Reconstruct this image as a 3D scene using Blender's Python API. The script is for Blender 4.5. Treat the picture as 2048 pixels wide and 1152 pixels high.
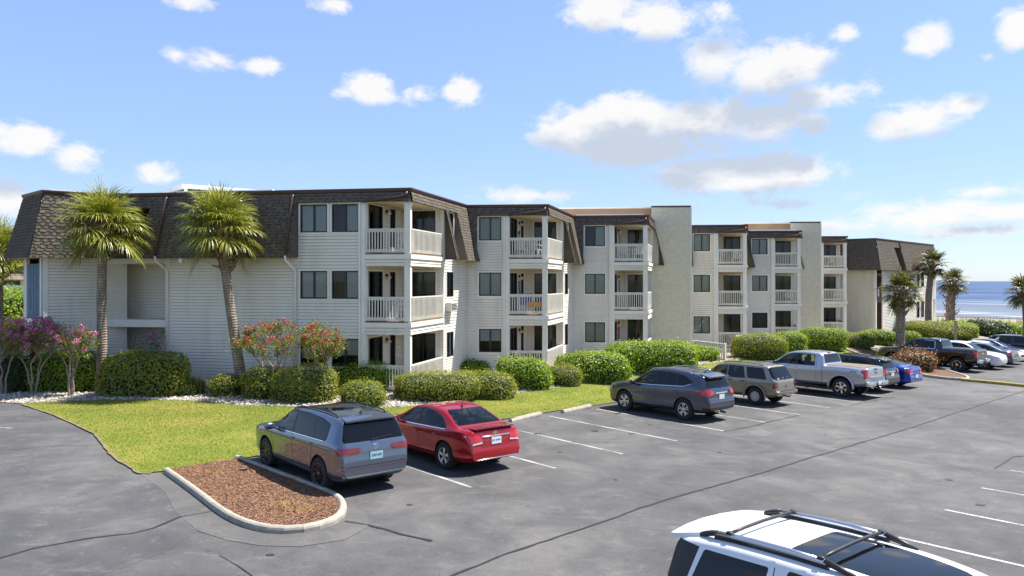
import bpy, bmesh, math, random
from mathutils import Vector, Matrix
from mathutils.bvhtree import BVHTree
random.seed(11)
R = math.radians
scene = bpy.context.scene
for o in list(bpy.data.objects): bpy.data.objects.remove(o)
COL = scene.collection

# ------------------------------------------------------------------ camera
FPX, HCAM, YHOR = 1480.0, 4.6, 562.4
cd = bpy.data.cameras.new('camera'); cam = bpy.data.objects.new('camera', cd); COL.objects.link(cam)
cam.location = (0, 0, HCAM); cam.rotation_euler = (R(90), 0, 0)
cd.sensor_width = 36; cd.lens = FPX / 2048 * 36; cd.shift_y = -(576 - YHOR) / 2048
cd.clip_start = 0.2; cd.clip_end = 80000
scene.camera = cam
scene.render.resolution_x = 1024; scene.render.resolution_y = 576
# ------------------------------------------------------------------ sun, exposure
SUN_AZ, SUN_EL = R(21), R(60)            # azimuth from +x towards +y
sdir = Vector((math.cos(SUN_AZ)*math.cos(SUN_EL), math.sin(SUN_AZ)*math.cos(SUN_EL), math.sin(SUN_EL)))
sl = bpy.data.lights.new('sun', 'SUN'); sl.energy = 5.0; sl.angle = R(0.53); sl.color = (1.0, 0.955, 0.88)
so = bpy.data.objects.new('sun', sl); COL.objects.link(so)
so.rotation_euler = (-sdir).to_track_quat('-Z', 'Y').to_euler(); so.location = (30, 20, 60)
vs = scene.view_settings
vs.view_transform = 'Standard'; vs.look = 'None'; vs.exposure = 1.04; vs.gamma = 1.0; vs.use_curve_mapping = False

# ------------------------------------------------------------------ node helpers
class NT:
    def __init__(s, tree):
        s.t = tree; s.n = tree.nodes; s.l = tree.links
    def add(s, typ, **kw):
        n = s.n.new(typ)
        for k, v in kw.items():
            if k == 'inp':
                for a, b in v.items():
                    if hasattr(b, 'is_output'): s.l.new(b, n.inputs[a])
                    else: n.inputs[a].default_value = b
            else: setattr(n, k, v)
        return n
    def math(s, op, a, b=None, c=None, clamp=False):
        n = s.add('ShaderNodeMath', operation=op, use_clamp=clamp)
        for i, v in enumerate((a, b, c)):
            if v is None: continue
            if hasattr(v, 'is_output'): s.l.new(v, n.inputs[i])
            else: n.inputs[i].default_value = v
        return n.outputs[0]
    def mix(s, f, a, b, blend='MIX'):
        n = s.add('ShaderNodeMix', data_type='RGBA', blend_type=blend)
        for i, v in ((0, f), (6, a), (7, b)):
            if hasattr(v, 'is_output'): s.l.new(v, n.inputs[i])
            elif i == 0: n.inputs[0].default_value = v
            else: n.inputs[i].default_value = tuple(v)[:3] + (1,)
        return n.outputs[2]
    def ramp(s, f, stops):
        n = s.add('ShaderNodeValToRGB')
        cr = n.color_ramp
        while len(cr.elements) > 1: cr.elements.remove(cr.elements[-1])
        cr.elements[0].position = stops[0][0]; cr.elements[0].color = tuple(stops[0][1]) + (1,) if len(stops[0][1]) == 3 else stops[0][1]
        for p, c in stops[1:]:
            e = cr.elements.new(p); e.color = tuple(c) + (1,) if len(c) == 3 else c
        s.l.new(f, n.inputs[0]); return n.outputs[0]
    def noise(s, vec, scale, detail=3, rough=0.5, dist=0.0):
        n = s.add('ShaderNodeTexNoise', inp={'Scale': scale, 'Detail': detail, 'Roughness': rough, 'Distortion': dist})
        if vec is not None: s.l.new(vec, n.inputs['Vector'])
        return n.outputs[0]
    def mapping(s, vec, scale=(1, 1, 1), rot=(0, 0, 0), loc=(0, 0, 0)):
        n = s.add('ShaderNodeMapping', inp={'Scale': scale, 'Rotation': rot, 'Location': loc}); s.l.new(vec, n.inputs[0]); return n.outputs[0]

# ------------------------------------------------------------------ world: physical sky with fair-weather cumulus
w = bpy.data.worlds.new('World'); scene.world = w; w.use_nodes = True
T = NT(w.node_tree); T.n.clear()
out = T.add('ShaderNodeOutputWorld'); bg = T.add('ShaderNodeBackground'); T.l.new(bg.outputs[0], out.inputs[0])
sky = T.add('ShaderNodeTexSky', sky_type='NISHITA', sun_disc=False)
sky.sun_elevation = SUN_EL; sky.sun_rotation = math.atan2(sdir.x, sdir.y)
sky.altitude = 5; sky.air_density = 0.85; sky.dust_density = 0.25; sky.ozone_density = 1.4
tc = T.add('ShaderNodeTexCoord')

CLOUDS = [(1140,262,75,50,1.0),(1260,240,120,50,1.1),(1400,235,130,48,1.1),(1530,245,95,38,1.0),(1300,300,150,34,1.0),(1200,290,110,34,1.0),(1625,250,40,26,.85),
     (1400,345,115,34,1.0),(1560,338,130,34,1.0),(1480,368,140,24,.9),
     (1420,130,62,52,.75),(1530,150,90,50,.95),(1600,130,70,45,.8),(1650,188,95,32,.75),
     (1200,25,75,42,1.0),(1300,42,85,36,.9),
     (1850,235,80,40,.95),(1800,258,66,24,.8),(1920,215,55,36,.8),(1862,78,48,38,.95),(1690,66,32,20,.75),(2030,65,45,48,.9),(1976,115,24,14,.5),
     (735,176,48,30,.95),(690,186,30,14,.4),(925,188,36,28,1.0),(838,190,26,18,.4),
     (430,118,60,22,.6),(350,108,30,14,.45),(515,130,52,20,.75),
     (60,280,80,34,1.0),(150,310,62,28,.85),(305,345,42,22,.7),(0,262,30,24,.7),(20,400,55,36,.75),
     (670,8,42,18,.7),(380,2,50,14,.55),(1450,18,36,20,.45),
     (1840,432,150,28,.8),(1780,420,90,24,.7),(1990,425,110,22,.65),(1080,390,140,16,.45),(2000,380,80,12,.45),(1700,452,130,14,.4),(1940,462,140,13,.45),(1560,405,110,12,.35)]
sx = T.add('ShaderNodeSeparateXYZ'); T.l.new(tc.outputs['Generated'], sx.inputs[0])
AZ = T.math('ARCTAN2', sx.outputs[0], sx.outputs[1]); EL = T.math('ARCSINE', sx.outputs[2])
cv = T.add('ShaderNodeCombineXYZ'); T.l.new(AZ, cv.inputs[0]); T.l.new(EL, cv.inputs[1])
n1 = T.noise(T.mapping(cv.outputs[0], (1, 1.5, 1)), 10.0, 6, .62, .3)
n2 = T.noise(T.mapping(cv.outputs[0], (1, 1.6, 1)), 38.0, 6, .66, .3)
wob = T.math('ADD', T.math('MULTIPLY', T.math('SUBTRACT', n1, .5), 1.75), T.math('MULTIPLY', T.math('SUBTRACT', n2, .5), 1.0))
# clouds in view as soft lobes in sky angles
accs = []
for (da, de) in ((0, 0), (.014, .042)):
    acc = None
    for (cx, cy, hw, hh, st) in CLOUDS:
        X, Z = (cx - 1024) / FPX, (YHOR - cy) / FPX
        a0 = math.atan2(X, 1); e0 = math.atan2(Z, math.hypot(X, 1)); sc = math.cos(a0)
        rx = hw / FPX * sc * sc * 1.15; ry = hh / FPX * sc * 1.15
        v = T.add('ShaderNodeVectorMath', operation='MULTIPLY_ADD', inp={0: cv.outputs[0], 1: (1/rx, 1/ry, 0), 2: ((da-a0)/rx, (de-e0)/ry, 0)})
        ln = T.add('ShaderNodeVectorMath', operation='LENGTH', inp={0: v.outputs[0]})
        v = T.math('MULTIPLY_ADD', ln.outputs['Value'], -st, st)
        acc = v if acc is None else T.math('SMOOTH_MAX', acc, v, .22)
    accs.append(T.math('MAXIMUM', acc, -.9))
# the same fair-weather clouds over the rest of the sky
nb = T.noise(T.mapping(cv.outputs[0], (1, 1.4, 1)), 4.0, 3, .5, .1)
rest = T.math('SUBTRACT', T.math('MULTIPLY', nb, 3.4), 2.15)
def cloudy(acc, acc1):
    f0, f1 = T.math('ADD', acc, wob), T.math('ADD', acc1, T.math('MULTIPLY', wob, .75))
    mask = T.add('ShaderNodeMapRange', interpolation_type='SMOOTHSTEP', inp={0: f0, 1: -.08, 2: .52, 3: 0, 4: .94}).outputs[0]
    shade = T.add('ShaderNodeMapRange', interpolation_type='SMOOTHSTEP', inp={0: f1, 1: -.22, 2: .52, 3: 0, 4: 1}).outputs[0]
    mask = T.math('MULTIPLY', mask, T.math('GREATER_THAN', sx.outputs[2], -0.002))
    return T.mix(mask, skyc, T.mix(shade, CLOUD_LIT, CLOUD_SHADE))
CLOUD_LIT, CLOUD_SHADE = (6.2, 6.1, 5.95), (3.7, 4.1, 4.75)
# thin high haze whitening towards the horizon, as moist summer air does
hz = T.ramp(T.math('MULTIPLY', EL, 1/1.57), [(0, (.55,)*3), (.25, (.36,)*3), (.6, (.14,)*3), (1, (.10,)*3)])
hcol = T.ramp(T.math('MULTIPLY', EL, 1/.5), [(0, (.36, .47, .64)), (.3, (.31, .47, .86)), (1, (.34, .53, 1.0))])
hcol = T.mix(1.0, hcol, (9.7, 9.7, 9.7), 'MULTIPLY')
skyc = T.mix(hz, sky.outputs[0], hcol)
bg2 = T.add('ShaderNodeBackground'); ms = T.add('ShaderNodeMixShader')
inside = T.math('LESS_THAN', T.math('MAXIMUM', T.math('MULTIPLY', T.math('ABSOLUTE', AZ), 1/.70), T.math('MULTIPLY', T.math('ABSOLUTE', T.math('SUBTRACT', EL, .2)), 1/.24)), 1.0)
T.l.new(inside, ms.inputs[0]); T.l.new(bg.outputs[0], ms.inputs[1]); T.l.new(bg2.outputs[0], ms.inputs[2]); T.l.new(ms.outputs[0], out.inputs[0])
T.l.new(cloudy(rest, rest), bg.inputs[0]); T.l.new(cloudy(*accs), bg2.inputs[0])
bg.inputs[1].default_value = bg2.inputs[1].default_value = 0.079
scene.cycles.max_bounces = 6; scene.cycles.diffuse_bounces = 3; scene.cycles.glossy_bounces = 3; scene.cycles.transparent_max_bounces = 12; scene.cycles.transmission_bounces = 4
scene.cycles.caustics_reflective = False; scene.cycles.caustics_refractive = False

# ------------------------------------------------------------------ terrain
AX = R(42); E1 = Vector((math.cos(AX), math.sin(AX))); E2 = Vector((-math.sin(AX), math.cos(AX)))   # along the car park, across it
def sstep(a, b, x):
    t = max(0.0, min(1.0, (x - a) / (b - a))); return t * t * (3 - 2 * t)
def zg(x, y):
    d = x * E1.x + y * E1.y; q = x * E2.x + y * E2.y
    dd = min(d, 62) + 0.25 * max(0, min(d - 62, 30))
    L = -0.02 * (max(dd, -20) - 8.5)
    B = 0.05 - 0.0078 * (max(0, min(d, 70)) - 17)
    t = sstep(19.6, 24.6, q) * (1 if d > -6 else sstep(-16, -6, d))
    z = L + (B - L) * t
    z += (-1.15-z)*sstep(72, 98, d)*sstep(-60, 0, d)+.75*sstep(87, 93, d)*(1-sstep(95, 103, d))
    if d > 97: z += -0.9 * sstep(99, 196, d)
    return z
def P(px, py, dz=0.0):
    """point of the ground seen at a pixel of the 2048 px photograph"""
    rx, rz = (px - 1024) / FPX, -(py - YHOR) / FPX
    t = FPX * HCAM / (py - YHOR)
    for _ in range(40):
        t2 = (HCAM - zg(rx * t, t) - dz) / -rz
        t = .5 * t + .5 * t2
    return Vector((rx * t, t, zg(rx * t, t) + dz))
def ON(x, y, dz=0.0): return Vector((x, y, zg(x, y) + dz))

# ------------------------------------------------------------------ mesh helpers
class MB:
    def __init__(s): s.v = []; s.f = []; s.m = []
    def q(s, pts, mi=0):
        n = len(s.v); s.v += [tuple(p) for p in pts]; s.f.append(tuple(range(n, n + len(pts)))); s.m.append(mi)
    def box(s, M, sx, sy, sz, mi=0):
        """box with half extents under matrix M"""
        n = len(s.v)
        for z in (-1, 1):
            for x, y in ((-1, -1), (1, -1), (1, 1), (-1, 1)): s.v.append(tuple(M @ Vector((x*sx, y*sy, z*sz))))
        for f in ((3,2,1,0),(4,5,6,7),(0,1,5,4),(1,2,6,5),(2,3,7,6),(3,0,4,7)):
            s.f.append(tuple(n+i for i in f)); s.m.append(mi)
    def aabb(s, a, b, mi=0):
        c = [(a[i]+b[i])/2 for i in range(3)]; h = [abs(b[i]-a[i])/2 for i in range(3)]
        s.box(Matrix.Translation(c), *h, mi)
    def bar(s, a, b, w, h, up=(0,0,1), mi=0):
        a, b = Vector(a), Vector(b); d = b - a; L = d.length
        if L < 1e-6: return
        x = d / L; u = Vector(up); y = u.cross(x)
        if y.length < 1e-4: y = Vector((0,1,0)).cross(x)
        y.normalize(); z = x.cross(y)
        M = Matrix(((x.x,y.x,z.x,0),(x.y,y.y,z.y,0),(x.z,y.z,z.z,0),(0,0,0,1))); M.translation = (a+b)/2
        s.box(M, L/2, w/2, h/2, mi)
    def tube(s, pts, rad, n=8, mi=0, cap=True):
        pts = [Vector(p) for p in pts]
        if not hasattr(rad, '__len__'): rad = [rad]*len(pts)
        rings = []; prev = None
        for i, p in enumerate(pts):
            d = (pts[min(i+1, len(pts)-1)] - pts[max(i-1, 0)]).normalized()
            if prev is None:
                a = d.orthogonal().normalized()
            else:
                a = prev - d * prev.dot(d)
                a = a.normalized() if a.length > 1e-5 else d.orthogonal().normalized()
            prev = a; b = d.cross(a); base = len(s.v)
            for k in range(n):
                t = 2*math.pi*k/n; s.v.append(tuple(p + (a*math.cos(t) + b*math.sin(t))*rad[i]))
            rings.append(base)
        for i in range(len(pts)-1):
            for k in range(n):
                k2 = (k+1) % n; s.f.append((rings[i]+k, rings[i]+k2, rings[i+1]+k2, rings[i+1]+k)); s.m.append(mi)
        if cap:
            s.f.append(tuple(rings[0]+k for k in reversed(range(n)))); s.m.append(mi)
            s.f.append(tuple(rings[-1]+k for k in range(n))); s.m.append(mi)
    def prism(s, poly, z0, z1, mi=0):
        n = len(poly); b = len(s.v)
        s.v += [(p[0], p[1], z0) for p in poly] + [(p[0], p[1], z1) for p in poly]
        s.f.append(tuple(b+i for i in reversed(range(n)))); s.m.append(mi)
        s.f.append(tuple(b+n+i for i in range(n))); s.m.append(mi)
        for i in range(n):
            j = (i+1) % n; s.f.append((b+i, b+j, b+n+j, b+n+i)); s.m.append(mi)
    def mesh(s, name, mats, smooth=False):
        me = bpy.data.meshes.new(name); me.from_pydata(s.v, [], s.f)
        for m in (mats if isinstance(mats, (list, tuple)) else [mats]): me.materials.append(MAT[m] if isinstance(m, str) else m)
        if any(s.m): me.polygons.foreach_set('material_index', s.m)
        if smooth: me.polygons.foreach_set('use_smooth', [True]*len(s.f))
        me.update(); return me
    def build(s, name, mats, parent=None, smooth=False, kind=None):
        return link(name, s.mesh(name, mats, smooth), parent, kind)
def link(name, me, parent=None, kind=None, M=None):
    o = bpy.data.objects.new(name, me); COL.objects.link(o)
    if M is not None: o.matrix_world = M
    if parent is not None:
        o.parent = parent; o.matrix_parent_inverse = WM(parent).inverted()
    if kind: o['kind'] = kind
    return o
_wm = {}
def WM(o):
    k = o.name
    if k in _wm: return _wm[k]
    return o.matrix_basis.copy()
def child(name, me, parent, kind=None):
    """part given in its thing's own coordinates"""
    o = bpy.data.objects.new(name, me); COL.objects.link(o); o.parent = parent
    if kind: o['kind'] = kind
    return o
def tag(o, label=None, cat=None, group=None, kind=None):
    if label: o['label'] = label
    if cat: o['category'] = cat
    if group: o['group'] = group
    if kind: o['kind'] = kind
    return o
def empty(name, loc, label, cat, rz=0, group=None):
    o = bpy.data.objects.new(name, None); COL.objects.link(o); o.location = loc; o.rotation_euler = (0, 0, rz); o.empty_display_size = .3
    _wm[o.name] = Matrix.Translation(Vector(loc)) @ Matrix.Rotation(rz, 4, 'Z')
    return tag(o, label, cat, group)

# ------------------------------------------------------------------ materials
MAT = {}
def newmat(name):
    m = bpy.data.materials.new(name); m.use_nodes = True; MAT[name] = m
    t = NT(m.node_tree); b = t.n['Principled BSDF']; return m, t, b
def pmat(name, col, rough=.6, metal=0, spec=.5, var=.0, vscale=3., coat=0, bump=0, bscale=40., detail=4, island=0, hue=None, trans=0):
    m, t, b = newmat(name)
    tcn = t.add('ShaderNodeTexCoord'); pos = t.add('ShaderNodeNewGeometry')
    c = None
    if var or island:
        base = t.add('ShaderNodeRGB'); base.outputs[0].default_value = tuple(col) + (1,)
        c = base.outputs[0]
        if var:
            n = t.noise(pos.outputs['Position'], vscale, detail, .6)
            lo = [max(0, x*(1-var)) for x in col]; hi = [x*(1+var) for x in (hue or col)]
            c = t.ramp(n, [(.3, lo), (.7, hi)])
        if island:
            r = pos.outputs['Random Per Island']
            k = t.math('MULTIPLY_ADD', r, 2*island, 1-island)
            cc = t.add('ShaderNodeMix', data_type='RGBA', blend_type='MULTIPLY', inp={0: 1.0, 6: c})
            cb = t.add('ShaderNodeCombineColor'); [t.l.new(k, cb.inputs[i]) for i in range(3)]
            t.l.new(cb.outputs[0], cc.inputs[7]); c = cc.outputs[2]
        t.l.new(c, b.inputs['Base Color'])
    else: b.inputs['Base Color'].default_value = tuple(col) + (1,)
    b.inputs['Roughness'].default_value = rough; b.inputs['Metallic'].default_value = metal
    b.inputs['Specular IOR Level'].default_value = spec
    if coat: b.inputs['Coat Weight'].default_value = coat; b.inputs['Coat Roughness'].default_value = .04
    if bump:
        n = t.noise(tcn.outputs['Object'] if False else pos.outputs['Position'], bscale, 5, .6)
        bp = t.add('ShaderNodeBump', inp={'Strength': bump, 'Distance': .02, 'Height': n}); t.l.new(bp.outputs[0], b.inputs['Normal'])
    return m
def glassmat(name, tint, refl=1.0, opac=.5, rough=.02):
    """thin pane: clear or tinted sheet plus a mirror coat"""
    m, t, b = newmat(name); t.n.remove(b)
    o = [n for n in t.n if n.type == 'OUTPUT_MATERIAL'][0]
    tr = t.add('ShaderNodeBsdfTransparent', inp={'Color': tuple(tint) + (1,)})
    gl = t.add('ShaderNodeBsdfGlossy', inp={'Color': (refl, refl, refl, 1), 'Roughness': rough})
    df = t.add('ShaderNodeBsdfDiffuse', inp={'Color': (.004, .0045, .005, 1)})
    fr = t.add('ShaderNodeFresnel', inp={'IOR': 1.55})
    m1 = t.add('ShaderNodeMixShader', inp={0: opac}); t.l.new(tr.outputs[0], m1.inputs[1]); t.l.new(df.outputs[0], m1.inputs[2])
    fac = t.math('MULTIPLY_ADD', fr.outputs[0], .9, .0, clamp=True)
    m2 = t.add('ShaderNodeMixShader', inp={0: fac}); t.l.new(m1.outputs[0], m2.inputs[1]); t.l.new(gl.outputs[0], m2.inputs[2])
    t.l.new(m2.outputs[0], o.inputs[0]); return m
def weathered(name, col):
    m, t, b = newmat(name); ge = t.add('ShaderNodeNewGeometry'); p = ge.outputs['Position']
    n1 = t.noise(t.mapping(p, (1, 1, .18)), 1.6, 5, .65); n2 = t.noise(p, .35, 3, .5); n3 = t.noise(t.mapping(p, (.25, .25, 7.0)), 2.0, 2, .5)
    c = t.ramp(t.math('ADD', t.math('MULTIPLY', n1, .6), t.math('MULTIPLY', n2, .4)), [(.34, [x*.84 for x in col]), (.5, col), (.68, [min(.85, x*1.05) for x in col])])
    c = t.mix(t.ramp(n3, [(.35, (.10,)*3), (.65, (0,0,0))]), c, [x*.7 for x in col])
    t.l.new(c, b.inputs['Base Color']); b.inputs['Roughness'].default_value = .5; b.inputs['Specular IOR Level'].default_value = .35
weathered('siding', (.82, .755, .635)); weathered('siding_cream', (.76, .70, .54))
pmat('white_trim', (.82, .78, .69), .5, var=.06, vscale=1.5)
pmat('rail_paint', (.76, .72, .62), .55, var=.09, vscale=2.5)
pmat('deck_wood', (.20, .115, .06), .8, var=.4, vscale=6)
pmat('brown_metal', (.085, .045, .04), .45, var=.12, vscale=2)
pmat('bronze', (.022, .02, .022), .4)
pmat('roof_white', (.72, .73, .74), .7, var=.1, vscale=.8)
pmat('orange_wall', (.33, .20, .105), .8, var=.1, vscale=1.2, bump=.2, bscale=30)
pmat('stucco', (.68, .62, .47), .9, var=.10, vscale=5, bump=.7, bscale=28, detail=8)
pmat('shingle_shadow_band', (.055, .046, .038), .95, var=.2, vscale=20)
pmat('soffit', (.70, .61, .43), .7, var=.05, vscale=2)
pmat('brick', (.25, .10, .06), .85, var=.3, vscale=8)
pmat('dark_backing', (.045, .045, .045), .9)
pmat('curtain', (.62, .62, .55), .8, var=.15, vscale=12)
pmat('blind', (.78, .77, .72), .6)
pmat('blue_panel', (.10, .17, .24), .7, var=.25, vscale=3)
pmat('brown_panel', (.12, .055, .035), .7, var=.3, vscale=4)
pmat('lamp_glass', (.75, .70, .55), .3)
pmat('black', (.015, .015, .016), .5)
pmat('plastic_white', (.75, .75, .73), .4)
pmat('ac_grille', (.60, .58, .50), .5)
glassmat('pane', (.80, .86, .84), .9, .05)
glassmat('pane_dark', (.42, .46, .45), .85, .2)
# laminated shingles, each tab its own tone
m, t, b = newmat('shingle'); ge = t.add('ShaderNodeNewGeometry')
nz = t.noise(ge.outputs['Position'], 55, 4, .7)
c1 = t.ramp(ge.outputs['Random Per Island'], [(0, (.105, .088, .072)), (.35, (.125, .105, .084)), (.7, (.145, .121, .097)), (1, (.17, .142, .114))])
c2 = t.mix(t.ramp(nz, [(.35, (0,0,0)), (.7, (1,1,1))]), c1, (.16, .13, .10)); t.n[-1].name = 'x'
mx = t.mix(.35, c1, c2); t.l.new(mx, b.inputs['Base Color']); b.inputs['Roughness'].default_value = .95; b.inputs['Specular IOR Level'].default_value = .15
# ================================================================== GROUND
def asphalt_mat(name, dark, mid, light, amt):
    m, t, b = newmat(name); ge = t.add('ShaderNodeNewGeometry'); p = ge.outputs['Position']
    n1 = t.noise(p, .62, 7, .66, .6); n2 = t.noise(p, .13, 3, .5); n3 = t.noise(p, 70, 3, .75); n4 = t.noise(t.mapping(p, (1, 1.6, 1), (0, 0, R(42))), 2.1, 6, .68, .5)
    k = t.math('ADD', t.math('MULTIPLY', n1, .6), t.math('MULTIPLY', n2, .4))
    c = t.ramp(k, [(.37, dark), (.50, mid), (.63, light)])
    c = t.mix(t.ramp(n4, [(.55, (0,0,0)), (.72, (amt,)*3)]), c, tuple(x*1.22 for x in light))
    c = t.mix(t.ramp(n4, [(.28, (.55,)*3), (.42, (0,0,0))]), c, tuple(x*.85 for x in dark))
    c = t.mix(t.ramp(t.noise(p, 1.7, 5, .7), [(.66, (0,0,0)), (.74, (.6,)*3)]), c, tuple(x*.6 for x in dark))
    sp = t.ramp(n3, [(.28, (.5,)*3), (.5, (1,1,1)), (.72, (1.75,1.72,1.65))])
    c = t.mix(1.0, c, sp, 'MULTIPLY')
    t.l.new(c, b.inputs['Base Color']); b.inputs['Roughness'].default_value = .82; b.inputs['Specular IOR Level'].default_value = .35
    bp = t.add('ShaderNodeBump', inp={'Strength': .5, 'Distance': .006, 'Height': n3}); t.l.new(bp.outputs[0], b.inputs['Normal'])
asphalt_mat('asphalt', (.054, .053, .055), (.083, .081, .081), (.128, .122, .117), .5)
asphalt_mat('asphalt_old', (.075, .073, .072), (.100, .096, .093), (.135, .129, .122), .6)
asphalt_mat('asphalt_drive', (.054, .054, .058), (.078, .077, .080), (.120, .115, .112), .7)
pmat('crack_seal', (.022, .021, .021), .55, var=.3, vscale=20)
pmat('soil', (.13, .14, .06), .95, var=.3, vscale=1.5)
pmat('sand', (.30, .26, .20), .95, var=.12, vscale=.6, bump=.4, bscale=6)
pmat('concrete', (.34, .31, .26), .9, var=.22, vscale=4, bump=.3, bscale=60)
pmat('kerb_yellow', (.36, .26, .07), .8, var=.25, vscale=5)
pmat('gravel_bed', (.26, .22, .175), .95, var=.35, vscale=12, bump=.6, bscale=25)
pmat('stone', (.42, .375, .315), .85, island=.38)
pmat('mulch_bed', (.13, .07, .042), .95, var=.4, vscale=25, bump=.8, bscale=40)
pmat('mulch', (.235, .125, .07), .9, island=.6)
pmat('dry_grass', (.30, .18, .06), .9, island=.4)
# turf: clumpy greens with yellowed patches
m, t, b = newmat('turf'); ge = t.add('ShaderNodeNewGeometry'); p = ge.outputs['Position']
n1 = t.noise(p, .55, 4, .6, .4); n2 = t.noise(p, 7, 5, .7); n3 = t.noise(p, 60, 3, .7)
c = t.ramp(n1, [(.30, (.125, .165, .020)), (.48, (.170, .195, .026)), (.62, (.215, .215, .036)), (.75, (.27, .22, .07))])
c = t.mix(t.ramp(n2, [(.36, (.3,)*3), (.55, (0,0,0))]), c, (.12, .16, .018))
c = t.mix(1.0, c, t.ramp(n3, [(.3, (.82,)*3), (.6, (1.06,)*3)]), 'MULTIPLY')
t.l.new(c, b.inputs['Base Color']); b.inputs['Roughness'].default_value = .9; b.inputs['Specular IOR Level'].default_value = .2
bp = t.add('ShaderNodeBump', inp={'Strength': .8, 'Distance': .03, 'Height': n2}); t.l.new(bp.outputs[0], b.inputs['Normal'])
m, t, b = newmat('grass_blade'); ge = t.add('ShaderNodeNewGeometry'); p = ge.outputs['Position']
n1 = t.noise(p, .55, 4, .6, .4)
c = t.ramp(n1, [(.30, (.165, .195, .022)), (.48, (.21, .222, .028)), (.62, (.245, .235, .038)), (.75, (.28, .23, .06))])
k = t.math('MULTIPLY_ADD', ge.outputs['Random Per Island'], .3, .85); cb = t.add('ShaderNodeCombineColor'); [t.l.new(k, cb.inputs[i]) for i in range(3)]
c = t.mix(1.0, c, cb.outputs[0], 'MULTIPLY'); t.l.new(c, b.inputs['Base Color']); b.inputs['Roughness'].default_value = .7
# worn road paint
m, t, b = newmat('road_paint'); ge = t.add('ShaderNodeNewGeometry'); p = ge.outputs['Position']
n = t.noise(p, 22, 5, .75); n2 = t.noise(p, 1.3, 3, .6)
k = t.math('ADD', t.math('MULTIPLY', n, .55), t.math('MULTIPLY', n2, .45))
c = t.ramp(k, [(.40, (.10, .098, .096)), (.50, (.34, .33, .315)), (.66, (.50, .49, .465))])
t.l.new(c, b.inputs['Base Color']); b.inputs['Roughness'].default_value = .75

def drape(name, poly, dz, mat, step=1.0, kind='structure', parent=None):
    bm = bmesh.new(); vs_ = [bm.verts.new((p[0], p[1], 0)) for p in poly]; f = bm.faces.new(vs_)
    if f.normal.z < 0 or sum((poly[i][0]*poly[(i+1)%len(poly)][1]-poly[(i+1)%len(poly)][0]*poly[i][1]) for i in range(len(poly))) < 0: bmesh.ops.reverse_faces(bm, faces=bm.faces)
    bmesh.ops.triangulate(bm, faces=bm.faces[:])
    ds = [p[0]*E1.x+p[1]*E1.y for p in poly]; qs = [p[0]*E2.x+p[1]*E2.y for p in poly]
    for vals, ax in ((ds, E1), (qs, E2)):
        a = math.floor(min(vals)); 
        while a < max(vals):
            a += step
            bmesh.ops.bisect_plane(bm, geom=bm.verts[:]+bm.edges[:]+bm.faces[:], plane_co=(ax.x*a, ax.y*a, 0), plane_no=(ax.x, ax.y, 0), dist=1e-5)
    for v in bm.verts: v.co.z = zg(v.co.x, v.co.y) + dz
    bmesh.ops.recalc_face_normals(bm, faces=bm.faces)
    me = bpy.data.meshes.new(name); bm.to_mesh(me); bm.free()
    if me.polygons[0].normal.z < 0: me.flip_normals()
    me.materials.append(MAT[mat])
    return link(name, me, parent, kind)
def xy(px, py): p = P(px, py); return (p.x, p.y)
def DQ(d, q): return (d*E1.x+q*E2.x, d*E1.y+q*E2.y)
def inpoly(x, y, poly):
    c = False; j = len(poly)-1
    for i in range(len(poly)):
        a, b = poly[i], poly[j]
        if (a[1] > y) != (b[1] > y) and x < (b[0]-a[0])*(y-a[1])/(b[1]-a[1])+a[0]: c = not c
        j = i
    return c
# land sheet out to the horizon inland and down to the sea on the far side
def landsheet():
    ds = [-9000,-3000,-900,-300,-120,-60,-40]+list(range(-30,100,3))+list(range(99,216,4))
    qs = [-9000,-3000,-900,-300,-120,-60]+list(range(-40,60,3))+[64,80,120,300,900,3000,9000]
    b = MB()
    for d in ds:
        for q in qs:
            x, y = DQ(d, q); b.v.append((x, y, zg(x, y)-.035))
    n = len(qs)
    for i in range(len(ds)-1):
        for j in range(n-1): b.f.append((i*n+j, (i+1)*n+j, (i+1)*n+j+1, i*n+j+1)); b.m.append(1 if ds[i] >= 96 else 0)
    return b.build('ground', ['soil', 'sand'], kind='structure', smooth=True)
landsheet()
drape('parking_lot', [(-90,-30),(-90,28.6),(-19.6,28.3),(-6,27.0),DQ(20,21),DQ(84,21),DQ(84,-40),(60,-30)], 0, 'asphalt', 2.0)
drive = [xy(43,808.5),xy(120,836),xy(190,871),xy(235,921),xy(278,949),xy(305,952),xy(335,985),xy(352,1025),xy(395,1062),xy(330,1105),xy(200,1152)]
drive = [(-90,28.4),(-19.6,28.1)] + drive + [(-14,6),(-90,6)]
drape('driveway', drive, .004, 'asphalt_drive', 2.0)
# paler, unsealed asphalt margin round the planted island
drape('asphalt_margin', [xy(*p) for p in ((232,905),(282,925),(330,950),(420,1015),(470,1045),(560,1066),(640,1058),(690,1030),(700,1005),(735,1030),(735,1055),(690,1080),(600,1094),(520,1092),(450,1080),(395,1062),(352,1025),(330,985),(290,955))], .008, 'asphalt_old', 2.0)

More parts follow.
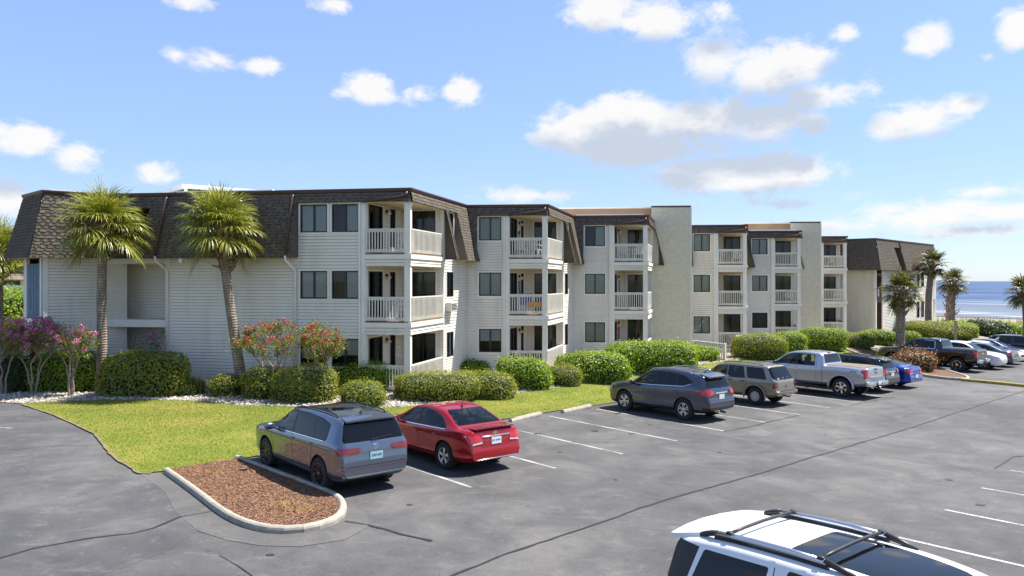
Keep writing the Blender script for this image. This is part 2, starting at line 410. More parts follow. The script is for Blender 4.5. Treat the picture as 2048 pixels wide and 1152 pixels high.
lawn_back = [(45,808),(100,806),(198,801),(300,801),(396,804),(440,808),(478,812.6),(540,814),(594,815),(680,816),(760,818),(850,812),(960,798),(1040,787),(1100,779),(1180,766),(1260,755),(1380,735),(1450,723),(1540,712),(1640,704),(1730,698)]
lot_edge = [DQ(49,19.9),DQ(40,19.8),DQ(30,19.6),DQ(22,19.4),DQ(15,19.1),DQ(8,18.85)]
lawn_front = [(475,921),(400,934),(335,944),(300,947),(275,946),(235,919),(190,869),(120,834)]
LAWN = [xy(*p) for p in lawn_back] + lot_edge + [xy(*p) for p in lawn_front]
drape('lawn', LAWN, .035, 'turf')
GRAVEL = [xy(*p) for p in reversed(lawn_back)] + [xy(0,806),(-24,28.3),(-27,34),(-15,34),(-2,39),(4,45),(12,52),(18,58),(24,65),(30,69),(46,82),(52,80),(50,74),(38,63)]
drape('gravel_bed', GRAVEL, .028, 'gravel_bed')
ISL = [(335,945),(475,922),(560,955),(640,985),(676,1000),(688,1022),(672,1044),(620,1060),(560,1066),(500,1056),(455,1035)]
ISLW = [xy(*p) for p in ISL]
drape('mulch_island', ISLW, .07, 'mulch_bed', .7)

pmat('edge_soil', (.17, .145, .06), .95, var=.35, vscale=9)
# grass blades, stones and wood chips as loose cover
def scatter(name, poly, n, fn, mat, kind='stuff', dz=.03, filt=None):
    b = MB(); xs = [p[0] for p in poly]; ys = [p[1] for p in poly]; k = 0; rnd = random.Random(len(name)*7+n)
    tries = 0
    while k < n and tries < n*40:
        tries += 1
        x, y = rnd.uniform(min(xs), max(xs)), rnd.uniform(min(ys), max(ys))
        if not inpoly(x, y, poly) or (filt and not filt(x, y, rnd)): continue
        fn(b, Vector((x, y, zg(x, y)+dz)), rnd); k += 1
    o = b.build(name, mat, kind=kind); return o
def blade(b, p, r):
    a = r.uniform(0, 6.28); h = r.uniform(.015, .034); w_ = r.uniform(.005, .011); t_ = Vector((math.cos(a), math.sin(a), 0))
    l = Vector((r.uniform(-.03,.03), r.uniform(-.03,.03), h))
    b.q([p - t_*w_, p + t_*w_, p + l])
near = lambda x, y, r: r.random() < min(1, (26/y)**2)
tag(scatter('grass_blades', LAWN, 130000, blade, 'grass_blade', dz=.034, filt=near), 'short yellow-green grass blades covering the lawn', 'grass')
ICO = []
def ico():
    bm = bmesh.new(); bmesh.ops.create_icosphere(bm, subdivisions=1, radius=1)
    v = [x.co.copy() for x in bm.verts]; f = [tuple(y.index for y in x.verts) for x in bm.faces]; bm.free(); return v, f
IV, IF = ico()
def stone(b, p, r):
    s = r.uniform(.03, .085); M = Matrix.Rotation(r.uniform(0,6.28),3,'Z') @ Matrix.Rotation(r.uniform(-.5,.5),3,'X')
    sc = Vector((s, s*r.uniform(.6,1), s*r.uniform(.4,.75))); n = len(b.v)
    for v in IV:
        k = r.uniform(.8, 1.15); b.v.append(tuple(p + M @ Vector((v.x*sc.x*k, v.y*sc.y*k, v.z*sc.z*k))))
    for f in IF: b.f.append((n+f[0], n+f[1], n+f[2])); b.m.append(0)
BACK = [xy(*p) for p in lawn_back]
def nearlawn(x, y, r):
    if y > 48: return False
    d = min((x-c[0])**2+(y-c[1])**2 for c in BACK); return d < 9 or r.random() < .12
tag(scatter('bed_stones', GRAVEL, 9000, stone, 'stone', dz=.04, filt=nearlawn), 'pale rounded landscaping stones covering the planting bed', 'stones')
def chip(b, p, r):
    a = r.uniform(0, 6.28); d = Vector((math.cos(a), math.sin(a), r.uniform(-.35,.35)))
    b.bar(p - d*r.uniform(.012,.032), p + d*r.uniform(.012,.032), r.uniform(.008,.02), .006)
tag(scatter('mulch_chips', ISLW, 12000, chip, 'mulch', dz=.085), 'reddish brown wood chips filling the kerbed island', 'mulch')
def tuft(cx, cy, n, rr):
    b = MB(); r = random.Random(int(cx)); c = P(cx, cy, .08)
    for i in range(n):
        p = c + Vector((r.gauss(0, rr), r.gauss(0, rr*.6), 0)); a = r.uniform(0, 6.28); l = Vector((math.cos(a)*.07, math.sin(a)*.07, r.uniform(.01,.07))); s_ = Vector((-math.sin(a), math.cos(a), 0))*.008
        b.q([p-s_, p+s_, p+l])
    return b.build('dry_grass_tuft', 'dry_grass', kind='stuff')
for i, (cx, cy, n, rr, lab) in enumerate(((590,958,160,.12,'tuft of dry yellow grass leaning on the kerb of the mulch island'),(568,1010,220,.16,'dry yellow grass patch in the middle of the mulch island'),(606,1020,260,.17,'dry yellow grass patch at the round end of the mulch island'),(420,945,120,.2,'thin dry grass where the mulch island meets the lawn'))):
    tag(tuft(cx, cy, n, rr), lab, 'grass')

# kerb stones round the island
def sweep_kerb(thing, path, w_, h, mat='concrete', seg=.9, name='kerb_stone'):
    pts = [Vector((p[0], p[1])) for p in path]
    # resample
    cum = [0]
    for a, b in zip(pts, pts[1:]): cum.append(cum[-1]+(b-a).length)
    def at(s):
        s = max(0, min(cum[-1], s))
        for i in range(len(pts)-1):
            if s <= cum[i+1]: return pts[i].lerp(pts[i+1], (s-cum[i])/max(1e-6, cum[i+1]-cum[i]))
        return pts[-1]
    N = max(1, round(cum[-1]/seg))
    for i in range(N):
        a, c = cum[-1]*i/N+.004, cum[-1]*(i+1)/N-.004; b = MB(); rings = []
        for k in range(4):
            s = a+(c-a)*k/3; p = at(s); d = (at(s+.15)-at(s-.15)).normalized(); nrm = Vector((d.y, -d.x))
            z = zg(p.x, p.y); n0 = len(b.v)
            for o_, hh in ((-w_/2, -.05), (-w_/2, h-.03), (-w_/2+.03, h), (w_/2-.05, h), (w_/2-.015, h-.025), (w_/2, h-.06), (w_/2, -.05)):
                b.v.append((p.x+nrm.x*o_, p.y+nrm.y*o_, z+hh))
            rings.append(n0)
        for k in range(3):
            for j in range(6): b.f.append((rings[k]+j, rings[k+1]+j, rings[k+1]+j+1, rings[k]+j+1)); b.m.append(0)
        b.f.append(tuple(rings[0]+j for j in range(7))); b.m.append(0); b.f.append(tuple(rings[3]+j for j in reversed(range(7)))); b.m.append(0)
        b.build(name, mat, thing)
def smoothpath(px, closed=False):
    pts = [Vector(xy(*p)) for p in px]
    for _ in range(2):
        q = [pts[0]]
        for a, b in zip(pts, pts[1:]): q += [a.lerp(b, .25), a.lerp(b, .75)]
        q.append(pts[-1]); pts = q
    return pts
kb = empty('island_kerb', P(560,1066), 'pale concrete kerb running round the mulch island', 'kerb')
sweep_kerb(kb, smoothpath([(333,946),(395,990),(452,1036),(505,1059),(565,1068),(625,1062),(676,1045),(690,1020),(676,998),(640,983),(560,953),(474,920)]), .145, .13)
# wheel stops
def wheel_stop(a, b_, label):
    pa, pb = P(*a), P(*b_); d = (pb-pa); d.z = 0; L = 1.83; d.normalize(); c = (pa+pb)/2 + Vector((-d.y, d.x, 0))*.05
    t_ = empty('wheel_stop', ON(c.x, c.y), label, 'wheel stop', math.atan2(d.y, d.x), 'concrete wheel stops')
    m_ = MB(); sec = [(-.085,0),(-.085,.06),(-.045,.125),(.045,.125),(.085,.06),(.085,0)]
    n0 = len(m_.v)
    for xx in (-L/2, L/2):
        for y_, z_ in sec: m_.v.append((xx+(.03 if xx < 0 else -.03)*(z_ > .1), y_, z_))
    for j in range(5): m_.f.append((j, j+1, 7+j, 6+j)); m_.m.append(0)
    m_.f.append((5,4,3,2,1,0)); m_.f.append((6,7,8,9,10,11)); m_.m += [0,0]
    child('stop_body', m_.mesh('stop_body', 'concrete'), t_)
    for xx in (-.6, .6):
        k = MB(); k.tube([(xx,0,.1),(xx,0,.132)], .012, 6); child('pin', k.mesh('pin', 'brown_metal'), t_)
wheel_stop((1013,847),(1092,829),'pale concrete wheel stop beside the red sedan')
wheel_stop((1119,828),(1190,814),'pale concrete wheel stop at the head of the empty bay beside the dark grey crossover')
# parking stripes
SD = Vector((.663, -.749, 0)).normalized()
def stripe(p0, dirv, L, w_=.1, name='parking_stripe', mat='road_paint', dz=.005):
    n = Vector((-dirv.y, dirv.x, 0)); b = MB(); K = max(1, int(L/.7))
    for i in range(K):
        q = []
        for s, o_ in ((L*i/K, -w_/2), (L*(i+1)/K, -w_/2), (L*(i+1)/K, w_/2), (L*i/K, w_/2)):
            p = p0 + dirv*s + n*o_; q.append((p.x, p.y, zg(p.x, p.y)+dz))
        b.q(q)
    return b.build(name, mat, kind='structure')
for e in ((943.6,975.3),(1110.6,936.6),(1245.2,907.9),(1353.9,882.1),(1447.7,862),(1530.5,844.9),(1600.2,829.8),(1660.7,815.6),(1714,804),(1762,793)):
    stripe(P(*e), -SD, 5.5)
SR = Vector((.70, -.714, 0)).normalized()
for s_ in ((2021,940.7),(1963.3,975.9),(1888.9,1019.5),(1796.8,1074.8),(1668,1150)):
    stripe(P(*s_), SR, 5.2)
p_ = P(-60, 852); stripe(p_, (P(17,856)-p_).normalized(), 1.5, .12)
# sealed cracks
def ribbon(name, px, w_, mat='crack_seal', dz=.011, seed=1):
    r = random.Random(seed); pts = [P(*p) for p in px]; f = []
    for a, b in zip(pts, pts[1:]):
        n = max(2, int((b-a).length/.25)); f += [a.lerp(b, i/n) for i in range(n)]
    f.append(pts[-1]); b = MB(); L = R_ = None
    off = 0
    for i, p in enumerate(f):
        d = (f[min(i+1,len(f)-1)]-f[max(0,i-1)]); d.z = 0; d.normalize(); nn = Vector((-d.y, d.x, 0)); off = off*.8+r.uniform(-.02,.02)
        ww = w_*r.uniform(.55, 1.25)/2; c = p+nn*off
        l2, r2 = c+nn*ww, c-nn*ww
        l2.z = zg(l2.x,l2.y)+dz; r2.z = zg(r2.x,r2.y)+dz
        if L is not None: b.q([R_, r2, l2, L])
        L, R_ = l2, r2
    return b.build(name, mat, kind='structure')
ribbon('pavement_crack', [(870,1165),(905,1151.5),(1007.6,1110.5),(1120,1073),(1202,1044),(1281,1016.5),(1400,981),(1548,939),(1595,924.6),(1654,907),(1693,894),(1751.6,876.7),(1800,861.5),(1900,830),(2040,785),(2120,764)], .055)
ribbon('pavement_crack', [(-40,1127),(0,1117.7),(68,1098),(171,1079),(266,1068),(307,1056.8),(359,1034.6),(420,1023.7)], .06, seed=2)
ribbon('pavement_crack', [(690,1043),(735,1050),(772,1058),(800,1069),(863,1083)], .075, seed=3)
ribbon('pavement_crack', [(1447,863),(1490,856),(1530.5,846),(1600,831)], .04, seed=4)
ribbon('pavement_crack', [(1700,812),(1740,803),(1790,795)], .03, seed=5)
ribbon('pavement_crack', [(2060,911),(2027,914),(2010,926),(1990,937)], .05, seed=6)
ribbon('pavement_crack', [(440,1111),(480,1135),(520,1160)], .02, seed=7)
ribbon('pavement_crack', [(20,900),(90,893),(160,892),(205,889)], .02, seed=8)
# bare, dry verge where the turf meets the asphalt
ribbon('lawn_verge', [(44,809),(120,835.5),(190,870.5),(235,920.5),(277,948.5),(302,949)], .10, 'edge_soil', .037, 21)
vp = [DQ(8,18.82),DQ(15,19.07),DQ(22,19.37),DQ(30,19.57),DQ(40,19.77),DQ(49,19.87)]
def to_px(p): return (1024+p[0]/p[1]*FPX, YHOR+(HCAM-zg(*p))/p[1]*FPX)
ribbon('lawn_verge', [to_px(p) for p in vp], .10, 'edge_soil', .037, 22)
# oil drips where engines stand over the empty bays and along the aisle
pmat('oil_stain', (.030, .029, .030), .6, var=.4, vscale=14)
ro = random.Random(5)
for (ox, oy, orr) in ((1075,868,.16),(1150,885,.10),(1190,862,.18),(1262,868,.12),(1120,905,.09),(1010,905,.12),(1300,850,.10),(1440,905,.08),(1230,960,.07),(1650,870,.09),(1900,960,.12),(1960,1010,.14),(820,1010,.08),(540,1110,.09)):
    c_ = P(ox, oy); n_ = 14; b_ = MB(); ring_ = []
    for k in range(n_):
        a_ = 6.283*k/n_; r_ = orr*ro.uniform(.35, .75); x_, y_ = c_.x+math.cos(a_)*r_*1.3, c_.y+math.sin(a_)*r_; ring_.append((x_, y_, zg(x_, y_)+.009))
    b_.q(ring_); b_.build('oil_stain', 'oil_stain', kind='structure')
# far landscaped island with painted kerb
fi = [P(1848,742), P(1900,748), P(1932,757), P(1925,762), P(1880,757), P(1838,750)]
fiw = [(p.x, p.y) for p in fi]
cx_, cy_ = sum(p[0] for p in fiw)/6, sum(p[1] for p in fiw)/6
FAR = [xy(1838,752), xy(1934,761), xy(1926,754), xy(1820,722), xy(1700,694), xy(1690,699), xy(1795,728)]
drape('planting_island', FAR, .09, 'mulch_bed', 1.0)
kb = empty('island_kerb', P(1880,758), 'low concrete kerb along the far planting island by the black pickup', 'kerb')
sweep_kerb(kb, smoothpath([(1690,700),(1795,730),(1838,752),(1890,759),(1932,762),(1938,758),(1926,753),(1820,721)]), .17, .15)
kb = empty('yellow_kerb', P(1990,768), 'faded yellow painted kerb crossing the car park by the right edge', 'kerb')
sweep_kerb(kb, smoothpath([(1924,762),(1980,767),(2048,774),(2130,783)]), .2, .15, 'kerb_yellow', 1.8)
# sea
m, t, b = newmat('sea_water'); ge = t.add('ShaderNodeNewGeometry'); p = ge.outputs['Position']
pr = t.mapping(p, (1,1,1), (0,0,-AX)); st = t.mapping(pr, (1,.25,1))
n1 = t.math('ADD', t.math('MULTIPLY', t.noise(st, .16, 6, .62, .4), .5), t.math('MULTIPLY', t.noise(t.mapping(pr, (1, .12, 1)), .022, 5, .65, .4), .5)); n2 = t.noise(st, .9, 4, .6)
sep = t.add('ShaderNodeSeparateXYZ'); t.l.new(pr, sep.inputs[0])
sh = t.add('ShaderNodeMapRange', interpolation_type='SMOOTHSTEP', inp={0: sep.outputs[0], 1: 150, 2: 330, 3: 1, 4: 0}).outputs[0]
c = t.ramp(n1, [(.40, (.006, .020, .068)), (.50, (.022, .060, .15)), (.60, (.075, .13, .22))])
c = t.mix(t.math('MULTIPLY', sh, .75), c, (.15, .165, .18))
fo = t.ramp(t.noise(t.mapping(pr, (1,.12,1)), .075, 5, .6, .3), [(.56, (0,0,0)), (.62, (1,1,1))])
c = t.mix(t.math('MULTIPLY', fo, t.math('MULTIPLY_ADD', sh, .75, .05)), c, (.70, .71, .70))
t.l.new(c, b.inputs['Base Color']); b.inputs['Roughness'].default_value = .45; b.inputs['Specular IOR Level'].default_value = .25
bp = t.add('ShaderNodeBump', inp={'Strength': 1.0, 'Distance': 1.2, 'Height': t.math('ADD', n1, t.math('MULTIPLY', n2, .3))}); t.l.new(bp.outputs[0], b.inputs['Normal'])
b_ = MB(); b_.q([(*DQ(140,-60000),-1.45),(*DQ(60000,-60000),-1.45),(*DQ(60000,60000),-1.45),(*DQ(140,60000),-1.45)])
b_.build('sea', 'sea_water', kind='structure')
# ================================================================== APARTMENT BUILDINGS
ZR, ZFB = 8.39, 8.22            # top and bottom of the roof edge metal
ZM0 = 5.58                      # foot of the mansard
FL = [0.17, 2.96, 5.75]         # balcony decks
WZ = [(1.08, 2.24), (3.87, 5.03), (6.62, 7.78)]
HEAD = [2.42, 5.23, 7.83]       # undersides of the balcony headers
def V2(p): return Vector((p[0], p[1]))
class W:
    """vertical wall plane from a to b (seen from outside left to right)"""
    def __init__(s, a, b):
        s.a, s.b = V2(a), V2(b); s.L = (s.b-s.a).length; s.d = (s.b-s.a)/s.L; s.n = Vector((s.d.y, -s.d.x)); s.ang = math.atan2(s.d.y, s.d.x)
    def pt(s, u, z, o=0): p = s.a+s.d*u+s.n*o; return Vector((p.x, p.y, z))
    def u(s, px):
        k = (px-1024)/FPX      # x = k*y
        return (k*s.a.y-s.a.x)/(s.d.x-k*s.d.y)
    def M(s, u, z, o=0):
        m = Matrix(((s.d.x, -s.n.x, 0, 0), (s.d.y, -s.n.y, 0, 0), (0, 0, 1, 0), (0, 0, 0, 1))); m.translation = s.pt(u, z, o); return m
    def box(s, b, u0, u1, z0, z1, o0, o1, mi=0):
        b.box(s.M((u0+u1)/2, (z0+z1)/2, (o0+o1)/2), abs(u1-u0)/2, abs(o1-o0)/2, abs(z1-z0)/2, mi)
def siding(wl, u0, u1, z0, z1, holes, parent, mat='siding', e=.132, name='siding', base=0.0):
    """lapped boards: every course is a sloping face with its own lower lip"""
    b = MB(); k0 = math.floor((z0-base)/e); z = base+k0*e
    while z < z1-1e-4:
        za, zb = max(z, z0), min(z+e, z1)
        cuts = sorted({za, zb, *[c for h in holes for c in h[2:4] if za < c < zb]})
        for ca, cb in zip(cuts, cuts[1:]):
            if cb-ca < 1e-4: continue
            mid = (ca+cb)/2; spans = [(u0, u1)]
            for h in holes:
                if h[2] < mid < h[3]:
                    ns = []
                    for a, c in spans:
                        if h[1] <= a or h[0] >= c: ns.append((a, c)); continue
                        if h[0] > a: ns.append((a, h[0]))
                        if h[1] < c: ns.append((h[1], c))
                    spans = ns
            top = abs(cb-(z+e)) < 1e-6; cg = max(ca, cb-.024) if top else cb
            oa = .026*(1-(ca-z)/e); ob = .026*(1-(cg-z)/e)
            for a, c in spans:
                if c-a < 1e-3: continue
                b.q([wl.pt(a, ca, oa), wl.pt(c, ca, oa), wl.pt(c, cg, ob), wl.pt(a, cg, ob)])
                if top: b.q([wl.pt(a, cg, ob), wl.pt(c, cg, ob), wl.pt(c, cb, -.024), wl.pt(a, cb, -.024)])
                if abs(ca-z) < 1e-6: b.q([wl.pt(a, ca, -.024), wl.pt(c, ca, -.024), wl.pt(c, ca, oa), wl.pt(a, ca, oa)])
        z += e
    return b.build(name, mat, parent, kind='stuff')
def shingles(wl, top, bot, parent, zt=ZFB, zb=ZM0, ot=.04, ob=.66, e=.132, name='mansard_shingles', notch=None, seed=0):
    """courses of laminated tabs on a steep roof face; top=(u0,u1) and bot=(u0,u1) are its upper and lower ends"""
    b = MB(); r = random.Random(seed*31+int(wl.a.x*10)); n = max(1, round((zt-zb)/e))
    nv = Vector((wl.n.x*(zt-zb), wl.n.y*(zt-zb), ob-ot)).normalized()
    def pt(u, s, lift): 
        p = wl.pt(u, zt+(zb-zt)*s, ot+(ob-ot)*s); return p+nv*lift
    for i in range(n):
        s0, s1 = i/n, (i+1)/n
        ul, ur = top[0]+(bot[0]-top[0])*s1, top[1]+(bot[1]-top[1])*s1
        ul0, ur0 = top[0]+(bot[0]-top[0])*s0, top[1]+(bot[1]-top[1])*s0
        u = ul-r.uniform(0, .2); tall = False
        while u < ur:
            wd = r.uniform(.08, .19); tall = not tall if r.random() < .85 else tall
            a, c = max(u, ul), min(u+wd, ur); u += wd
            if c-a < .004: continue
            if notch and notch(( a+c)/2, (s0+s1)/2): continue
            lift = .026 if tall else .012; sb = s1+(.012/n if tall else -.12/n)
            a0, c0 = min(max(a, ul0), ur0), min(max(c, ul0), ur0)
            b.q([pt(a, sb, lift), pt(c, sb, lift), pt(c0, s0, .004), pt(a0, s0, .004)])
            if not tall: b.q([pt(a, sb, lift+.003), pt(c, sb, lift+.003), pt(c, sb-.34/n, lift*.7+.003), pt(a, sb-.34/n, lift*.7+.003)], 1)  # dark shadow band coloured onto the lower part of the low tabs
            b.q([pt(a, sb, -.01), pt(c, sb, -.01), pt(c, sb, lift), pt(a, sb, lift)])
        # felt under the tabs closes the face
        if notch is None: b.q([pt(ul, s1, 0), pt(ur, s1, 0), pt(ur0, s0, 0), pt(ul0, s0, 0)])
    return b.build(name, ['shingle', 'shingle_shadow_band'], parent, kind='stuff')
def window(wl, u0, u1, z0, z1, parent, casing=.07, blind='blind', split=.5, name='window', depth=.06, mat='pane', dark=False):
    b = MB(); f = .045
    for a, c, e, g in ((u0, u1, z0, z0+f), (u0, u1, z1-f, z1), (u0, u0+f, z0+f, z1-f), (u1-f, u1, z0+f, z1-f)): wl.box(b, a, c, e, g, -.07, .012)
    um = u0+(u1-u0)*split
    wl.box(b, um-.03, um+.03, z0+f, z1-f, -.06, -.002)
    w_ = b.build(name, 'bronze', parent)
    _wm[w_.name] = Matrix.Identity(4)
    if casing:
        b = MB(); c = casing
        for a, d, e, g in ((u0-c, u1+c, z1, z1+c), (u0-c, u1+c, z0-c, z0), (u0-c, u0, z0, z1), (u1, u1+c, z0, z1)): wl.box(b, a, d, e, g, -.03, .035)
        b.build('casing', 'white_trim', w_)
    for a, c, o_ in ((u0+f, um-.03, -.025), (um+.03, u1-f, -.045)):
        b = MB(); b.q([wl.pt(a, z0+f, o_), wl.pt(c, z0+f, o_), wl.pt(c, z1-f, o_), wl.pt(a, z1-f, o_)]); b.build('pane', mat, w_)
    if blind == 'blind':
        rr = random.Random(int(wl.pt(u0, z0).x*97+z0*31)); kind = rr.random(); ua, ub = u0+f, u1-f
        if kind < .30: ua = um+.02
        elif kind < .40: ub = um-.02
        b = MB(); z = z0+f+.02+(rr.random() < .3)*rr.uniform(.1, .5)*(z1-z0)
        while z < z1-f:
            b.q([wl.pt(ua, z, -.085), wl.pt(ub, z, -.085), wl.pt(ub, z+.024, -.097), wl.pt(ua, z+.024, -.097)]); z += .027
        b.build('blind', 'blind', w_, kind='stuff')
    elif blind == 'curtain':
        for (a, c) in ((u0+f, u0+(u1-u0)*.36), (u0+(u1-u0)*.6, u1-f)):
            b = MB(); n = 14; pr = None
            for k in range(n+1):
                u = a+(c-a)*k/n; o_ = -.16+.03*(k % 2)
                if pr: b.q([wl.pt(pr[0], z0+f, pr[1]), wl.pt(u, z0+f, o_), wl.pt(u, z1-f, o_), wl.pt(pr[0], z1-f, pr[1])])
                pr = (u, o_)
            b.build('curtain', 'curtain', w_)
    elif blind == 'sheer':
        b = MB(); n = 30; pr = None
        for k in range(n+1):
            u = u0+f+(u1-u0-2*f)*k/n; o_ = -.13+.02*(k % 2)
            if pr: b.q([wl.pt(pr[0], z0+f, pr[1]), wl.pt(u, z0+f, o_), wl.pt(u, z1-f, o_), wl.pt(pr[0], z1-f, pr[1])])
            pr = (u, o_)
        b.build('curtain', 'curtain', w_)
    # shallow backing box behind the glass, interior dimness put into its dark colour
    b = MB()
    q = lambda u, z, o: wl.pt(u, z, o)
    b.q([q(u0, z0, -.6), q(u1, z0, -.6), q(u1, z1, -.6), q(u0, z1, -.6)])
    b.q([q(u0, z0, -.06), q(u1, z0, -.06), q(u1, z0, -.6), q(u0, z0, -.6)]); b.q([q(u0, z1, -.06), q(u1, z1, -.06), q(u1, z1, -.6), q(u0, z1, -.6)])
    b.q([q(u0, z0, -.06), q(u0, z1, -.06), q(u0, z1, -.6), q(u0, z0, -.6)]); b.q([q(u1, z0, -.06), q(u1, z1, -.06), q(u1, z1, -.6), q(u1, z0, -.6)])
    b.build('dark_backing', 'dark_backing', w_)
    return w_
_bal = {}
def baluster_mesh(h, w_, dp=None):
    k = (round(h, 3), w_, dp); dp = dp or w_
    if k not in _bal:
        b = MB(); b.aabb((-w_/2, -dp/2, 0), (w_/2, dp/2, h)); _bal[k] = b.mesh('baluster', 'rail_paint')
    return _bal[k]
def railing(wl, u0, u1, zd, parent, gap=.125, solid=False, name='railing', h=1.0, o=-.04, thin=False):
    b = MB(); wl.box(b, u0, u1, zd+h-.045, zd+h, o-.05, o+.05); wl.box(b, u0, u1, zd+h-.14, zd+h-.045, o-.018, o+.018); wl.box(b, u0, u1, zd+.03, zd+.16, o-.018, o+.018)
    r_ = b.build(name, 'rail_paint', parent); _wm[r_.name] = Matrix.Identity(4)
    n = max(2, round((u1-u0)/gap))
    me = baluster_mesh(h-.07, .04, .022 if thin else .04)
    for i in range(n+1):
        u = u0+.04+(u1-u0-.08)*i/n
        link('baluster', me, r_, M=wl.M(u, zd+.02, o+.042))
    return r_
def wall_lamp(wl, u, z, parent):
    b = MB(); wl.box(b, u-.06, u+.06, z-.02, z+.10, 0, .09); l = b.build('wall_lamp', 'black', parent); _wm[l.name] = Matrix.Identity(4)
    bm = bmesh.new(); bmesh.ops.create_icosphere(bm, subdivisions=2, radius=.11, matrix=Matrix.Translation(wl.pt(u, z-.06, .14)) @ Matrix.Diagonal((1, 1, .8, 1)))
    me = bpy.data.meshes.new('globe'); bm.to_mesh(me); bm.free(); me.materials.append(MAT['lamp_glass']); link('globe', me, l)
def post(wl, u, z0, z1, s_, parent, o=None, name='corner_board', mat='white_trim'):
    b = MB(); o = -s_/2 if o is None else o; wl.box(b, u-s_/2, u+s_/2, z0, z1, o-s_/2, o+s_/2); return b.build(name, mat, parent)
def gutter(path, parent, name='roof_gutter', zt=ZR, zb=ZFB, out=.10):
    """brown metal edge running along a chain of points (left to right seen from outside)"""
    pts = [V2(p) for p in path]; b = MB()
    def off(i, o):
        ns = []
        if i > 0: d = (pts[i]-pts[i-1]).normalized(); ns.append(Vector((d.y, -d.x)))
        if i < len(pts)-1: d = (pts[i+1]-pts[i]).normalized(); ns.append(Vector((d.y, -d.x)))
        n = sum(ns, Vector((0, 0))); n.normalize(); return pts[i]+n*(o/max(.4, n.dot(ns[0])))
    prof = [(-.12, zb), (.0, zb), (out*.6, zb+.03), (out, zt-.05), (out, zt), (-.25, zt)]
    for i in range(len(pts)-1):
        for (o0, z0), (o1, z1) in zip(prof, prof[1:]):
            a0, a1, c0, c1 = off(i, o0), off(i, o1), off(i+1, o0), off(i+1, o1)
            b.q([(a0.x, a0.y, z0), (c0.x, c0.y, z0), (c1.x, c1.y, z1), (a1.x, a1.y, z1)])
    b.build(name, 'brown_metal', parent)
def unit(parent, S, C, EN, wins, idx, uband0=0.0, side_end=None, wz=WZ, blinds=('blind','blind','blind'), solid_side=True, Wb=1.97, D=3.75, mans=True, sidewin=True, gutters=True):
    """one stepped bay: front S->C with a corner balcony, side C->EN"""
    wf, ws = W(S, C), W(C, EN)
    uB = wf.L-Wb
    zb0 = min(zg(*S), zg(*C))-.3
    # front wall
    holes = [(a, c, z0, z1) for (a, c) in wins for (z0, z1) in wz]
    w0 = min(a for a, c in wins)-.10
    siding(wf, 0, uB, zb0, ZM0+.02, holes, parent)
    siding(wf, w0, uB, ZM0+.02, 7.95, holes, parent)
    for k, (z0, z1) in enumerate(wz):
        for (a, c) in wins: window(wf, a, c, z0, z1, parent, blind=blinds[k])
    post(wf, uB-.02, zb0, 7.86, .16, parent, o=-.03)
    # roof band over windows and balcony, full mansard beside the window
    shingles(wf, (uband0, wf.L), (uband0, wf.L+.07), parent, zb=7.83, ob=.13, name='roof_band', seed=idx)
    if w0 > .25:
        shingles(wf, (uband0, w0-.02), (uband0, w0-.02), parent, seed=idx+1)
        b = MB(); b.q([wf.pt(w0-.02, ZFB, .0), wf.pt(w0-.02, ZFB, .05), wf.pt(w0-.02, ZM0, .68), wf.pt(w0-.02, ZM0, 0)]); b.q([wf.pt(uband0, ZM0, 0), wf.pt(w0-.02, ZM0, 0), wf.pt(w0-.02, ZM0, .67), wf.pt(uband0, ZM0, .67)]); b.build('mansard_cheek', 'shingle', parent)
    # balcony recess walls
    F = wf.pt(uB, 0); F2 = V2(F); B2 = F2+ws.d*D; C2 = V2(C)+ws.d*D
    wi, wb = W(F2, B2), W(B2, C2)
    ih, bh = [], []
    for k in range(3):
        zd = FL[k]
        ih += [(.35, 1.75, zd+.03, zd+2.06), (2.45, 3.05, zd+.35, zd+2.06)]; bh += [(.42, 1.62, zd+.03, zd+2.06)]
    siding(wi, 0, D, zb0, 7.9, ih, parent, 'siding'); siding(wb, 0, wb.L, zb0, 7.9, bh, parent, 'siding')
    for k in range(3):
        zd = FL[k]
        window(wi, .35, 1.75, zd+.03, zd+2.06, parent, casing=.06, blind='curtain', name='sliding_door', mat='pane_dark')
        window(wi, 2.45, 3.05, zd+.35, zd+2.06, parent, casing=.05, blind='sheer', split=.5)
        window(wb, .42, 1.62, zd+.03, zd+2.06, parent, casing=.07, blind='curtain', name='sliding_door', mat='pane_dark')
        wall_lamp(wi, 2.1, zd+1.86, parent)
        # deck, its edge boards and the siding skirt below
        pol = [F2, V2(C), C2, B2]
        b = MB(); b.prism([p for p in pol], zd-.05, zd); b.build('deck', 'deck_wood', parent)
        if k > 0:
            b = MB(); b.prism(pol, HEAD[k-1], HEAD[k-1]+.03); b.build('balcony_ceiling', 'soffit', parent)
            b = MB(); wf.box(b, uB-.02, wf.L+.06, zd-.24, zd-.055, -.1, .06); ws.box(b, .1, D, zd-.24, zd-.055, -.1, .06); b.build('deck_fascia', 'white_trim', parent)
            siding(wf, uB, wf.L, HEAD[k-1], zd-.23, [], parent, base=HEAD[k-1], name='header_siding'); siding(ws, 0, D, HEAD[k-1], zd-.23, [], parent, base=HEAD[k-1], name='header_siding')
            b = MB(); wf.box(b, uB, wf.L-.01, HEAD[k-1]-.012, HEAD[k-1]+.02, -.14, -.002); ws.box(b, .01, D, HEAD[k-1]-.012, HEAD[k-1]+.02, -.14, -.002); b.build('header_beam', 'soffit', parent)
        else:
            siding(wf, uB, wf.L, zb0, zd-.05, [], parent, name='skirt_siding'); siding(ws, 0, D, zb0, zd-.05, [], parent, name='skirt_siding')
        railing(wf, uB+.08, wf.L-.22, zd, parent)
        railing(ws, .12, D-.02, zd, parent, gap=.14, thin=True)
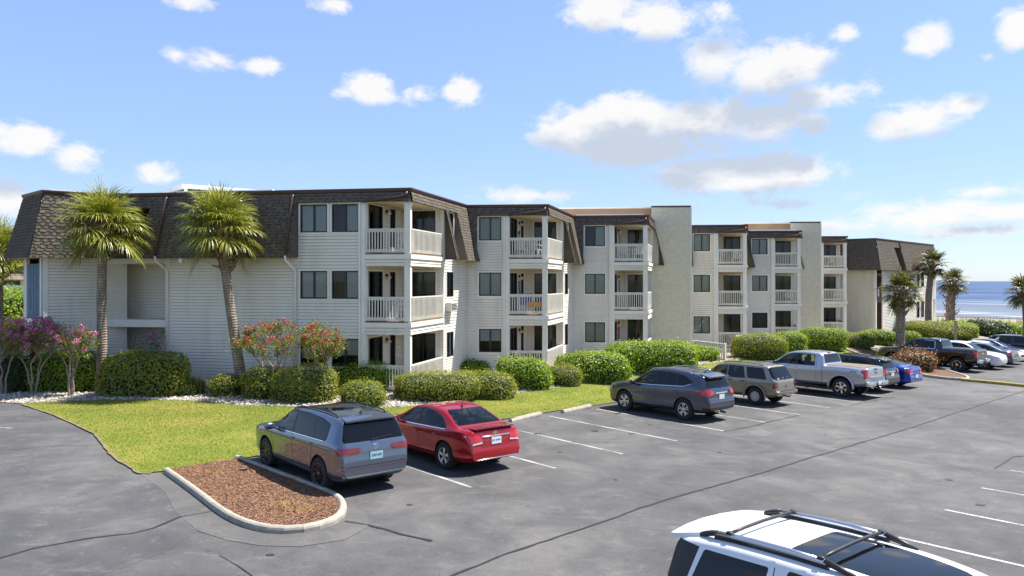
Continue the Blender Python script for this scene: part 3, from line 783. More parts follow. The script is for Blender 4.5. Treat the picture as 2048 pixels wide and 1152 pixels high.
    b = MB(); b.prism([F2, V2(C), C2, B2], 7.84, 7.87); b.build('balcony_ceiling', 'soffit', parent)
    # corner column and wall-end column
    b = MB(); wf.box(b, wf.L-.25, wf.L, zb0, 7.84, -.25, 0); wf.box(b, wf.L-.28, wf.L+.03, 7.72, 7.80, -.28, .03); b.build('column', 'white_trim', parent)
    b = MB(); wf.box(b, uB-.04, uB+.1, FL[0], 7.84, -.18, -.001); b.build('column', 'white_trim', parent)
    b = MB(); ws.box(b, D-.02, D+.10, zb0, 7.84, -.14, .03); b.build('corner_board', 'white_trim', parent)
    # side wall
    Ls = side_end or ws.L
    sw = (D+.38, D+1.30)
    sh = [(sw[0], sw[1], z0, z1) for (z0, z1) in wz] if sidewin else []
    if Ls > D+.3:
        siding(ws, D, Ls, zb0, 7.9, sh, parent)
        if sidewin:
            for (z0, z1) in wz: window(ws, sw[0], sw[1], z0, z1, parent, blind='blind')
        shingles(ws, (0, Ls), (-.07, Ls), parent, zb=7.83, ob=.13, name='roof_band', seed=idx+2)
        s0 = sw[0]-.14; s1 = sw[1]+.18
        shingles(ws, (D+.02, s0), (D+.02, s0), parent, zt=7.83, ot=.13, seed=idx+3)
        shingles(ws, (s1, Ls), (s1, Ls+.25), parent, zt=7.83, ot=.13, seed=idx+4)
        # cheeks of the slot cut through the mansard for the window
        for u, sgn in ((s0, 1), (s1, -1)):
            b = MB(); b.q([ws.pt(u, 7.83, 0), ws.pt(u, 7.83, .15), ws.pt(u, ZM0, .69), ws.pt(u, ZM0, 0)])
            if sgn == 1:
                b.q([ws.pt(u-.06, 7.83, .165), ws.pt(u, 7.83, .165), ws.pt(u, ZM0, .70), ws.pt(u-.06, ZM0, .70)])
            b.build('mansard_cheek', 'shingle', parent)
        b = MB(); 
        for a, c in ((D+.02, s0), (s1, Ls)): b.q([ws.pt(a, ZM0, 0), ws.pt(c, ZM0, 0), ws.pt(c, ZM0, .67), ws.pt(a, ZM0, .67)])
        b.build('soffit', 'soffit', parent)
    else:
        shingles(ws, (0, Ls), (-.07, Ls), parent, zb=7.83, ob=.13, name='roof_band', seed=idx+2)
    # sloping brown pipe from the roof corner to the window end of the balcony
    b = MB(); b.tube([wf.pt(wf.L-.10, 8.22, .12), wf.pt(wf.L-.12, 8.10, .17), wf.pt(wf.L-.35, 8.03, .2), wf.pt(uB+.05, 7.84, .2)], .05, 8); b.build('gutter_pipe', 'brown_metal', parent, smooth=True)
    # white downpipe beside the balcony
    b = MB(); wf.box(b, uB-.20, uB-.11, zb0, 7.82, .03, .10); b.build('downpipe', 'white_trim', parent)
    return wf, ws
def floorpoly(name, pts, z, mat, parent):
    b = MB(); b.q([(p[0], p[1], z) for p in pts]); return b.build(name, mat, parent)

# plan, metres from the camera (x right, y away)
P0, P1c, P2 = (-21.5, 32.6), (-19.46, 30.75), (-17.7, 32.1)
P3, C1, S2 = (-14.83, 31.75), (-4.13, 30.03), (-2.26, 36.80)
C2_, S3 = (1.74, 36.45), (3.52, 42.80)
C3, E3 = (7.76, 42.35), (9.4, 48.4)
S4, C4, S5 = (11.66, 49.95), (15.74, 49.58), (17.5, 55.72)
C5, E5 = (21.6, 55.35), (23.2, 61.3)
S6, C6, E6 = (24.0, 62.45), (28.09, 62.1), (29.9, 68.5)
N0, N1, N2 = (29.2, 67.2), (31.86, 64.9), (43.5, 76.4)

near_b = empty('apartment_building', ON(-4, 31), 'nearest apartment wing of cream siding with brown mansard roof and three corner balcony stacks', 'building')
mid_b = empty('apartment_building', ON(16, 50), 'middle apartment wing with two balcony stacks between the two tall stucco walls', 'building')
far_b = empty('apartment_building', ON(30, 64), 'farthest apartment wing with shingled end block nearest the sea', 'building')
w1 = W(P3, C1)
wa, wb_ = w1.u(601), w1.u(655); wc, wd_ = w1.u(664), w1.u(718)
unit(near_b, P3, C1, S2, [(wa, wb_), (wc, wd_)], 1, uband0=0)
w2 = W(S2, C2_); unit(near_b, S2, C2_, S3, [(w2.u(958), w2.u(1003))], 11, blinds=('blind','blind','sheer'))
w3 = W(S3, C3); unit(near_b, S3, C3, E3, [(w3.u(1170), w3.u(1210))], 21, side_end=5.3, blinds=('sheer','blind','blind'))
w4 = W(S4, C4); unit(mid_b, S4, C4, S5, [(w4.u(1387), w4.u(1420))], 31, blinds=('sheer','sheer','sheer'))
w5 = W(S5, C5); unit(mid_b, S5, C5, E5, [(w5.u(1504), w5.u(1535))], 41, side_end=4.4, blinds=(None,'sheer','sheer'), sidewin=False)
w6 = W(S6, C6); unit(far_b, S6, C6, E6, [(.45, 1.3)], 51, sidewin=False)
# long wall of the nearest bay: trim at its left end and the downpipes
post(w1, .08, -.3, ZM0, .2, near_b, o=-.06)
def downspout(wl, pxtop, pxbot, parent):
    ut, ub = wl.u(pxtop), wl.u(pxbot)
    b = MB(); b.tube([wl.pt(ut, 8.2, .1), wl.pt(ut-.02, 8.1, .2), wl.pt(ub-.14, ZM0+.06, .74)], .05, 8); b.build('downspout', 'brown_metal', parent, smooth=True)
    b = MB(); b.tube([wl.pt(ub-.14, ZM0+.10, .73), wl.pt(ub-.13, ZM0-.12, .70), wl.pt(ub, ZM0-.50, .12), wl.pt(ub+.01, ZM0-.62, .09), wl.pt(ub+.01, -.1, .09)], .05, 8); b.build('downspout', 'white_trim', parent, smooth=True)
downspout(w1, 338, 337, near_b); downspout(w1, 590, 592, near_b)
# flood light under the mansard
b = MB(); w1.box(b, w1.u(377)-.05, w1.u(377)+.05, ZM0-.05, ZM0+.02, .5, .6); w1.box(b, w1.u(379)-.07, w1.u(379)+.07, ZM0-.2, ZM0-.05, .52, .66); b.build('flood_light', 'plastic_white', near_b)
# window air conditioner in the first side wall
ws1 = W(C1, S2)
b = MB(); ws1.box(b, ws1.u(890), ws1.u(902), 3.22, 3.62, -.05, .30); ac = b.build('air_conditioner', 'ac_grille', near_b); _wm[ac.name] = Matrix.Identity(4)
for k in range(5):
    b = MB(); ws1.box(b, ws1.u(890)+.05, ws1.u(902)-.04, 3.27+k*.065, 3.30+k*.065, .30, .308); b.build('louvre', 'black', ac)

# --- turned end block at the left: blue balcony panel face, sunlit shingled face, stair recess
wl0, wl1 = W(P0, P1c), W(P1c, P2)
zb0 = -.2
siding(wl1, 0, wl1.L+.9, zb0, ZM0+.05, [], near_b)
shingles(wl1, (0, wl1.L), (-.62, wl1.L+.30), near_b, seed=61, ob=.40)
shingles(wl0, (0, wl0.L), (-.5, wl0.L+.40), near_b, seed=62, ob=.62)
b = MB(); b.q([wl1.pt(-.2, ZM0, -.4), wl1.pt(wl1.L+.3, ZM0, -.4), wl1.pt(wl1.L+.3, ZM0, .39), wl1.pt(-.62, ZM0, .39)]); b.q([wl0.pt(-.4, ZM0+.002, -.4), wl0.pt(wl0.L, ZM0+.002, -.4), wl0.pt(wl0.L+.38, ZM0+.002, .60), wl0.pt(-.4, ZM0+.002, .60)]); b.build('soffit', 'soffit', near_b)
post(wl1, .07, zb0, ZM0, .16, near_b, o=-.04)
# left face: open stair end with a blue panel, a white band and brown boarding
siding(wl0, 0, .35, zb0, ZM0, [], near_b)
post(wl0, .42, zb0, ZM0, .14, near_b, o=-.03); post(wl0, wl0.L-.28, zb0, ZM0, .16, near_b, o=-.03)
u0_, u1_ = .5, wl0.L-.36
b = MB(); wl0.box(b, u0_, u1_, 2.72, 3.0, -.2, .02); b.build('floor_band', 'white_trim', near_b)
n = 9
for k in range(n):
    b = MB(); a = u0_+(u1_-u0_)*k/n; wl0.box(b, a+.008, a+(u1_-u0_)/n-.008, 3.0, 5.35, -.06, -.02+.006*(k % 2)); b.build('board', 'blue_panel', near_b)
    b = MB(); wl0.box(b, a+.008, a+(u1_-u0_)/n-.008, .2, 2.72, -.32, -.28+.006*(k % 2)); b.build('board', 'brown_panel', near_b)
b = MB(); wl0.box(b, u0_, u1_, 5.35, ZM0, -.5, -.4); b.build('lintel', 'brown_panel', near_b)
# stair recess between the end block and the long wall
rA, rB = V2(P2)+Vector((.0, .0)), V2(P3)
wr = W(rA, rB); nrm = wr.n
back = W(rA-nrm*1.5, rB-nrm*1.5)
siding(back, -.4, back.L+.2, zb0, 8.0, [], near_b)
siding(W(V2(P3)-nrm*1.5, P3), 0, 1.5, zb0, 5.6, [], near_b)
siding(W(P2, rA-nrm*1.5), 0, 1.5, zb0, 5.6, [], near_b)
for z0, z1 in ((5.36, 5.6), (2.62, 2.94)):
    b = MB(); wr.box(b, 0, wr.L-.02, z0, z1, -1.5, -.02); b.build('landing_slab', 'white_trim', near_b)
b = MB(); wr.box(b, -.3, wr.L+.3, 8.0, 8.05, -1.6, -.01); b.build('recess_ceiling', 'brown_panel', near_b)
b = MB(); wr.box(b, -.2, wr.L+.2, 5.62, 8.0, -1.46, -1.40); wr.box(b, .0, .06, 5.62, 8.0, -1.4, .0); wr.box(b, wr.L-.4, wr.L-.34, 5.62, 8.0, -1.4, 0); b.build('recess_dark_lining', 'brown_panel', near_b)  # dark brown lining added so that the roof opening reads as dark
shingles(wr, (0, wr.L), (0, wr.L), near_b, zb=7.72, ob=.16, name='roof_band', seed=63)
shingles(wr, (0, .35), (0, .35), near_b, zt=7.72, ot=.16, seed=64)
shingles(wr, (wr.L-.62, wr.L+.02), (wr.L-1.15, wr.L+.02), near_b, zt=7.72, ot=.16, seed=65)
shingles(wr, (.3, wr.L-1.15), (.3, wr.L-1.15), near_b, zt=6.15, ot=.5, ob=.66, name='parapet_shingles', seed=66)
b = MB(); b.q([wr.pt(wr.L-.62, 7.72, .16), wr.pt(wr.L-1.15, ZM0, .68), wr.pt(wr.L-1.15, ZM0, -.3), wr.pt(wr.L-.62, 7.72, -.3)]); b.q([wr.pt(0, ZM0, -.2), wr.pt(wr.L, ZM0, -.2), wr.pt(wr.L, ZM0, .66), wr.pt(0, ZM0, .66)]); b.build('mansard_cheek', 'shingle', near_b)
gutter([P0, P1c, P2, P3, C1, S2, C2_, S3, C3, (V2(C3)+(V2(E3)-V2(C3)).normalized()*5.3)], near_b)
# flat roofs with a white edge
def roof(pts, parent, z=ZR-.04):
    floorpoly('roof', pts, z, 'roof_white', parent)
roof([P0, P1c, P2, P3, C1, S2, C2_, S3, C3, E3, (4, 54), (-24, 46)], near_b)
def capline(path, parent, inset=.45, z=ZR+.10):
    b = MB(); pts = [V2(p) for p in path]
    for a, c in zip(pts, pts[1:]):
        d = (c-a).normalized(); n = Vector((-d.y, d.x)); a2, c2 = a+n*inset+d*.2, c+n*inset-d*.2
        b.bar((a2.x, a2.y, z-.07), (c2.x, c2.y, z-.07), .16, .14)
    b.build('roof_cap', 'roof_white', parent)
capline([P1c, P2], near_b); capline([P3, (V2(P3)+(V2(C1)-V2(P3))*.45)], near_b); capline([S3, C3], near_b); capline([S5, C5], mid_b)
roof([S4, C4, S5, C5, E5, (20, 66), (6, 54)], mid_b)
gutter([S4, C4, S5, C5, (V2(C5)+(V2(E5)-V2(C5)).normalized()*4.4)], mid_b)
# --- stucco party walls with the orange parapet screens
def stucco_tower(a, b_, left, label, zt=9.2):
    a, b_ = V2(a), V2(b_); wl = W(a, b_)
    e = empty('stucco_wall', ON(a.x, a.y), label, 'wall')
    m_ = MB(); wl.box(m_, 0, wl.L, -1, zt, -7, 0); m_.build('stucco_face', 'stucco', e)
    m_ = MB(); wl.box(m_, -.01, wl.L+.03, zt, zt+.1, -7, .04); m_.build('coping', 'brown_metal', e)
    m_ = MB(); wl.box(m_, wl.L, wl.L+.07, -1, zt-.02, -.12, .02); m_.build('edge_trim', 'white_trim', e)
    wo = W(a-wl.d*left, a); m_ = MB(); wo.box(m_, 0, wo.L-.005, 8.0, zt-.02, -5, -.3); m_.build('screen_wall', 'orange_wall', e)
    m_ = MB(); wo.box(m_, -.03, wo.L-.02, zt-.02, zt+.07, -5, -.26); m_.build('screen_coping', 'white_trim', e)
    return e
stucco_tower((8.72, 46.15), (11.08, 45.93), 5.9, 'tall beige stucco wall with orange screen beside the third balcony stack')
stucco_tower((22.3, 59.1), (24.55, 58.9), 3.6, 'tall beige stucco wall farther along, beside the far balcony stack', zt=9.25)
# --- end block of the far wing
wn0, wn1 = W(N0, N1), W(N1, N2)
zf = -.7
siding(wn0, -.6, wn0.L, zf, ZM0+.05, [], far_b, 'siding_cream')
shingles(wn0, (0, wn0.L), (-.4, wn0.L+.6), far_b, seed=71)
rec0, rec1 = .25, 1.65
wins = [(wn1.u(1832.5), wn1.u(1838.5)), (wn1.u(1841), wn1.u(1847.5))]
hol = [(rec0, rec1, 0, ZM0)] + [(a, c, z0, z1) for a, c in wins for z0, z1 in ((1.0, 2.6), (4.0, 5.3))]
siding(wn1, 0, wn1.L-.4, zf, ZM0+.05, hol, far_b)
for a, c in wins:
    for z0, z1 in ((1.0, 2.6), (4.0, 5.3)): window(wn1, a, c, z0, z1, far_b, blind='sheer')
post(wn1, .1, zf, ZM0, .22, far_b, o=-.06); post(wn1, rec1+.08, zf, ZM0, .16, far_b, o=-.04)
b = MB(); wn1.box(b, rec0, rec1, zf, ZM0, -1.6, -1.5); wn1.box(b, rec0-.03, rec0, zf, ZM0, -1.6, -.05); wn1.box(b, rec1, rec1+.03, zf, ZM0, -1.6, -.05); b.build('stair_lining', 'brown_panel', far_b)
for z in (FL[1], FL[0], 5.3):
    b = MB(); wn1.box(b, rec0, rec1, z-.25, z, -1.5, -.06); b.build('landing_slab', 'deck_wood', far_b)
pmat('rust_board', (.22, .085, .04), .75, var=.25, vscale=5)
for k in range(7):
    b = MB(); a = rec0+(rec1-rec0)*k/7; wn1.box(b, a+.01, a+(rec1-rec0)/7-.01, FL[1], FL[1]+1.05, -.14, -.10); b.build('board', 'rust_board', far_b)
b = MB(); wn1.box(b, rec0+.6, rec0+.85, FL[1]+.3, FL[1]+.95, -.10, -.06); b.build('notice_board', 'plastic_white', far_b)
ns0, ns1 = wn1.L*.27, wn1.L*.36
tw0, tw1 = wn1.L*.74, wn1.L*.93
shingles(wn1, (0, wn1.L), (0, wn1.L), far_b, zb=7.7, ob=.15, name='roof_band', seed=72)
shingles(wn1, (-.02, ns0-.2), (-.6, ns0+.25), far_b, zt=7.7, ot=.15, seed=73)
shingles(wn1, (ns1, tw0), (ns1+.3, tw0), far_b, zt=7.7, ot=.15, seed=74)
b = MB(); wn1.box(b, ns0-.2, ns1+.4, ZM0, 7.7, -.3, -.25); b.build('slot_lining', 'brown_panel', far_b)
b = MB(); b.q([wn1.pt(ns1, 7.7, .15), wn1.pt(ns1+.3, ZM0, .67), wn1.pt(ns1+.3, ZM0, -.25), wn1.pt(ns1, 7.7, -.25)]); b.q([wn1.pt(-.3, ZM0, -.2), wn1.pt(tw0, ZM0, -.2), wn1.pt(tw0, ZM0, .65), wn1.pt(-.3, ZM0, .65)]); b.build('mansard_cheek', 'shingle', far_b)
siding(wn1, tw0, wn1.L-.4, ZM0, 7.7, [(tw0+.2, tw0+1.1, 6.5, 7.6), (tw0+1.3, tw0+2.2, 6.5, 7.6)], far_b)
for a in (tw0+.2, tw0+1.3): window(wn1, a, a+.9, 6.5, 7.6, far_b, blind='sheer')
b = MB(); b.tube([wn1.pt(ns1-.1, 8.2, .1), wn1.pt(ns1-.05, 7.6, .25)], .05, 6); b.build('downspout', 'brown_metal', far_b)
b = MB(); wn1.box(b, wn1.L-.42, wn1.L-.2, zf, ZM0, -.2, .02); wn1.box(b, wn1.L+.7, wn1.L+.9, zf, 7.7, -.2, 0); b.build('corner_board', 'white_trim', far_b)
for z in FL:
    b = MB(); wn1.box(b, wn1.L-.2, wn1.L+.9, z-.2, z, -1.5, -.02); b.build('end_deck', 'white_trim', far_b); 
    b = MB(); wn1.box(b, wn1.L-.2, wn1.L+.9, z+.95, z+1.0, -.1, -.04); b.build('end_rail', 'rail_paint', far_b)
gutter([S6, C6, (V2(C6)+(V2(E6)-V2(C6)).normalized()*5.2)], far_b)
gutter([N0, N1, N2], far_b)
roof([S6, C6, E6, N1, N2, (36, 84), (16, 72)], far_b)
# back walls so that the blocks are closed
for pts, par in ((((-21.5, 32.6), (-24, 46), (4, 54), (9.4, 48.4)), near_b), (((11.66, 49.95), (6, 54), (20, 66), (23.2, 61.3)), mid_b), (((24, 62.45), (16, 72), (36, 84), (43.5, 76.4)), far_b)):
    b = MB()
    for a, c in zip(pts, pts[1:]): b.q([(a[0], a[1], -1.2), (c[0], c[1], -1.2), (c[0], c[1], 8.3), (a[0], a[1], 8.3)])
    b.build('rear_wall', 'siding', par)
# --- white rooftop penthouse
e = empty('rooftop_penthouse', (-17.7, 40, 8.35), 'white rooftop penthouse with a dark window strip behind the left palm', 'penthouse')
A_ = V2((-17.7, 40)); wr_ = W(A_, A_+Vector((.77, .64))*5); wl_ = W(A_+Vector((-.64, .77))*6, A_)
m_ = MB(); m_.prism([A_, wr_.b, wr_.b+(wl_.a-A_), wl_.a], 8.3, 9.45); m_.build('wall', 'siding', e)
m_ = MB(); m_.prism([A_-Vector((.05, .2)), wr_.b+Vector((.2, -.05)), wr_.b+(wl_.a-A_), wl_.a+Vector((-.2, 0))], 9.62, 9.84); m_.build('roof', 'roof_white', e)
m_ = MB(); m_.prism([A_+Vector((.02, .08)), wr_.b+Vector((-.05, .05)), wr_.b+(wl_.a-A_), wl_.a+Vector((.05, 0))], 9.45, 9.62); m_.build('window_strip', 'pane_dark', e)
m_ = MB(); wr_.box(m_, 0, .15, 8.4, 9.62, -.1, .02); m_.build('corner_board', 'white_trim', e)
# --- access ramp with white railings in front of the middle wing
e = empty('access_ramp', P(1440, 712), 'white railed access ramp leading to the middle wing past the hedges', 'ramp')
ra = Vector((11.1, 45.6, 0)); 
rb = P(1449, 722); 
wrp = W((ra.x, ra.y), (rb.x, rb.y)); zA, zB = .95, rb.z+1.0
m_ = MB(); m_.bar(wrp.pt(0, zA), wrp.pt(wrp.L, zB), .10, .05); m_.bar(wrp.pt(0, zA-.10), wrp.pt(wrp.L, zB-.10), .04, .09); m_.bar(wrp.pt(0, zA-.92), wrp.pt(wrp.L, zB-.92), .04, .12)
rr = m_.build('handrail', 'rail_paint', e); _wm[rr.name] = Matrix.Identity(4)
nb = int(wrp.L/.16)
for k in range(nb+1):
    u = wrp.L*k/nb; link('baluster', baluster_mesh(.9, .055), rr, M=wrp.M(u, zA+(zB-zA)*k/nb-.95, .03))
m_ = MB(); wrp.box(m_, wrp.L-.06, wrp.L+.08, rb.z-.1, zB+.05, -.07, .07); m_.build('post', 'rail_paint', e)
m_ = MB(); m_.bar(wrp.pt(0, zA-1.0, -.6), wrp.pt(wrp.L, zB-1.0, -.6), 1.1, .06); m_.build('ramp_deck', 'deck_wood', e)
# ================================================================== PLANTING
import numpy as np
def leafmat(name, cols, rough=.45, transl=.25, spec=.4):
    m, t, b = newmat(name); o = [n for n in t.n if n.type == 'OUTPUT_MATERIAL'][0]
    ge = t.add('ShaderNodeNewGeometry'); k = len(cols)-1
    c = t.ramp(ge.outputs['Random Per Island'], [(i/k, x) for i, x in enumerate(cols)])
    t.l.new(c, b.inputs['Base Color']); b.inputs['Roughness'].default_value = rough; b.inputs['Specular IOR Level'].default_value = spec
    tr = t.add('ShaderNodeBsdfTranslucent'); t.l.new(t.mix(1.0, c, (1.2, 1.25, .6), 'MULTIPLY'), tr.inputs[0])
    mx = t.add('ShaderNodeMixShader', inp={0: transl}); t.l.new(b.outputs[0], mx.inputs[1]); t.l.new(tr.outputs[0], mx.inputs[2]); t.l.new(mx.outputs[0], o.inputs[0]); return m
leafmat('hedge_leaf', [(.08,.15,.010),(.16,.27,.018),(.23,.34,.022),(.30,.39,.028),(.38,.41,.045)], transl=.42)
leafmat('hedge_leaf_olive', [(.09,.13,.012),(.18,.23,.022),(.25,.29,.03),(.31,.32,.042),(.36,.29,.09)], transl=.42)
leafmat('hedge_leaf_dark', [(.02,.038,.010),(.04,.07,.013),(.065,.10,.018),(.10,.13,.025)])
leafmat('redtip_leaf', [(.10,.10,.02),(.28,.09,.05),(.40,.10,.07),(.32,.20,.07),(.16,.17,.03)])
leafmat('crape_leaf', [(.07,.11,.018),(.15,.20,.025),(.24,.26,.035),(.34,.22,.05)], transl=.4)
leafmat('flower_pink', [(.50,.12,.36),(.62,.20,.46),(.70,.32,.56),(.56,.15,.30)], transl=.35)
leafmat('flower_red', [(.45,.02,.09),(.60,.03,.14),(.66,.06,.17),(.38,.02,.06)], transl=.35)
leafmat('flower_white', [(.6,.5,.4),(.7,.65,.5)], transl=.3)
leafmat('palm_leaf', [(.13,.165,.02),(.22,.245,.03),(.32,.325,.05),(.46,.42,.12)], rough=.32, transl=.22, spec=.6)
leafmat('palm_leaf_far', [(.05,.065,.018),(.09,.10,.025),(.14,.14,.035),(.30,.24,.11)], rough=.4, transl=.2)
leafmat('dune_grass', [(.20,.19,.05),(.32,.28,.09),(.42,.36,.16)], rough=.7)
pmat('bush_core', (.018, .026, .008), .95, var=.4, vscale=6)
pmat('palm_bark', (.17, .135, .105), .95, var=.35, vscale=5, bump=1.0, bscale=18)
pmat('palm_boot', (.20, .13, .075), .9, island=.5)
pmat('crape_bark', (.30, .23, .17), .85, var=.35, vscale=9)
# palm trunk: rings of old leaf scars
m, t, b = newmat('palm_trunk'); ge = t.add('ShaderNodeNewGeometry'); sp = t.add('ShaderNodeSeparateXYZ'); t.l.new(ge.outputs['Position'], sp.inputs[0])
wv = t.math('SINE', t.math('MULTIPLY_ADD', t.noise(ge.outputs['Position'], 3, 3), 6.0, t.math('MULTIPLY', sp.outputs[2], 60)))
n = t.noise(t.mapping(ge.outputs['Position'], (1, 1, .35)), 9, 5, .65)
c = t.ramp(t.math('MULTIPLY_ADD', wv, .14, n), [(.3, (.13, .098, .072)), (.52, (.26, .205, .155)), (.75, (.38, .31, .24))])
t.l.new(c, b.inputs['Base Color']); b.inputs['Roughness'].default_value = .95
bp = t.add('ShaderNodeBump', inp={'Strength': .8, 'Distance': .03, 'Height': t.math('MULTIPLY_ADD', wv, .3, n)}); t.l.new(bp.outputs[0], b.inputs['Normal'])

def np_mesh(name, verts, mat, k=4):
    """faces of k consecutive vertices"""
    n = len(verts); nf = n//k; me = bpy.data.meshes.new(name)
    me.vertices.add(n); me.vertices.foreach_set('co', verts.astype(np.float32).ravel())
    me.loops.add(n); me.loops.foreach_set('vertex_index', np.arange(n, dtype=np.int32))
    me.polygons.add(nf); me.polygons.foreach_set('loop_start', np.arange(0, n, k, dtype=np.int32))
    try: me.polygons.foreach_set('loop_total', np.full(nf, k, dtype=np.int32))
    except Exception: pass
    me.update(calc_edges=True); me.materials.append(MAT[mat]); return me
def leaves_np(pos, nrm, size, rng, aspect=.5, tilt=.7):
    """one rhombic leaf per point, facing roughly along nrm"""
    n = len(pos); nn = nrm + rng.normal(0, tilt, (n, 3)); nn /= np.linalg.norm(nn, axis=1)[:, None]+1e-9
    a = rng.normal(0, 1, (n, 3)); a -= (a*nn).sum(1)[:, None]*nn; a /= np.linalg.norm(a, axis=1)[:, None]+1e-9
    b = np.cross(nn, a); s = (size*rng.uniform(.6, 1.3, n))[:, None]
    out = np.empty((n, 4, 3)); out[:, 0] = pos-a*s*.5; out[:, 1] = pos+b*s*aspect*.5-a*s*.05; out[:, 2] = pos+a*s*.5; out[:, 3] = pos-b*s*aspect*.5-a*s*.05
    return out.reshape(-1, 3)
def lump(u, seed, k=1.0):
    r = np.random.default_rng(seed); f = np.zeros(len(u))
    for i in range(7):
        w_ = r.normal(0, 1, 3); w_ = w_/np.linalg.norm(w_)*r.uniform(2, 6.5)*k; f += np.sin(u@w_+r.uniform(0, 6.3))/7*1.6
    return f
def bush_mesh(rx, ry, h, n_exp=3.0, leaf=.06, dens=800, seed=1, mat='hedge_leaf', bump=.06, name='foliage', loose=.05, floor=.0):
    """clipped shrub: leaves through the outer skin of a rounded block, base at z=0"""
    rng = np.random.default_rng(seed)
    area = 2*(2*rx*2*ry)*.5+2*(rx+ry)*2*h*.9
    n = int(area*dens); d = rng.normal(0, 1, (n, 3)); d[:, 2] = np.abs(d[:, 2])*1.0-.25*rng.random(n); d /= np.linalg.norm(d, axis=1)[:, None]
    hz = h*.52; sc = np.array([rx, ry, hz])
    # superellipsoid radius along d
    q = np.abs(d)**n_exp; rr = (q.sum(1))**(-1/n_exp)
    p = d*rr[:, None]; lp = lump(p, seed)
    p = p*(1+bump*lp)[:, None]
    low = rng.random(n) < .38; k = low.sum(); th = rng.uniform(0, 2*np.pi, k); ch, sh = np.cos(th), np.sin(th); rh = (np.abs(ch)**n_exp+np.abs(sh)**n_exp)**(-1/n_exp)
    zl = -rng.random(k); wob_ = (1+bump*lump(np.stack([ch, sh, zl], 1), seed))*(1-.10*zl**4)
    p[low] = np.stack([ch*rh*wob_, sh*rh*wob_, zl], 1)
    pos = p*sc; pg = p.copy(); pg[low, 2] = .15; g = np.sign(pg)*np.abs(pg)**(n_exp-1)/sc; g /= np.linalg.norm(g, axis=1)[:, None]
    pos += g*(rng.normal(0, loose*.5, n)-loose*rng.random(n)**2)[:, None]
    st = rng.random(n) < .07; pos[st] += g[st]*rng.uniform(.02, loose*1.6+.05, st.sum())[:, None]
    pos[:, 2] += hz; keep = pos[:, 2] > floor; 
    return np_mesh(name, leaves_np(pos[keep], g[keep]+np.array([0, 0, .25]), leaf, rng, .55, .5), mat)
_core = {}
def core_mesh():  # solid filler inside the leaves, coloured dark like a shaded interior
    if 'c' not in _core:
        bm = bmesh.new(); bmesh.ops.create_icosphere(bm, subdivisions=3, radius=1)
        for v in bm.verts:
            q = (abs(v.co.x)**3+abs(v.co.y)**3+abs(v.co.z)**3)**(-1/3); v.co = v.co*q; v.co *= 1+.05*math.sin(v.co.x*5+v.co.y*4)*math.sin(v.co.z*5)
        me = bpy.data.meshes.new('dark_core'); bm.to_mesh(me); bm.free(); me.materials.append(MAT['bush_core']); _core['c'] = me
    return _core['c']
def bush(x0, x1, yt, yb, label, mat='hedge_leaf', n_exp=3.0, depth=None, leaf=.065, dens=700, seed=None, group='clipped hedges in the planting bed', cat='hedge', name='hedge', bump=.10, rz=0, loose=.075, extra=0):
    cx = (x0+x1)/2; g = P(cx, yb); Y = g.y; seed = seed or int(x0*3+yb)
    w_ = (x1-x0)/FPX*Y; h = (yb-yt)/FPX*Y
    ry = (depth or min(w_*.9, 1.9))/2; c = g*(1+ry/Y); c.z = zg(c.x, c.y)
    h = HCAM-(yt-YHOR)/FPX*(Y+ry*.6)-c.z
    e = empty(name, c, label, cat, rz, group)
    rx = w_/2
    child('foliage', bush_mesh(rx, ry, h, n_exp, leaf, dens, seed, mat, bump, loose=loose), e, kind='stuff')
    co = child('dark_core', core_mesh(), e); co.scale = (rx*.90, ry*.90, h*.52); co.location = (0, 0, h*.40)
    return e
B = bush
B(-20,66,711,787,'dark hedge at the left edge behind the pink crape myrtle','hedge_leaf_dark',2.6,leaf=.075,dens=650)
B(60,208,711,786,'long flat-topped hedge left of the straight palm trunk','hedge_leaf',4,depth=1.5,leaf=.105,dens=430)
B(204,374,712,797,'tall boxy hedge just right of the straight palm trunk','hedge_leaf_olive',4,depth=1.7,leaf=.105,dens=430)
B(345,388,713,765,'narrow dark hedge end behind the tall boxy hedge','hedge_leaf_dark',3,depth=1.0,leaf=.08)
B(350,408,760,794,'small round hedge in front of the tall boxy hedge','hedge_leaf_olive',2.5,leaf=.075,dens=620)
B(420,483,752,796,'small round hedge left of the leaning palm trunk','hedge_leaf_olive',2.6,leaf=.075,dens=620)
B(487,572,738,802,'shaded round hedge right of the leaning palm trunk behind the red crape myrtle','hedge_leaf_olive',2.6,leaf=.075,dens=560,depth=1.6)
B(545,674,737,810,'broad olive dome hedge behind the grey crossover','hedge_leaf_olive',2.4,leaf=.075,dens=560,depth=2.0)
B(648,798,728,787,'bright green loose hedge under the nearest corner balcony','hedge_leaf',2.8,leaf=.105,dens=430,bump=.13,loose=.12,depth=1.7)
B(680,772,767,818,'small round hedge above the red sedan\'s bonnet','hedge_leaf_olive',2.4,leaf=.075,dens=620)
B(785,958,749,808,'wide olive hedge in front of the nearest balcony corner','hedge_leaf_olive',2.8,leaf=.075,dens=560,depth=2.1)
B(905,1031,747,802,'olive hedge joined to the right end of the wide one','hedge_leaf_olive',2.5,leaf=.075,dens=560,depth=2.0)
B(897,978,721,752,'small bright hedge against the sunlit side wall','hedge_leaf',3,leaf=.105,dens=430,bump=.1)
B(988,1102,719,782,'bright green hedge under the second balcony stack','hedge_leaf',2.9,leaf=.105,dens=430,bump=.12,loose=.1)
B(1086,1164,733,775,'small olive hedge right of the bright green one under the second balconies','hedge_leaf_olive',2.4,leaf=.06,dens=800)
B(1112,1258,709,769,'bright rounded hedge left of the longest green hedge','hedge_leaf',2.8,leaf=.115,dens=380,bump=.12,loose=.1)
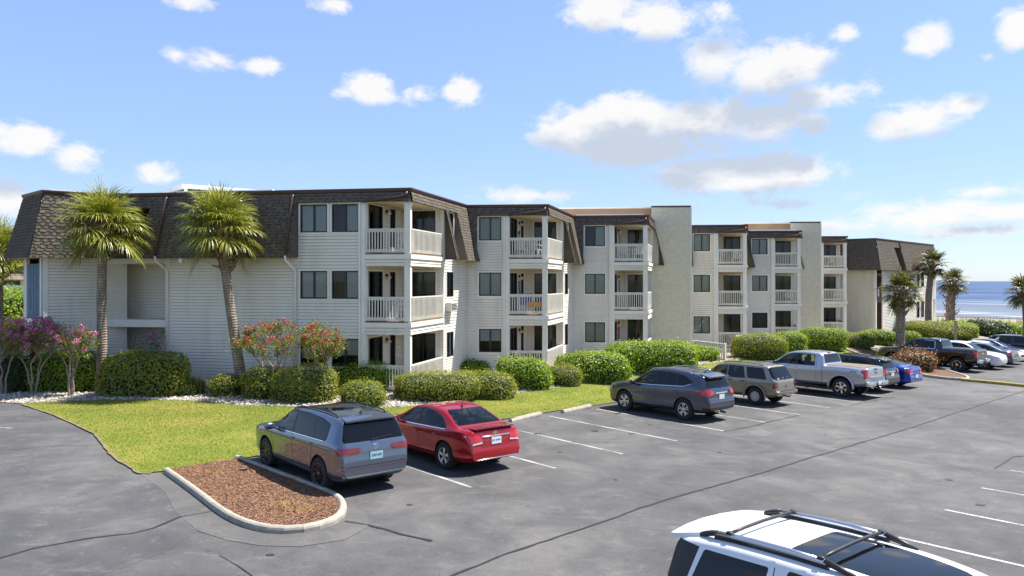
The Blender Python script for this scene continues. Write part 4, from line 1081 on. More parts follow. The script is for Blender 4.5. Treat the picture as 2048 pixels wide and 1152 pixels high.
B(1210,1400,687,754,'longest bright green hedge in front of the first stucco wall','hedge_leaf',2.9,leaf=.115,dens=380,depth=2.3,bump=.10,loose=.1)
B(1372,1436,695,724,'low green hedge end beside the ramp railing','hedge_leaf',2.6,leaf=.115,dens=380,bump=.1)
B(1464,1572,672,722,'boxy hedge right of the ramp post behind the silver pickup','hedge_leaf_olive',3.6,leaf=.09,dens=480)
B(1540,1612,666,708,'rounded hedge behind the boxy one by the silver pickup','hedge_leaf',2.6,leaf=.09,dens=480)
B(1598,1690,658,702,'tall clipped hedge before the second stucco wall','hedge_leaf',3.2,leaf=.1,dens=420)
B(1668,1748,668,698,'low olive dome hedge right of the tall clipped one','hedge_leaf_olive',2.3,leaf=.09,dens=450)
B(1714,1794,662,691,'dark green dome hedge at the foot of the stout palm','hedge_leaf',2.4,leaf=.1,dens=420)
B(1795,1838,664,690,'low green hedge right of the stout palm trunk','hedge_leaf',2.4,leaf=.1,dens=420)
B(1808,1935,646,684,'large domed hedge along the sunlit end block','hedge_leaf_olive',2.4,leaf=.12,dens=330,depth=6)
B(1885,1945,645,680,'domed hedge behind the wooden post','hedge_leaf',2.3,leaf=.12,dens=330,depth=4)
B(1918,1948,642,664,'small round green shrub on the dune beside the hedges','hedge_leaf',2.2,leaf=.12,dens=330,group='dune shrubs',name='dune_shrub',cat='shrub')
for i,(a,b_,t_,y_,mt,lb) in enumerate(((1936,1975,642,672,'hedge_leaf_dark','dark ragged dune shrub nearest the hedges'),(1962,2005,643,672,'hedge_leaf_dark','dark reddish dune shrub in the middle of the dune'),(1990,2035,648,674,'hedge_leaf','bright dune shrub above the parked sedans'),(2025,2090,650,676,'hedge_leaf_olive','olive dune shrub at the right edge of the picture'))):
    B(a,b_,t_,y_,lb,mt,2.2,leaf=.16,dens=230,bump=.3,loose=.25,group='dune shrubs',name='dune_shrub',cat='shrub',depth=4)
B(1792,1868,704,748,'red-tipped shrub on the far island between the blue sedan and the black pickup','redtip_leaf',2.2,leaf=.11,dens=300,bump=.28,loose=.25,group='island shrubs',name='redtip_shrub',cat='shrub',depth=1.6)
B(1758,1815,697,722,'smaller red-tipped shrub at the black pickup\'s nose','redtip_leaf',2.2,leaf=.11,dens=260,bump=.28,loose=.2,group='island shrubs',name='redtip_shrub',cat='shrub')
# sea oats on the dune crest
def oats(b, p, r):
    a = r.uniform(0, 6.28); h = r.uniform(.5, 1.3); l = Vector((math.cos(a)*h*.25, math.sin(a)*h*.25, h)); s_ = Vector((-math.sin(a), math.cos(a), 0))*.035
    b.q([p-s_, p+s_, p+l])
tag(scatter('dune_grass', [DQ(88,-60),DQ(98,-60),DQ(98,40),DQ(88,40)], 9000, oats, 'dune_grass', dz=-.02), 'pale sea oats and grass along the dune crest before the beach', 'grass')
# ------------------------------------------------------------------ palms
def frond_mesh(el, Rb, petiole, seed, mat, nl=34, droop=1.0, wl_=.034):
    """fan leaf held at elevation el along +x, its segments arching and hanging"""
    r = random.Random(seed); b = MB(); ax = Vector((math.cos(el), 0, math.sin(el))); side = Vector((0, 1, 0)); upv = side.cross(ax)*-1
    if upv.z < 0: upv = -upv
    # petiole
    pts = [ax*(petiole*k/4)+Vector((0, 0, -.10*droop*(k/4)**2*petiole)) for k in range(5)]
    b.tube(pts, [.022, .018, .016, .014, .012], 5)
    hub = pts[-1]; spine = (pts[-1]-pts[-2]).normalized()
    for i in range(nl):
        f = (i+.5)/nl*2-1; ang = f*R(118)+r.gauss(0, .05); Lg = Rb*(1-.28*abs(f)**1.6)*r.uniform(.88, 1.08)
        base = hub+spine*(.18*Rb*(1-abs(f)))
        d = (spine*math.cos(ang)+side*math.sin(ang)).normalized(); d = (d+upv*(.28*abs(math.sin(ang))+.05)).normalized()
        p = base.copy(); v = d.copy(); nseg = 5; prev = None; wd = d.cross(upv).normalized()
        if wd.length < .1: wd = side
        for k in range(nseg+1):
            t_ = k/nseg; hw = wl_*.5*(1-t_)**.55*(.55+min(1, t_*5)*.45)
            l, rt = p-wd*hw, p+wd*hw
            if prev: b.q([prev[0], prev[1], rt, l])
            prev = (l, rt); v = (v+Vector((0, 0, -1))*(.10+.55*t_*t_)*droop*r.uniform(.7, 1.3)).normalized(); p = p+v*(Lg/nseg)
    return b.mesh('frond', mat)
_fr = {}
def fronds(kind, mat, Rb, pet, droop, nl, wl_):
    if kind not in _fr:
        _fr[kind] = {}
        for c, el in enumerate((82, 62, 38, 14, -12, -40)):
            _fr[kind][c] = [frond_mesh(R(el+random.Random(c*7+v).uniform(-8, 8)), Rb, pet*(.75 if c < 1 else 1), c*10+v, mat, nl, droop*(.45 if c == 0 else .75 if c < 2 else 1), wl_) for v in range(2)]
    return _fr[kind]
_bt = {}
def boot_mesh(s_):
    if s_ not in _bt:
        b = MB(); L = .34*s_
        b.q([(0,-.07*s_,0),(0,.07*s_,0),(L*.55,.035*s_,.12*s_),(L*.55,-.035*s_,.12*s_)]); b.q([(L*.55,-.035*s_,.12*s_),(L*.55,.035*s_,.12*s_),(L,.02*s_,.30*s_),(L,-.02*s_,.30*s_)])
        b.q([(0,-.07*s_,-.05),(L*.55,-.035*s_,.07*s_),(L*.55,.035*s_,.07*s_),(0,.07*s_,-.05)]); b.q([(L*.55,-.035*s_,.07*s_),(L,-.02*s_,.27*s_),(L,.02*s_,.27*s_),(L*.55,.035*s_,.07*s_)])
        b.q([(0,-.07*s_,0),(L*.55,-.035*s_,.12*s_),(L*.55,-.035*s_,.07*s_),(0,-.07*s_,-.05)]); b.q([(0,.07*s_,-.05),(L*.55,.035*s_,.07*s_),(L*.55,.035*s_,.12*s_),(0,.07*s_,0)])
        _bt[s_] = b.mesh('leaf_base', 'palm_boot')
    return _bt[s_]
def palm(base, path, rad, label, kind='near', counts=(5,8,10,10,8,4), boots=(64, .33), seed=1, mat='palm_leaf', Rb=1.12, pet=.78, droop=1.15, nl=40, wl_=.046, group='palmettos along the apartment wing', bs=1.6):
    """path: trunk points relative to the base; fronds share meshes by how high they point"""
    r = random.Random(seed); e = empty('palm_tree', base, label, 'palm', 0, group)
    b = MB(); pts = []
    n = 14; P_ = [Vector(p) for p in path]
    def at(t_):
        f = t_*(len(P_)-1); i = min(int(f), len(P_)-2); k = f-i; a, c = P_[i], P_[i+1]
        a0 = P_[max(0, i-1)]; c1 = P_[min(len(P_)-1, i+2)]
        return .5*((2*a)+(c-a0)*k+(2*a0-5*a+4*c-c1)*k*k+(3*a-a0-3*c+c1)*k**3)
    rr = []
    for k in range(n+1):
        t_ = k/n; pts.append(at(t_)); rr.append(rad*(1.18-.18*min(1, t_*6)-.22*t_)*r.uniform(.97, 1.03))
    b.tube(pts, rr, 14); child('trunk', b.mesh('trunk', 'palm_trunk', True), e)
    top = pts[-1]; nb, span = boots
    for k in range(nb):
        t_ = k/nb; c = at(1-span*(1-t_)); a = k*2.4+r.uniform(-.2, .2)
        o = child('leaf_base', boot_mesh(bs), e); o.location = c+Vector((math.cos(a), math.sin(a), 0))*rad*.72; o.rotation_euler = (r.uniform(-.3, .3), r.uniform(-.5, .25), a); s_ = r.uniform(.7, 1.15); o.scale = (s_,)*3
    F = fronds(kind, mat, Rb, pet, droop, nl, wl_)
    ang = r.uniform(0, 6)
    for c, cnt in enumerate(counts):
        for k in range(cnt):
            o = child('frond', F[c][k % 2], e); a = ang+2*math.pi*(k+r.uniform(-.25, .25))/max(1, cnt)+c*.6
            o.location = top+Vector((math.cos(a)*.08, math.sin(a)*.08, .12-.06*c+r.uniform(-.05, .05))); o.rotation_euler = (r.uniform(-.22, .22), r.uniform(-.12, .12), a); s_ = r.uniform(.86, 1.1); o.scale = (s_, s_*r.uniform(.9, 1.1), s_)
    return e
def at_depth(px, py, Y): return Vector(((px-1024)/FPX*Y, Y, HCAM-(py-YHOR)/FPX*Y))
def palm_px(pts_px, Y, rad, label, **k):
    w_ = [at_depth(px, py, Y) for px, py in pts_px]; base = ON(w_[0].x, w_[0].y, -.05)
    path = [Vector((0, 0, 0))]+[p-base for p in w_[1:]]
    return palm(base, path, rad, label, **k)
palm_px([(201,787),(204,700),(203,600),(205,490),(205,452)], 29.9, .205, 'straight palmetto with a full crown in front of the stair recess', seed=3, counts=(5,9,12,12,9,3))
palm_px([(488,792),(472,690),(460,610),(448,515),(440,460)], 29.4, .205, 'palmetto with a leaning trunk before the long siding wall', seed=5, counts=(6,10,12,12,9,2))
farp = dict(kind='far', mat='palm_leaf_far', nl=22, wl_=.085, Rb=.95, pet=.8, counts=(3,5,7,8,7,6), group='palms by the sea end', bs=1.7)
palm_px([(1800,687),(1801,640),(1802,605),(1805,582)], 54, .32, 'stout shaggy palm before the far end block', seed=8, boots=(46, .62), **farp)
palm_px([(1857,648),(1857,600),(1861,555),(1864,530)], 70, .31, 'tallest slim palm against the corner of the far end block', seed=9, boots=(30, .36), **farp)
palm_px([(1901,648),(1901,610),(1904,580),(1905,563)], 80, .46, 'shaggy trunked palm standing alone before the sea', seed=10, boots=(70, .92), **farp)
palm_px([(2056,660),(2052,620),(2050,598),(2048,584)], 66, .32, 'palm crown cut by the right edge of the picture', seed=12, boots=(30, .4), **farp)
palm_px([(-2,730),(-3,640),(-4,560),(-6,505)], 36, .24, 'palmetto at the left edge of the picture beyond the end block', seed=13, counts=(5,7,8,8,7,4))
# ------------------------------------------------------------------ crape myrtles
def cluster_mesh(mat, s_, n, seed):
    rng = np.random.default_rng(seed); p = rng.normal(0, 1, (n, 3)); p /= np.linalg.norm(p, axis=1)[:, None]; nn = p.copy(); p *= rng.uniform(.4, 1, n)[:, None]*np.array([s_, s_, s_*1.25])
    return np_mesh('flower_cluster', leaves_np(p, nn, s_*.55, rng, .9, .5), mat)
FCL = {m_: [cluster_mesh(m_, .10, 46, k) for k in range(3)] for m_ in ('flower_pink', 'flower_red', 'flower_white')}
def crape(base, H, W_, label, flower, seed, nfl=60, leaf_n=3000, stems=4, off=0.0, depth=.8, tips_n=60, fs=1.0, leaf='crape_leaf', trunk_w=.04, low=.5):
    """several pale stems carrying a broad crown; every twig ends in a leaf clump, the outer ones in flower heads"""
    r = random.Random(seed); rng = np.random.default_rng(seed); e = empty('crape_myrtle', base, label, 'tree', 0, 'crape myrtles in the bed')
    b = MB(); forks = []; zc, rz_ = H*(low+1)/2, H*(1-low)/2
    for k in range(stems):
        a = 6.28*k/stems+r.uniform(-.5, .5); t_ = Vector((math.cos(a)*W_*.16+off*.4, math.sin(a)*W_*.12, H*low*r.uniform(.75, .95)))
        p0 = Vector((math.cos(a)*.07, math.sin(a)*.07, -.05)); pts = [p0.lerp(t_, f)+Vector((r.gauss(0, .03), r.gauss(0, .03), 0))*(1 if 0 < f < 1 else 0)+Vector((-math.cos(a)*.05*math.sin(f*3.14), 0, 0)) for f in (0, .25, .5, .75, 1)]
        b.tube(pts, [trunk_w*x for x in (1.2, 1, .9, .8, .68)], 7, cap=False); forks.append(t_)
        for q in range(2):
            a2 = r.uniform(0, 6.28); t2 = t_+Vector((math.cos(a2)*W_*.14, math.sin(a2)*W_*.10, H*.14)); b.tube([t_, t_.lerp(t2, .5)+Vector((0, 0, .03)), t2], [trunk_w*.6, trunk_w*.5, trunk_w*.4], 5, cap=False); forks.append(t2)
    tips = []
    for k in range(tips_n):
        d = Vector((r.gauss(0, 1), r.gauss(0, 1), r.gauss(0, 1))).normalized(); f = r.uniform(.55, 1)
        q = Vector((off+d.x*W_/2*f, d.y*W_/2*depth*f, zc+d.z*rz_*f*(1.05 if d.z > 0 else .8)))
        fk = min(forks, key=lambda x: (x-q).length+max(0, x.z-q.z)*2); md = fk.lerp(q, .5)+Vector((0, 0, .08))
        b.tube([fk, md, q], [trunk_w*.35, trunk_w*.24, trunk_w*.12], 4, cap=False); tips.append((q, d))
    child('trunk', b.mesh('trunk', 'crape_bark', True), e)
    T_ = np.array([list(t_[0]) for t_ in tips]); idx = rng.integers(0, len(T_), leaf_n); pos = T_[idx]+rng.normal(0, 1, (leaf_n, 3))*np.array([.15, .15, .11])
    child('crown', np_mesh('crown', leaves_np(pos, np.tile([0, 0, 1.0], (leaf_n, 1)), .085, rng, .5, .9), leaf), e, kind='stuff')
    out_ = sorted(tips, key=lambda t_: -(t_[1].z*.9-t_[1].y*.5+r.uniform(-.5, .5)))
    for k in range(nfl):
        q, v = out_[k % max(1, int(len(out_)*.75))]; o = child('flower_cluster', FCL[flower][k % 3], e); o.location = q+Vector((r.gauss(0, .10), r.gauss(0, .10)-.05, r.uniform(.02, .16))); s_ = r.uniform(.6, 1.3)*fs; o.scale = (s_, s_, s_); o.rotation_euler = (r.uniform(0, 3), r.uniform(0, 3), 0)
    return e
def px_base(px, py): return P(px, py)
crape(px_base(66,789), 2.95, 2.3, 'purple-pink flowering crape myrtle with pale forked stems at the far left', 'flower_pink', 4, nfl=60, leaf_n=3600, stems=4, off=.15, low=.50, fs=1.15)
crape(px_base(8,790), 2.9, 2.0, 'purple-pink crape myrtle cut by the left edge of the picture', 'flower_pink', 14, nfl=40, leaf_n=2800, stems=3, low=.5, fs=1.15)
crape(px_base(140,793), 2.7, 1.5, 'slender crape myrtle with yellowing leaves and pink tips left of the straight palm', 'flower_pink', 6, nfl=26, leaf_n=2000, stems=4, tips_n=40, off=.1, low=.55)
crape(px_base(548,798), 2.95, 2.7, 'red flowering crape myrtle beside the leaning palm', 'flower_red', 7, nfl=90, leaf_n=4200, stems=4, off=-.15, fs=.62, low=.48, tips_n=70)
crape(px_base(641,803), 3.0, 1.9, 'red flowering crape myrtle under the paired windows', 'flower_red', 9, nfl=60, leaf_n=3600, stems=4, fs=.62, low=.50)
crape(ON(-15.3, 31.2), 2.35, 1.7, 'small dark shrub with bare upright stems in the stair recess', 'flower_pink', 21, nfl=3, leaf_n=800, stems=5, leaf='hedge_leaf_dark', trunk_w=.03, tips_n=30, low=.35)
# ------------------------------------------------------------------ beyond the left end of the building
pmat('vinyl_white', (.72, .72, .72), .5, var=.04, vscale=2)
pmat('roof_tan', (.20, .15, .11), .9, var=.2, vscale=3)
fe = empty('vinyl_fence', at_depth(20, 592, 52), 'tall white vinyl fence beyond the left end of the building', 'fence')
for k in range(34):
    m_ = MB(); x = -41.5+k*.28; m_.aabb((x+.006, 52, 0), (x+.274, 52.04, 4.28+.02*(k % 2))); m_.build('board', 'vinyl_white', fe)
m_ = MB(); m_.aabb((-41.5, 51.96, 4.0), (-32, 52.0, 4.1)); m_.build('rail', 'vinyl_white', fe)
def wild(name, c, rx, ry, h, label, mat, leaf, dens, seed, cat='shrub', trunk=0):
    e = empty(name, c, label, cat, 0, 'greenery beyond the left end'); m2 = bush_mesh(rx, ry, h, 2.2, leaf, dens, seed, mat, .28, 'crown' if trunk else 'foliage', .3); o = child('crown' if trunk else 'foliage', m2, e, kind='stuff'); o.location.z = trunk
    co = child('dark_core', core_mesh(), e); co.scale = (rx*.82, ry*.82, h*.42); co.location = (0, 0, trunk+h*.46)
    if trunk: b = MB(); b.tube([(0, 0, -.2), (.1, 0, trunk*.6), (0, .1, trunk+h*.3)], [.28, .22, .15], 9); child('trunk', b.mesh('trunk', 'crape_bark', True), e)
    return e
wild('tall_shrub', ON(-31.5, 45.5), 3.4, 1.6, 3.9, 'tall leafy shrub before the white fence at the left edge', 'hedge_leaf', .17, 150, 91)
wild('tall_shrub', ON(-26.6, 41.0), 1.5, 1.2, 2.4, 'lower shrub with pale flowers between the tall shrub and the end block', 'hedge_leaf_olive', .15, 180, 92)
wild('oak_tree', ON(-48, 70), 5.5, 4, 5.6, 'dark spreading tree behind the white fence at the left edge', 'hedge_leaf_dark', .3, 70, 93, 'tree', 2.6)
wild('oak_tree', ON(-40.5, 76), 4.5, 4, 4.6, 'second dark tree beside the end block\'s blue panel', 'hedge_leaf_dark', .3, 70, 94, 'tree', 2.2)
wild('oak_tree', ON(-60, 80), 6.5, 4, 7.0, 'largest dark tree beyond the left edge', 'hedge_leaf_dark', .34, 60, 95, 'tree', 2.6)
ho = empty('house', ON(-43, 64), 'small tan house behind the white fence', 'house')
m_ = MB(); m_.aabb((-46, 62, -.2), (-38.5, 68, 4.75)); m_.build('wall', 'soffit', ho)
m_ = MB(); m_.v = [(-46.4, 61.6, 4.75), (-38.1, 61.6, 4.75), (-38.1, 68.4, 4.75), (-46.4, 68.4, 4.75), (-44, 65, 5.25), (-40.5, 65, 5.25)]; m_.f = [(0, 1, 5, 4), (1, 2, 5), (2, 3, 4, 5), (3, 0, 4), (3, 2, 1, 0)]; m_.m = [0]*5; m_.build('roof', 'roof_tan', ho)
m_ = MB(); m_.aabb((-42.6, 61.95, 4.25), (-41.2, 62.02, 4.65)); m_.build('window', 'bronze', ho)
for k, z in enumerate((5.0, 5.35, 5.75, 6.1)):
    m_ = MB(); m_.tube([(-90, 57, z+.5), (-60, 57, z), (-30, 57, z+.1), (10, 57, z+.9)], .018, 5); o = m_.build('power_line', 'black'); tag(o, ('lowest', 'second lowest', 'third', 'topmost')[k]+' overhead wire crossing the gap left of the end block', 'wire', 'overhead wires')
pmat('pale_wood', (.42, .33, .2), .8, var=.2, vscale=6)
# wooden post before the dune
pb = at_depth(1911, 676, 58); m_ = MB(); m_.aabb((pb.x-.07, pb.y-.07, pb.z-1.0), (pb.x+.07, pb.y+.07, HCAM-(641-YHOR)/FPX*58)); tag(m_.build('wooden_post', 'pale_wood'), 'pale wooden post standing before the domed hedges near the dune', 'post')
# ================================================================== VEHICLES
def paint(name, col, metal=.55, rough=.32, coat=1.0):
    m, t, b = newmat(name); b.inputs['Base Color'].default_value = tuple(col)+(1,); b.inputs['Metallic'].default_value = metal; b.inputs['Roughness'].default_value = rough
    b.inputs['Coat Weight'].default_value = coat; b.inputs['Coat Roughness'].default_value = .03
    return m
paint('paint_grey', (.135, .165, .225), .75, .24); paint('paint_red', (.44, .006, .014), .5, .24); paint('paint_charcoal', (.075, .085, .12), .7, .24)
paint('paint_champagne', (.30, .26, .20), .6, .36); paint('paint_silver', (.50, .51, .55), .75, .33); paint('paint_black', (.008, .009, .013), .2, .22)
paint('paint_blue', (.004, .055, .42), .5, .24); paint('paint_white', (.80, .80, .80), .0, .35); paint('paint_slate', (.07, .09, .12), .6); paint('paint_navy', (.03, .05, .14), .5)
glassmat('car_glass', (.62, .70, .67), .9, .03, .01); glassmat('privacy_glass', (.10, .11, .12), .95, .45, .01); glassmat('roof_glass', (.05, .05, .06), 1.0, .8, .03)
pmat('trim_black', (.018, .018, .019), .45); pmat('tyre', (.022, .022, .023), .85, var=.2, vscale=20); pmat('wheel_well', (.008, .008, .008), .9)
pmat('alloy', (.62, .63, .66), .25, metal=.9); pmat('alloy_black', (.02, .02, .022), .3, coat=.6); pmat('chrome', (.78, .79, .80), .1, metal=1.0); pmat('steel_hub', (.50, .51, .53), .35, metal=.7)
pmat('seat', (.05, .05, .055), .8); pmat('seat_tan', (.30, .27, .22), .8); pmat('dash', (.03, .03, .033), .6)
pmat('lamp_red', (.45, .008, .012), .15, coat=1); pmat('lamp_dark_red', (.16, .006, .010), .15, coat=1); pmat('lamp_clear', (.62, .64, .66), .12, coat=1); pmat('lamp_amber', (.6, .2, .02), .2, coat=1)
pmat('plate_white', (.72, .74, .74), .4); pmat('plate_blue', (.05, .10, .30), .4); pmat('plate_black', (.02, .02, .022), .5); pmat('plate_teal', (.36, .58, .62), .4); pmat('plate_green', (.10, .40, .12), .4); pmat('gold', (.75, .55, .15), .25, metal=.8); pmat('tonneau', (.16, .135, .10), .8, var=.12, vscale=3); pmat('hitch', (.05, .05, .055), .5, metal=.6); pmat('decal_black', (.02, .02, .03), .4); pmat('decal_red', (.55, .02, .04), .4); pmat('sticker_white', (.8, .8, .8), .5)

def chaikin(pts, it=2, closed=False):
    for _ in range(it):
        q = []
        n = len(pts)
        if not closed: q.append(pts[0])
        for i in range(n if closed else n-1):
            a, b = pts[i], pts[(i+1) % n]
            q.append(tuple(x*.75+y*.25 for x, y in zip(a, b))); q.append(tuple(x*.25+y*.75 for x, y in zip(a, b)))
        if not closed: q.append(pts[-1])
        pts = q
    return pts
def curve(pts, it=2):
    c = sorted(chaikin(pts, it)); 
    def f(x):
        if x <= c[0][0]: return c[0][1]
        if x >= c[-1][0]: return c[-1][1]
        lo, hi = 0, len(c)-1
        while hi-lo > 1:
            mid = (lo+hi)//2
            if c[mid][0] <= x: lo = mid
            else: hi = mid
        a, b = c[lo], c[hi]; return a[1]+(b[1]-a[1])*(x-a[0])/max(1e-9, b[0]-a[0])
    return f
def car_shell(sp):
    top, belt, bot, wid = curve(sp['top'], sp.get('topit', 2)), curve(sp['belt']), curve(sp['bot']), curve(sp['wid'])
    xf, xr = sp['top'][0][0], sp['top'][-1][0]
    xs = set()
    n = 46
    for i in range(n+1): xs.add(round(xf+(xr-xf)*i/n, 4))
    for x, _ in sp['top']: xs.update((round(x, 4), round(min(xf, x+.02), 4), round(max(xr, x-.02), 4)))
    for k in (.008, .02, .035, .055, .08, .12, .16): xs.add(round(xf-k, 4)); xs.add(round(xr+k, 4))
    xs = sorted(xs, reverse=True); bm = bmesh.new(); rings = []
    tum = sp.get('roof', .76)
    for x in xs:
        zt, zb, W_ = top(x), bot(x), wid(x); zw = min(belt(x), zt-.012); h = zt-zw; k = max(0, min(1, h/.38))
        zs = zw-min(.13, (zw-zb)*.28); zl = zb+min(.14, (zw-zb)*.25); zm = zl*.5+zs*.5
        yr = W_*(.90+(tum-.90)*k); zr = zw+h*(.62+.29*k)
        p5 = (W_*.962, zw); p6 = (yr, zr)
        half = [(W_*.55, zb), (W_*.86, zb), (W_*.962, zl), (W_*sp.get('waist', .952), zm), (W_, zs), p5, (p5[0]*.86+p6[0]*.14, p5[1]*.86+p6[1]*.14), (p5[0]*.14+p6[0]*.86, p5[1]*.14+p6[1]*.86), (yr*.955, zw+h*(.80+.165*k)), (yr*.60, zw+h*(.95+.04*k)), (yr*.25, zt)]
        loop = half+[(-y, z) for y, z in reversed(half)]
        loop = chaikin(loop, 2, True)
        rings.append([bm.verts.new((x, y, z)) for y, z in loop])
    m = len(rings[0])
    for a, b in zip(rings, rings[1:]):
        for i in range(m):
            j = (i+1) % m; bm.faces.new((a[i], a[j], b[j], b[i]))
    bm.faces.new(list(reversed(rings[0]))); bm.faces.new(rings[-1])
    bmesh.ops.recalc_face_normals(bm, faces=bm.faces)
    return bm
def arch_cut(bm, sp):
    """wheel openings"""
    me = bpy.data.meshes.new('tmp'); bm.to_mesh(me); bm.free(); me.materials.append(MAT[sp['paint']]); me.materials.append(MAT['wheel_well'])
    c = bmesh.new(); Rw = sp['rw']
    for xa in sp['axles']:
        for s_ in (-1, 1):
            y0 = sp['hw']-.34; L = .6
            bmesh.ops.create_cone(c, cap_ends=True, segments=36, radius1=Rw+sp.get('gap', .055), radius2=Rw+sp.get('gap', .055), depth=L, matrix=Matrix.Translation((xa, s_*(y0+L/2), Rw+sp.get('archz', .01))) @ Matrix.Rotation(R(90), 4, 'X'))
    cm = bpy.data.meshes.new('tmpc'); c.to_mesh(cm); c.free(); cm.materials.append(MAT['wheel_well'])
    a, b = bpy.data.objects.new('tmpa', me), bpy.data.objects.new('tmpb', cm); COL.objects.link(a); COL.objects.link(b)
    md = a.modifiers.new('b', 'BOOLEAN'); md.operation = 'DIFFERENCE'; md.object = b; md.solver = 'EXACT'; md.material_mode = 'TRANSFER'
    dg = bpy.context.evaluated_depsgraph_get(); dg.update(); ev = bpy.data.meshes.new_from_object(a.evaluated_get(dg))
    bm2 = bmesh.new(); bm2.from_mesh(ev); names = [m_.name for m_ in ev.materials]
    wi = names.index('wheel_well') if 'wheel_well' in names else 1
    for f in bm2.faces: f.material_index = 1 if f.material_index == wi else 0
    for o in (a, b): bpy.data.objects.remove(o)
    return bm2
AXI = {'x': 0, 'y': 1, 'z': 2}
def cut_panel(bm, axis, poly, mi, facing=None, side=0, thr=.25, only=(0,)):
    """imprint a polygon along an axis and give the faces inside it material index mi.  side: +1/-1 keeps one side of y"""
    ai = AXI[axis]; ia, ib = [i for i in range(3) if i != ai]
    lo = [min(p[k] for p in poly)-.02 for k in (0, 1)]; hi = [max(p[k] for p in poly)+.02 for k in (0, 1)]
    def cand():
        r = []
        for f in bm.faces:
            if f.material_index not in only: continue
            n = f.normal[ai]
            if facing is not None and n*facing < thr: continue
            if facing is None and abs(n) < thr: continue
            if side and f.calc_center_median().y*side < 0: continue
            xs = [v.co[ia] for v in f.verts]; ys = [v.co[ib] for v in f.verts]
            if max(xs) < lo[0] or min(xs) > hi[0] or max(ys) < lo[1] or min(ys) > hi[1]: continue
            r.append(f)
        return r
    n = len(poly); fs = cand()
    for i in range(n):
        a, b = poly[i], poly[(i+1) % n]; d = (b[0]-a[0], b[1]-a[1]); L = math.hypot(*d)
        if L < 1e-5: continue
        no = [0, 0, 0]; no[ia], no[ib] = -d[1]/L, d[0]/L; co = [0, 0, 0]; co[ia], co[ib] = a
        es = {e for f in fs for e in f.edges}; vs_ = {v for f in fs for v in f.verts}
        g = bmesh.ops.bisect_plane(bm, geom=list(vs_)+list(es)+fs, plane_co=co, plane_no=no, dist=1e-5)
        fs = list({f for f in g['geom'] if isinstance(f, bmesh.types.BMFace) and f.is_valid and f.material_index in only})
    for f in fs: f.normal_update()
    for f in fs:
        c = f.calc_center_median()
        if inpoly(c[ia], c[ib], poly): f.material_index = mi
def rpoly(pts, rad=.06):
    """polygon with its corners rounded by a fixed distance"""
    q = []; n = len(pts)
    for i in range(n):
        a, b, c = Vector(pts[i-1]), Vector(pts[i]), Vector(pts[(i+1) % n]); u, v = (a-b), (c-b); ra = min(rad, u.length*.4); rc = min(rad, v.length*.4); u.normalize(); v.normalize()
        p, r_ = b+u*ra, b+v*rc; m_ = p*.25+b*.5+r_*.25; q += [tuple(p), tuple(m_), tuple(r_)]
    return q
def mir(pts): return list(pts)+[(-y, z) for y, z in reversed(pts)]
def extract(bm, mi, name, mat, parent, off=0.0, smooth=True, keep=False, split_y=False):
    """take the faces of one material index out of the shell as parts of their own (one per connected patch)"""
    fs = [f for f in bm.faces if f.material_index == mi]
    if not fs: return []
    seen = set(); groups = []
    S = set(fs)
    for f in fs:
        if f in seen: continue
        st = [f]; seen.add(f); g = []
        while st:
            x = st.pop(); g.append(x)
            for e in x.edges:
                for y in e.link_faces:
                    if y in S and y not in seen: seen.add(y); st.append(y)
        groups.append(g)
    outs = []
    for g in groups:
        if sum(f.calc_area() for f in g) < 4e-4: continue
        vm = {}; b = MB()
        for f in g:
            idx = []
            for v in f.verts:
                if v not in vm: vm[v] = len(b.v); b.v.append(tuple(v.co+v.normal*off))
                idx.append(vm[v])
            b.f.append(tuple(idx)); b.m.append(0)
        if off > .001:   # rim so that a proud panel has an edge
            es = {}
            for f in g:
                for e in f.edges: es[e] = es.get(e, 0)+1
            for e, c in es.items():
                if c == 1:
                    v0, v1 = e.verts; k = len(b.v); b.v += [tuple(v0.co), tuple(v1.co)]; b.f.append((vm[v0], vm[v1], k+1, k)); b.m.append(0)
        me = b.mesh(name, mat); 
        me.polygons.foreach_set('use_smooth', [smooth]*len(me.polygons)); me.set_sharp_from_angle(angle=R(32))
        outs.append(child(name, me, parent))
    if not keep: bmesh.ops.delete(bm, geom=fs, context='FACES')
    return outs
def lathe(prof, n=28, ax='y'):
    b = MB()
    for r_, y in prof:
        for k in range(n):
            a = 2*math.pi*k/n; b.v.append((r_*math.cos(a), y, r_*math.sin(a)))
    for i in range(len(prof)-1):
        for k in range(n):
            k2 = (k+1) % n; b.f.append((i*n+k, i*n+k2, (i+1)*n+k2, (i+1)*n+k)); b.m.append(0)
    return b
_wh = {}
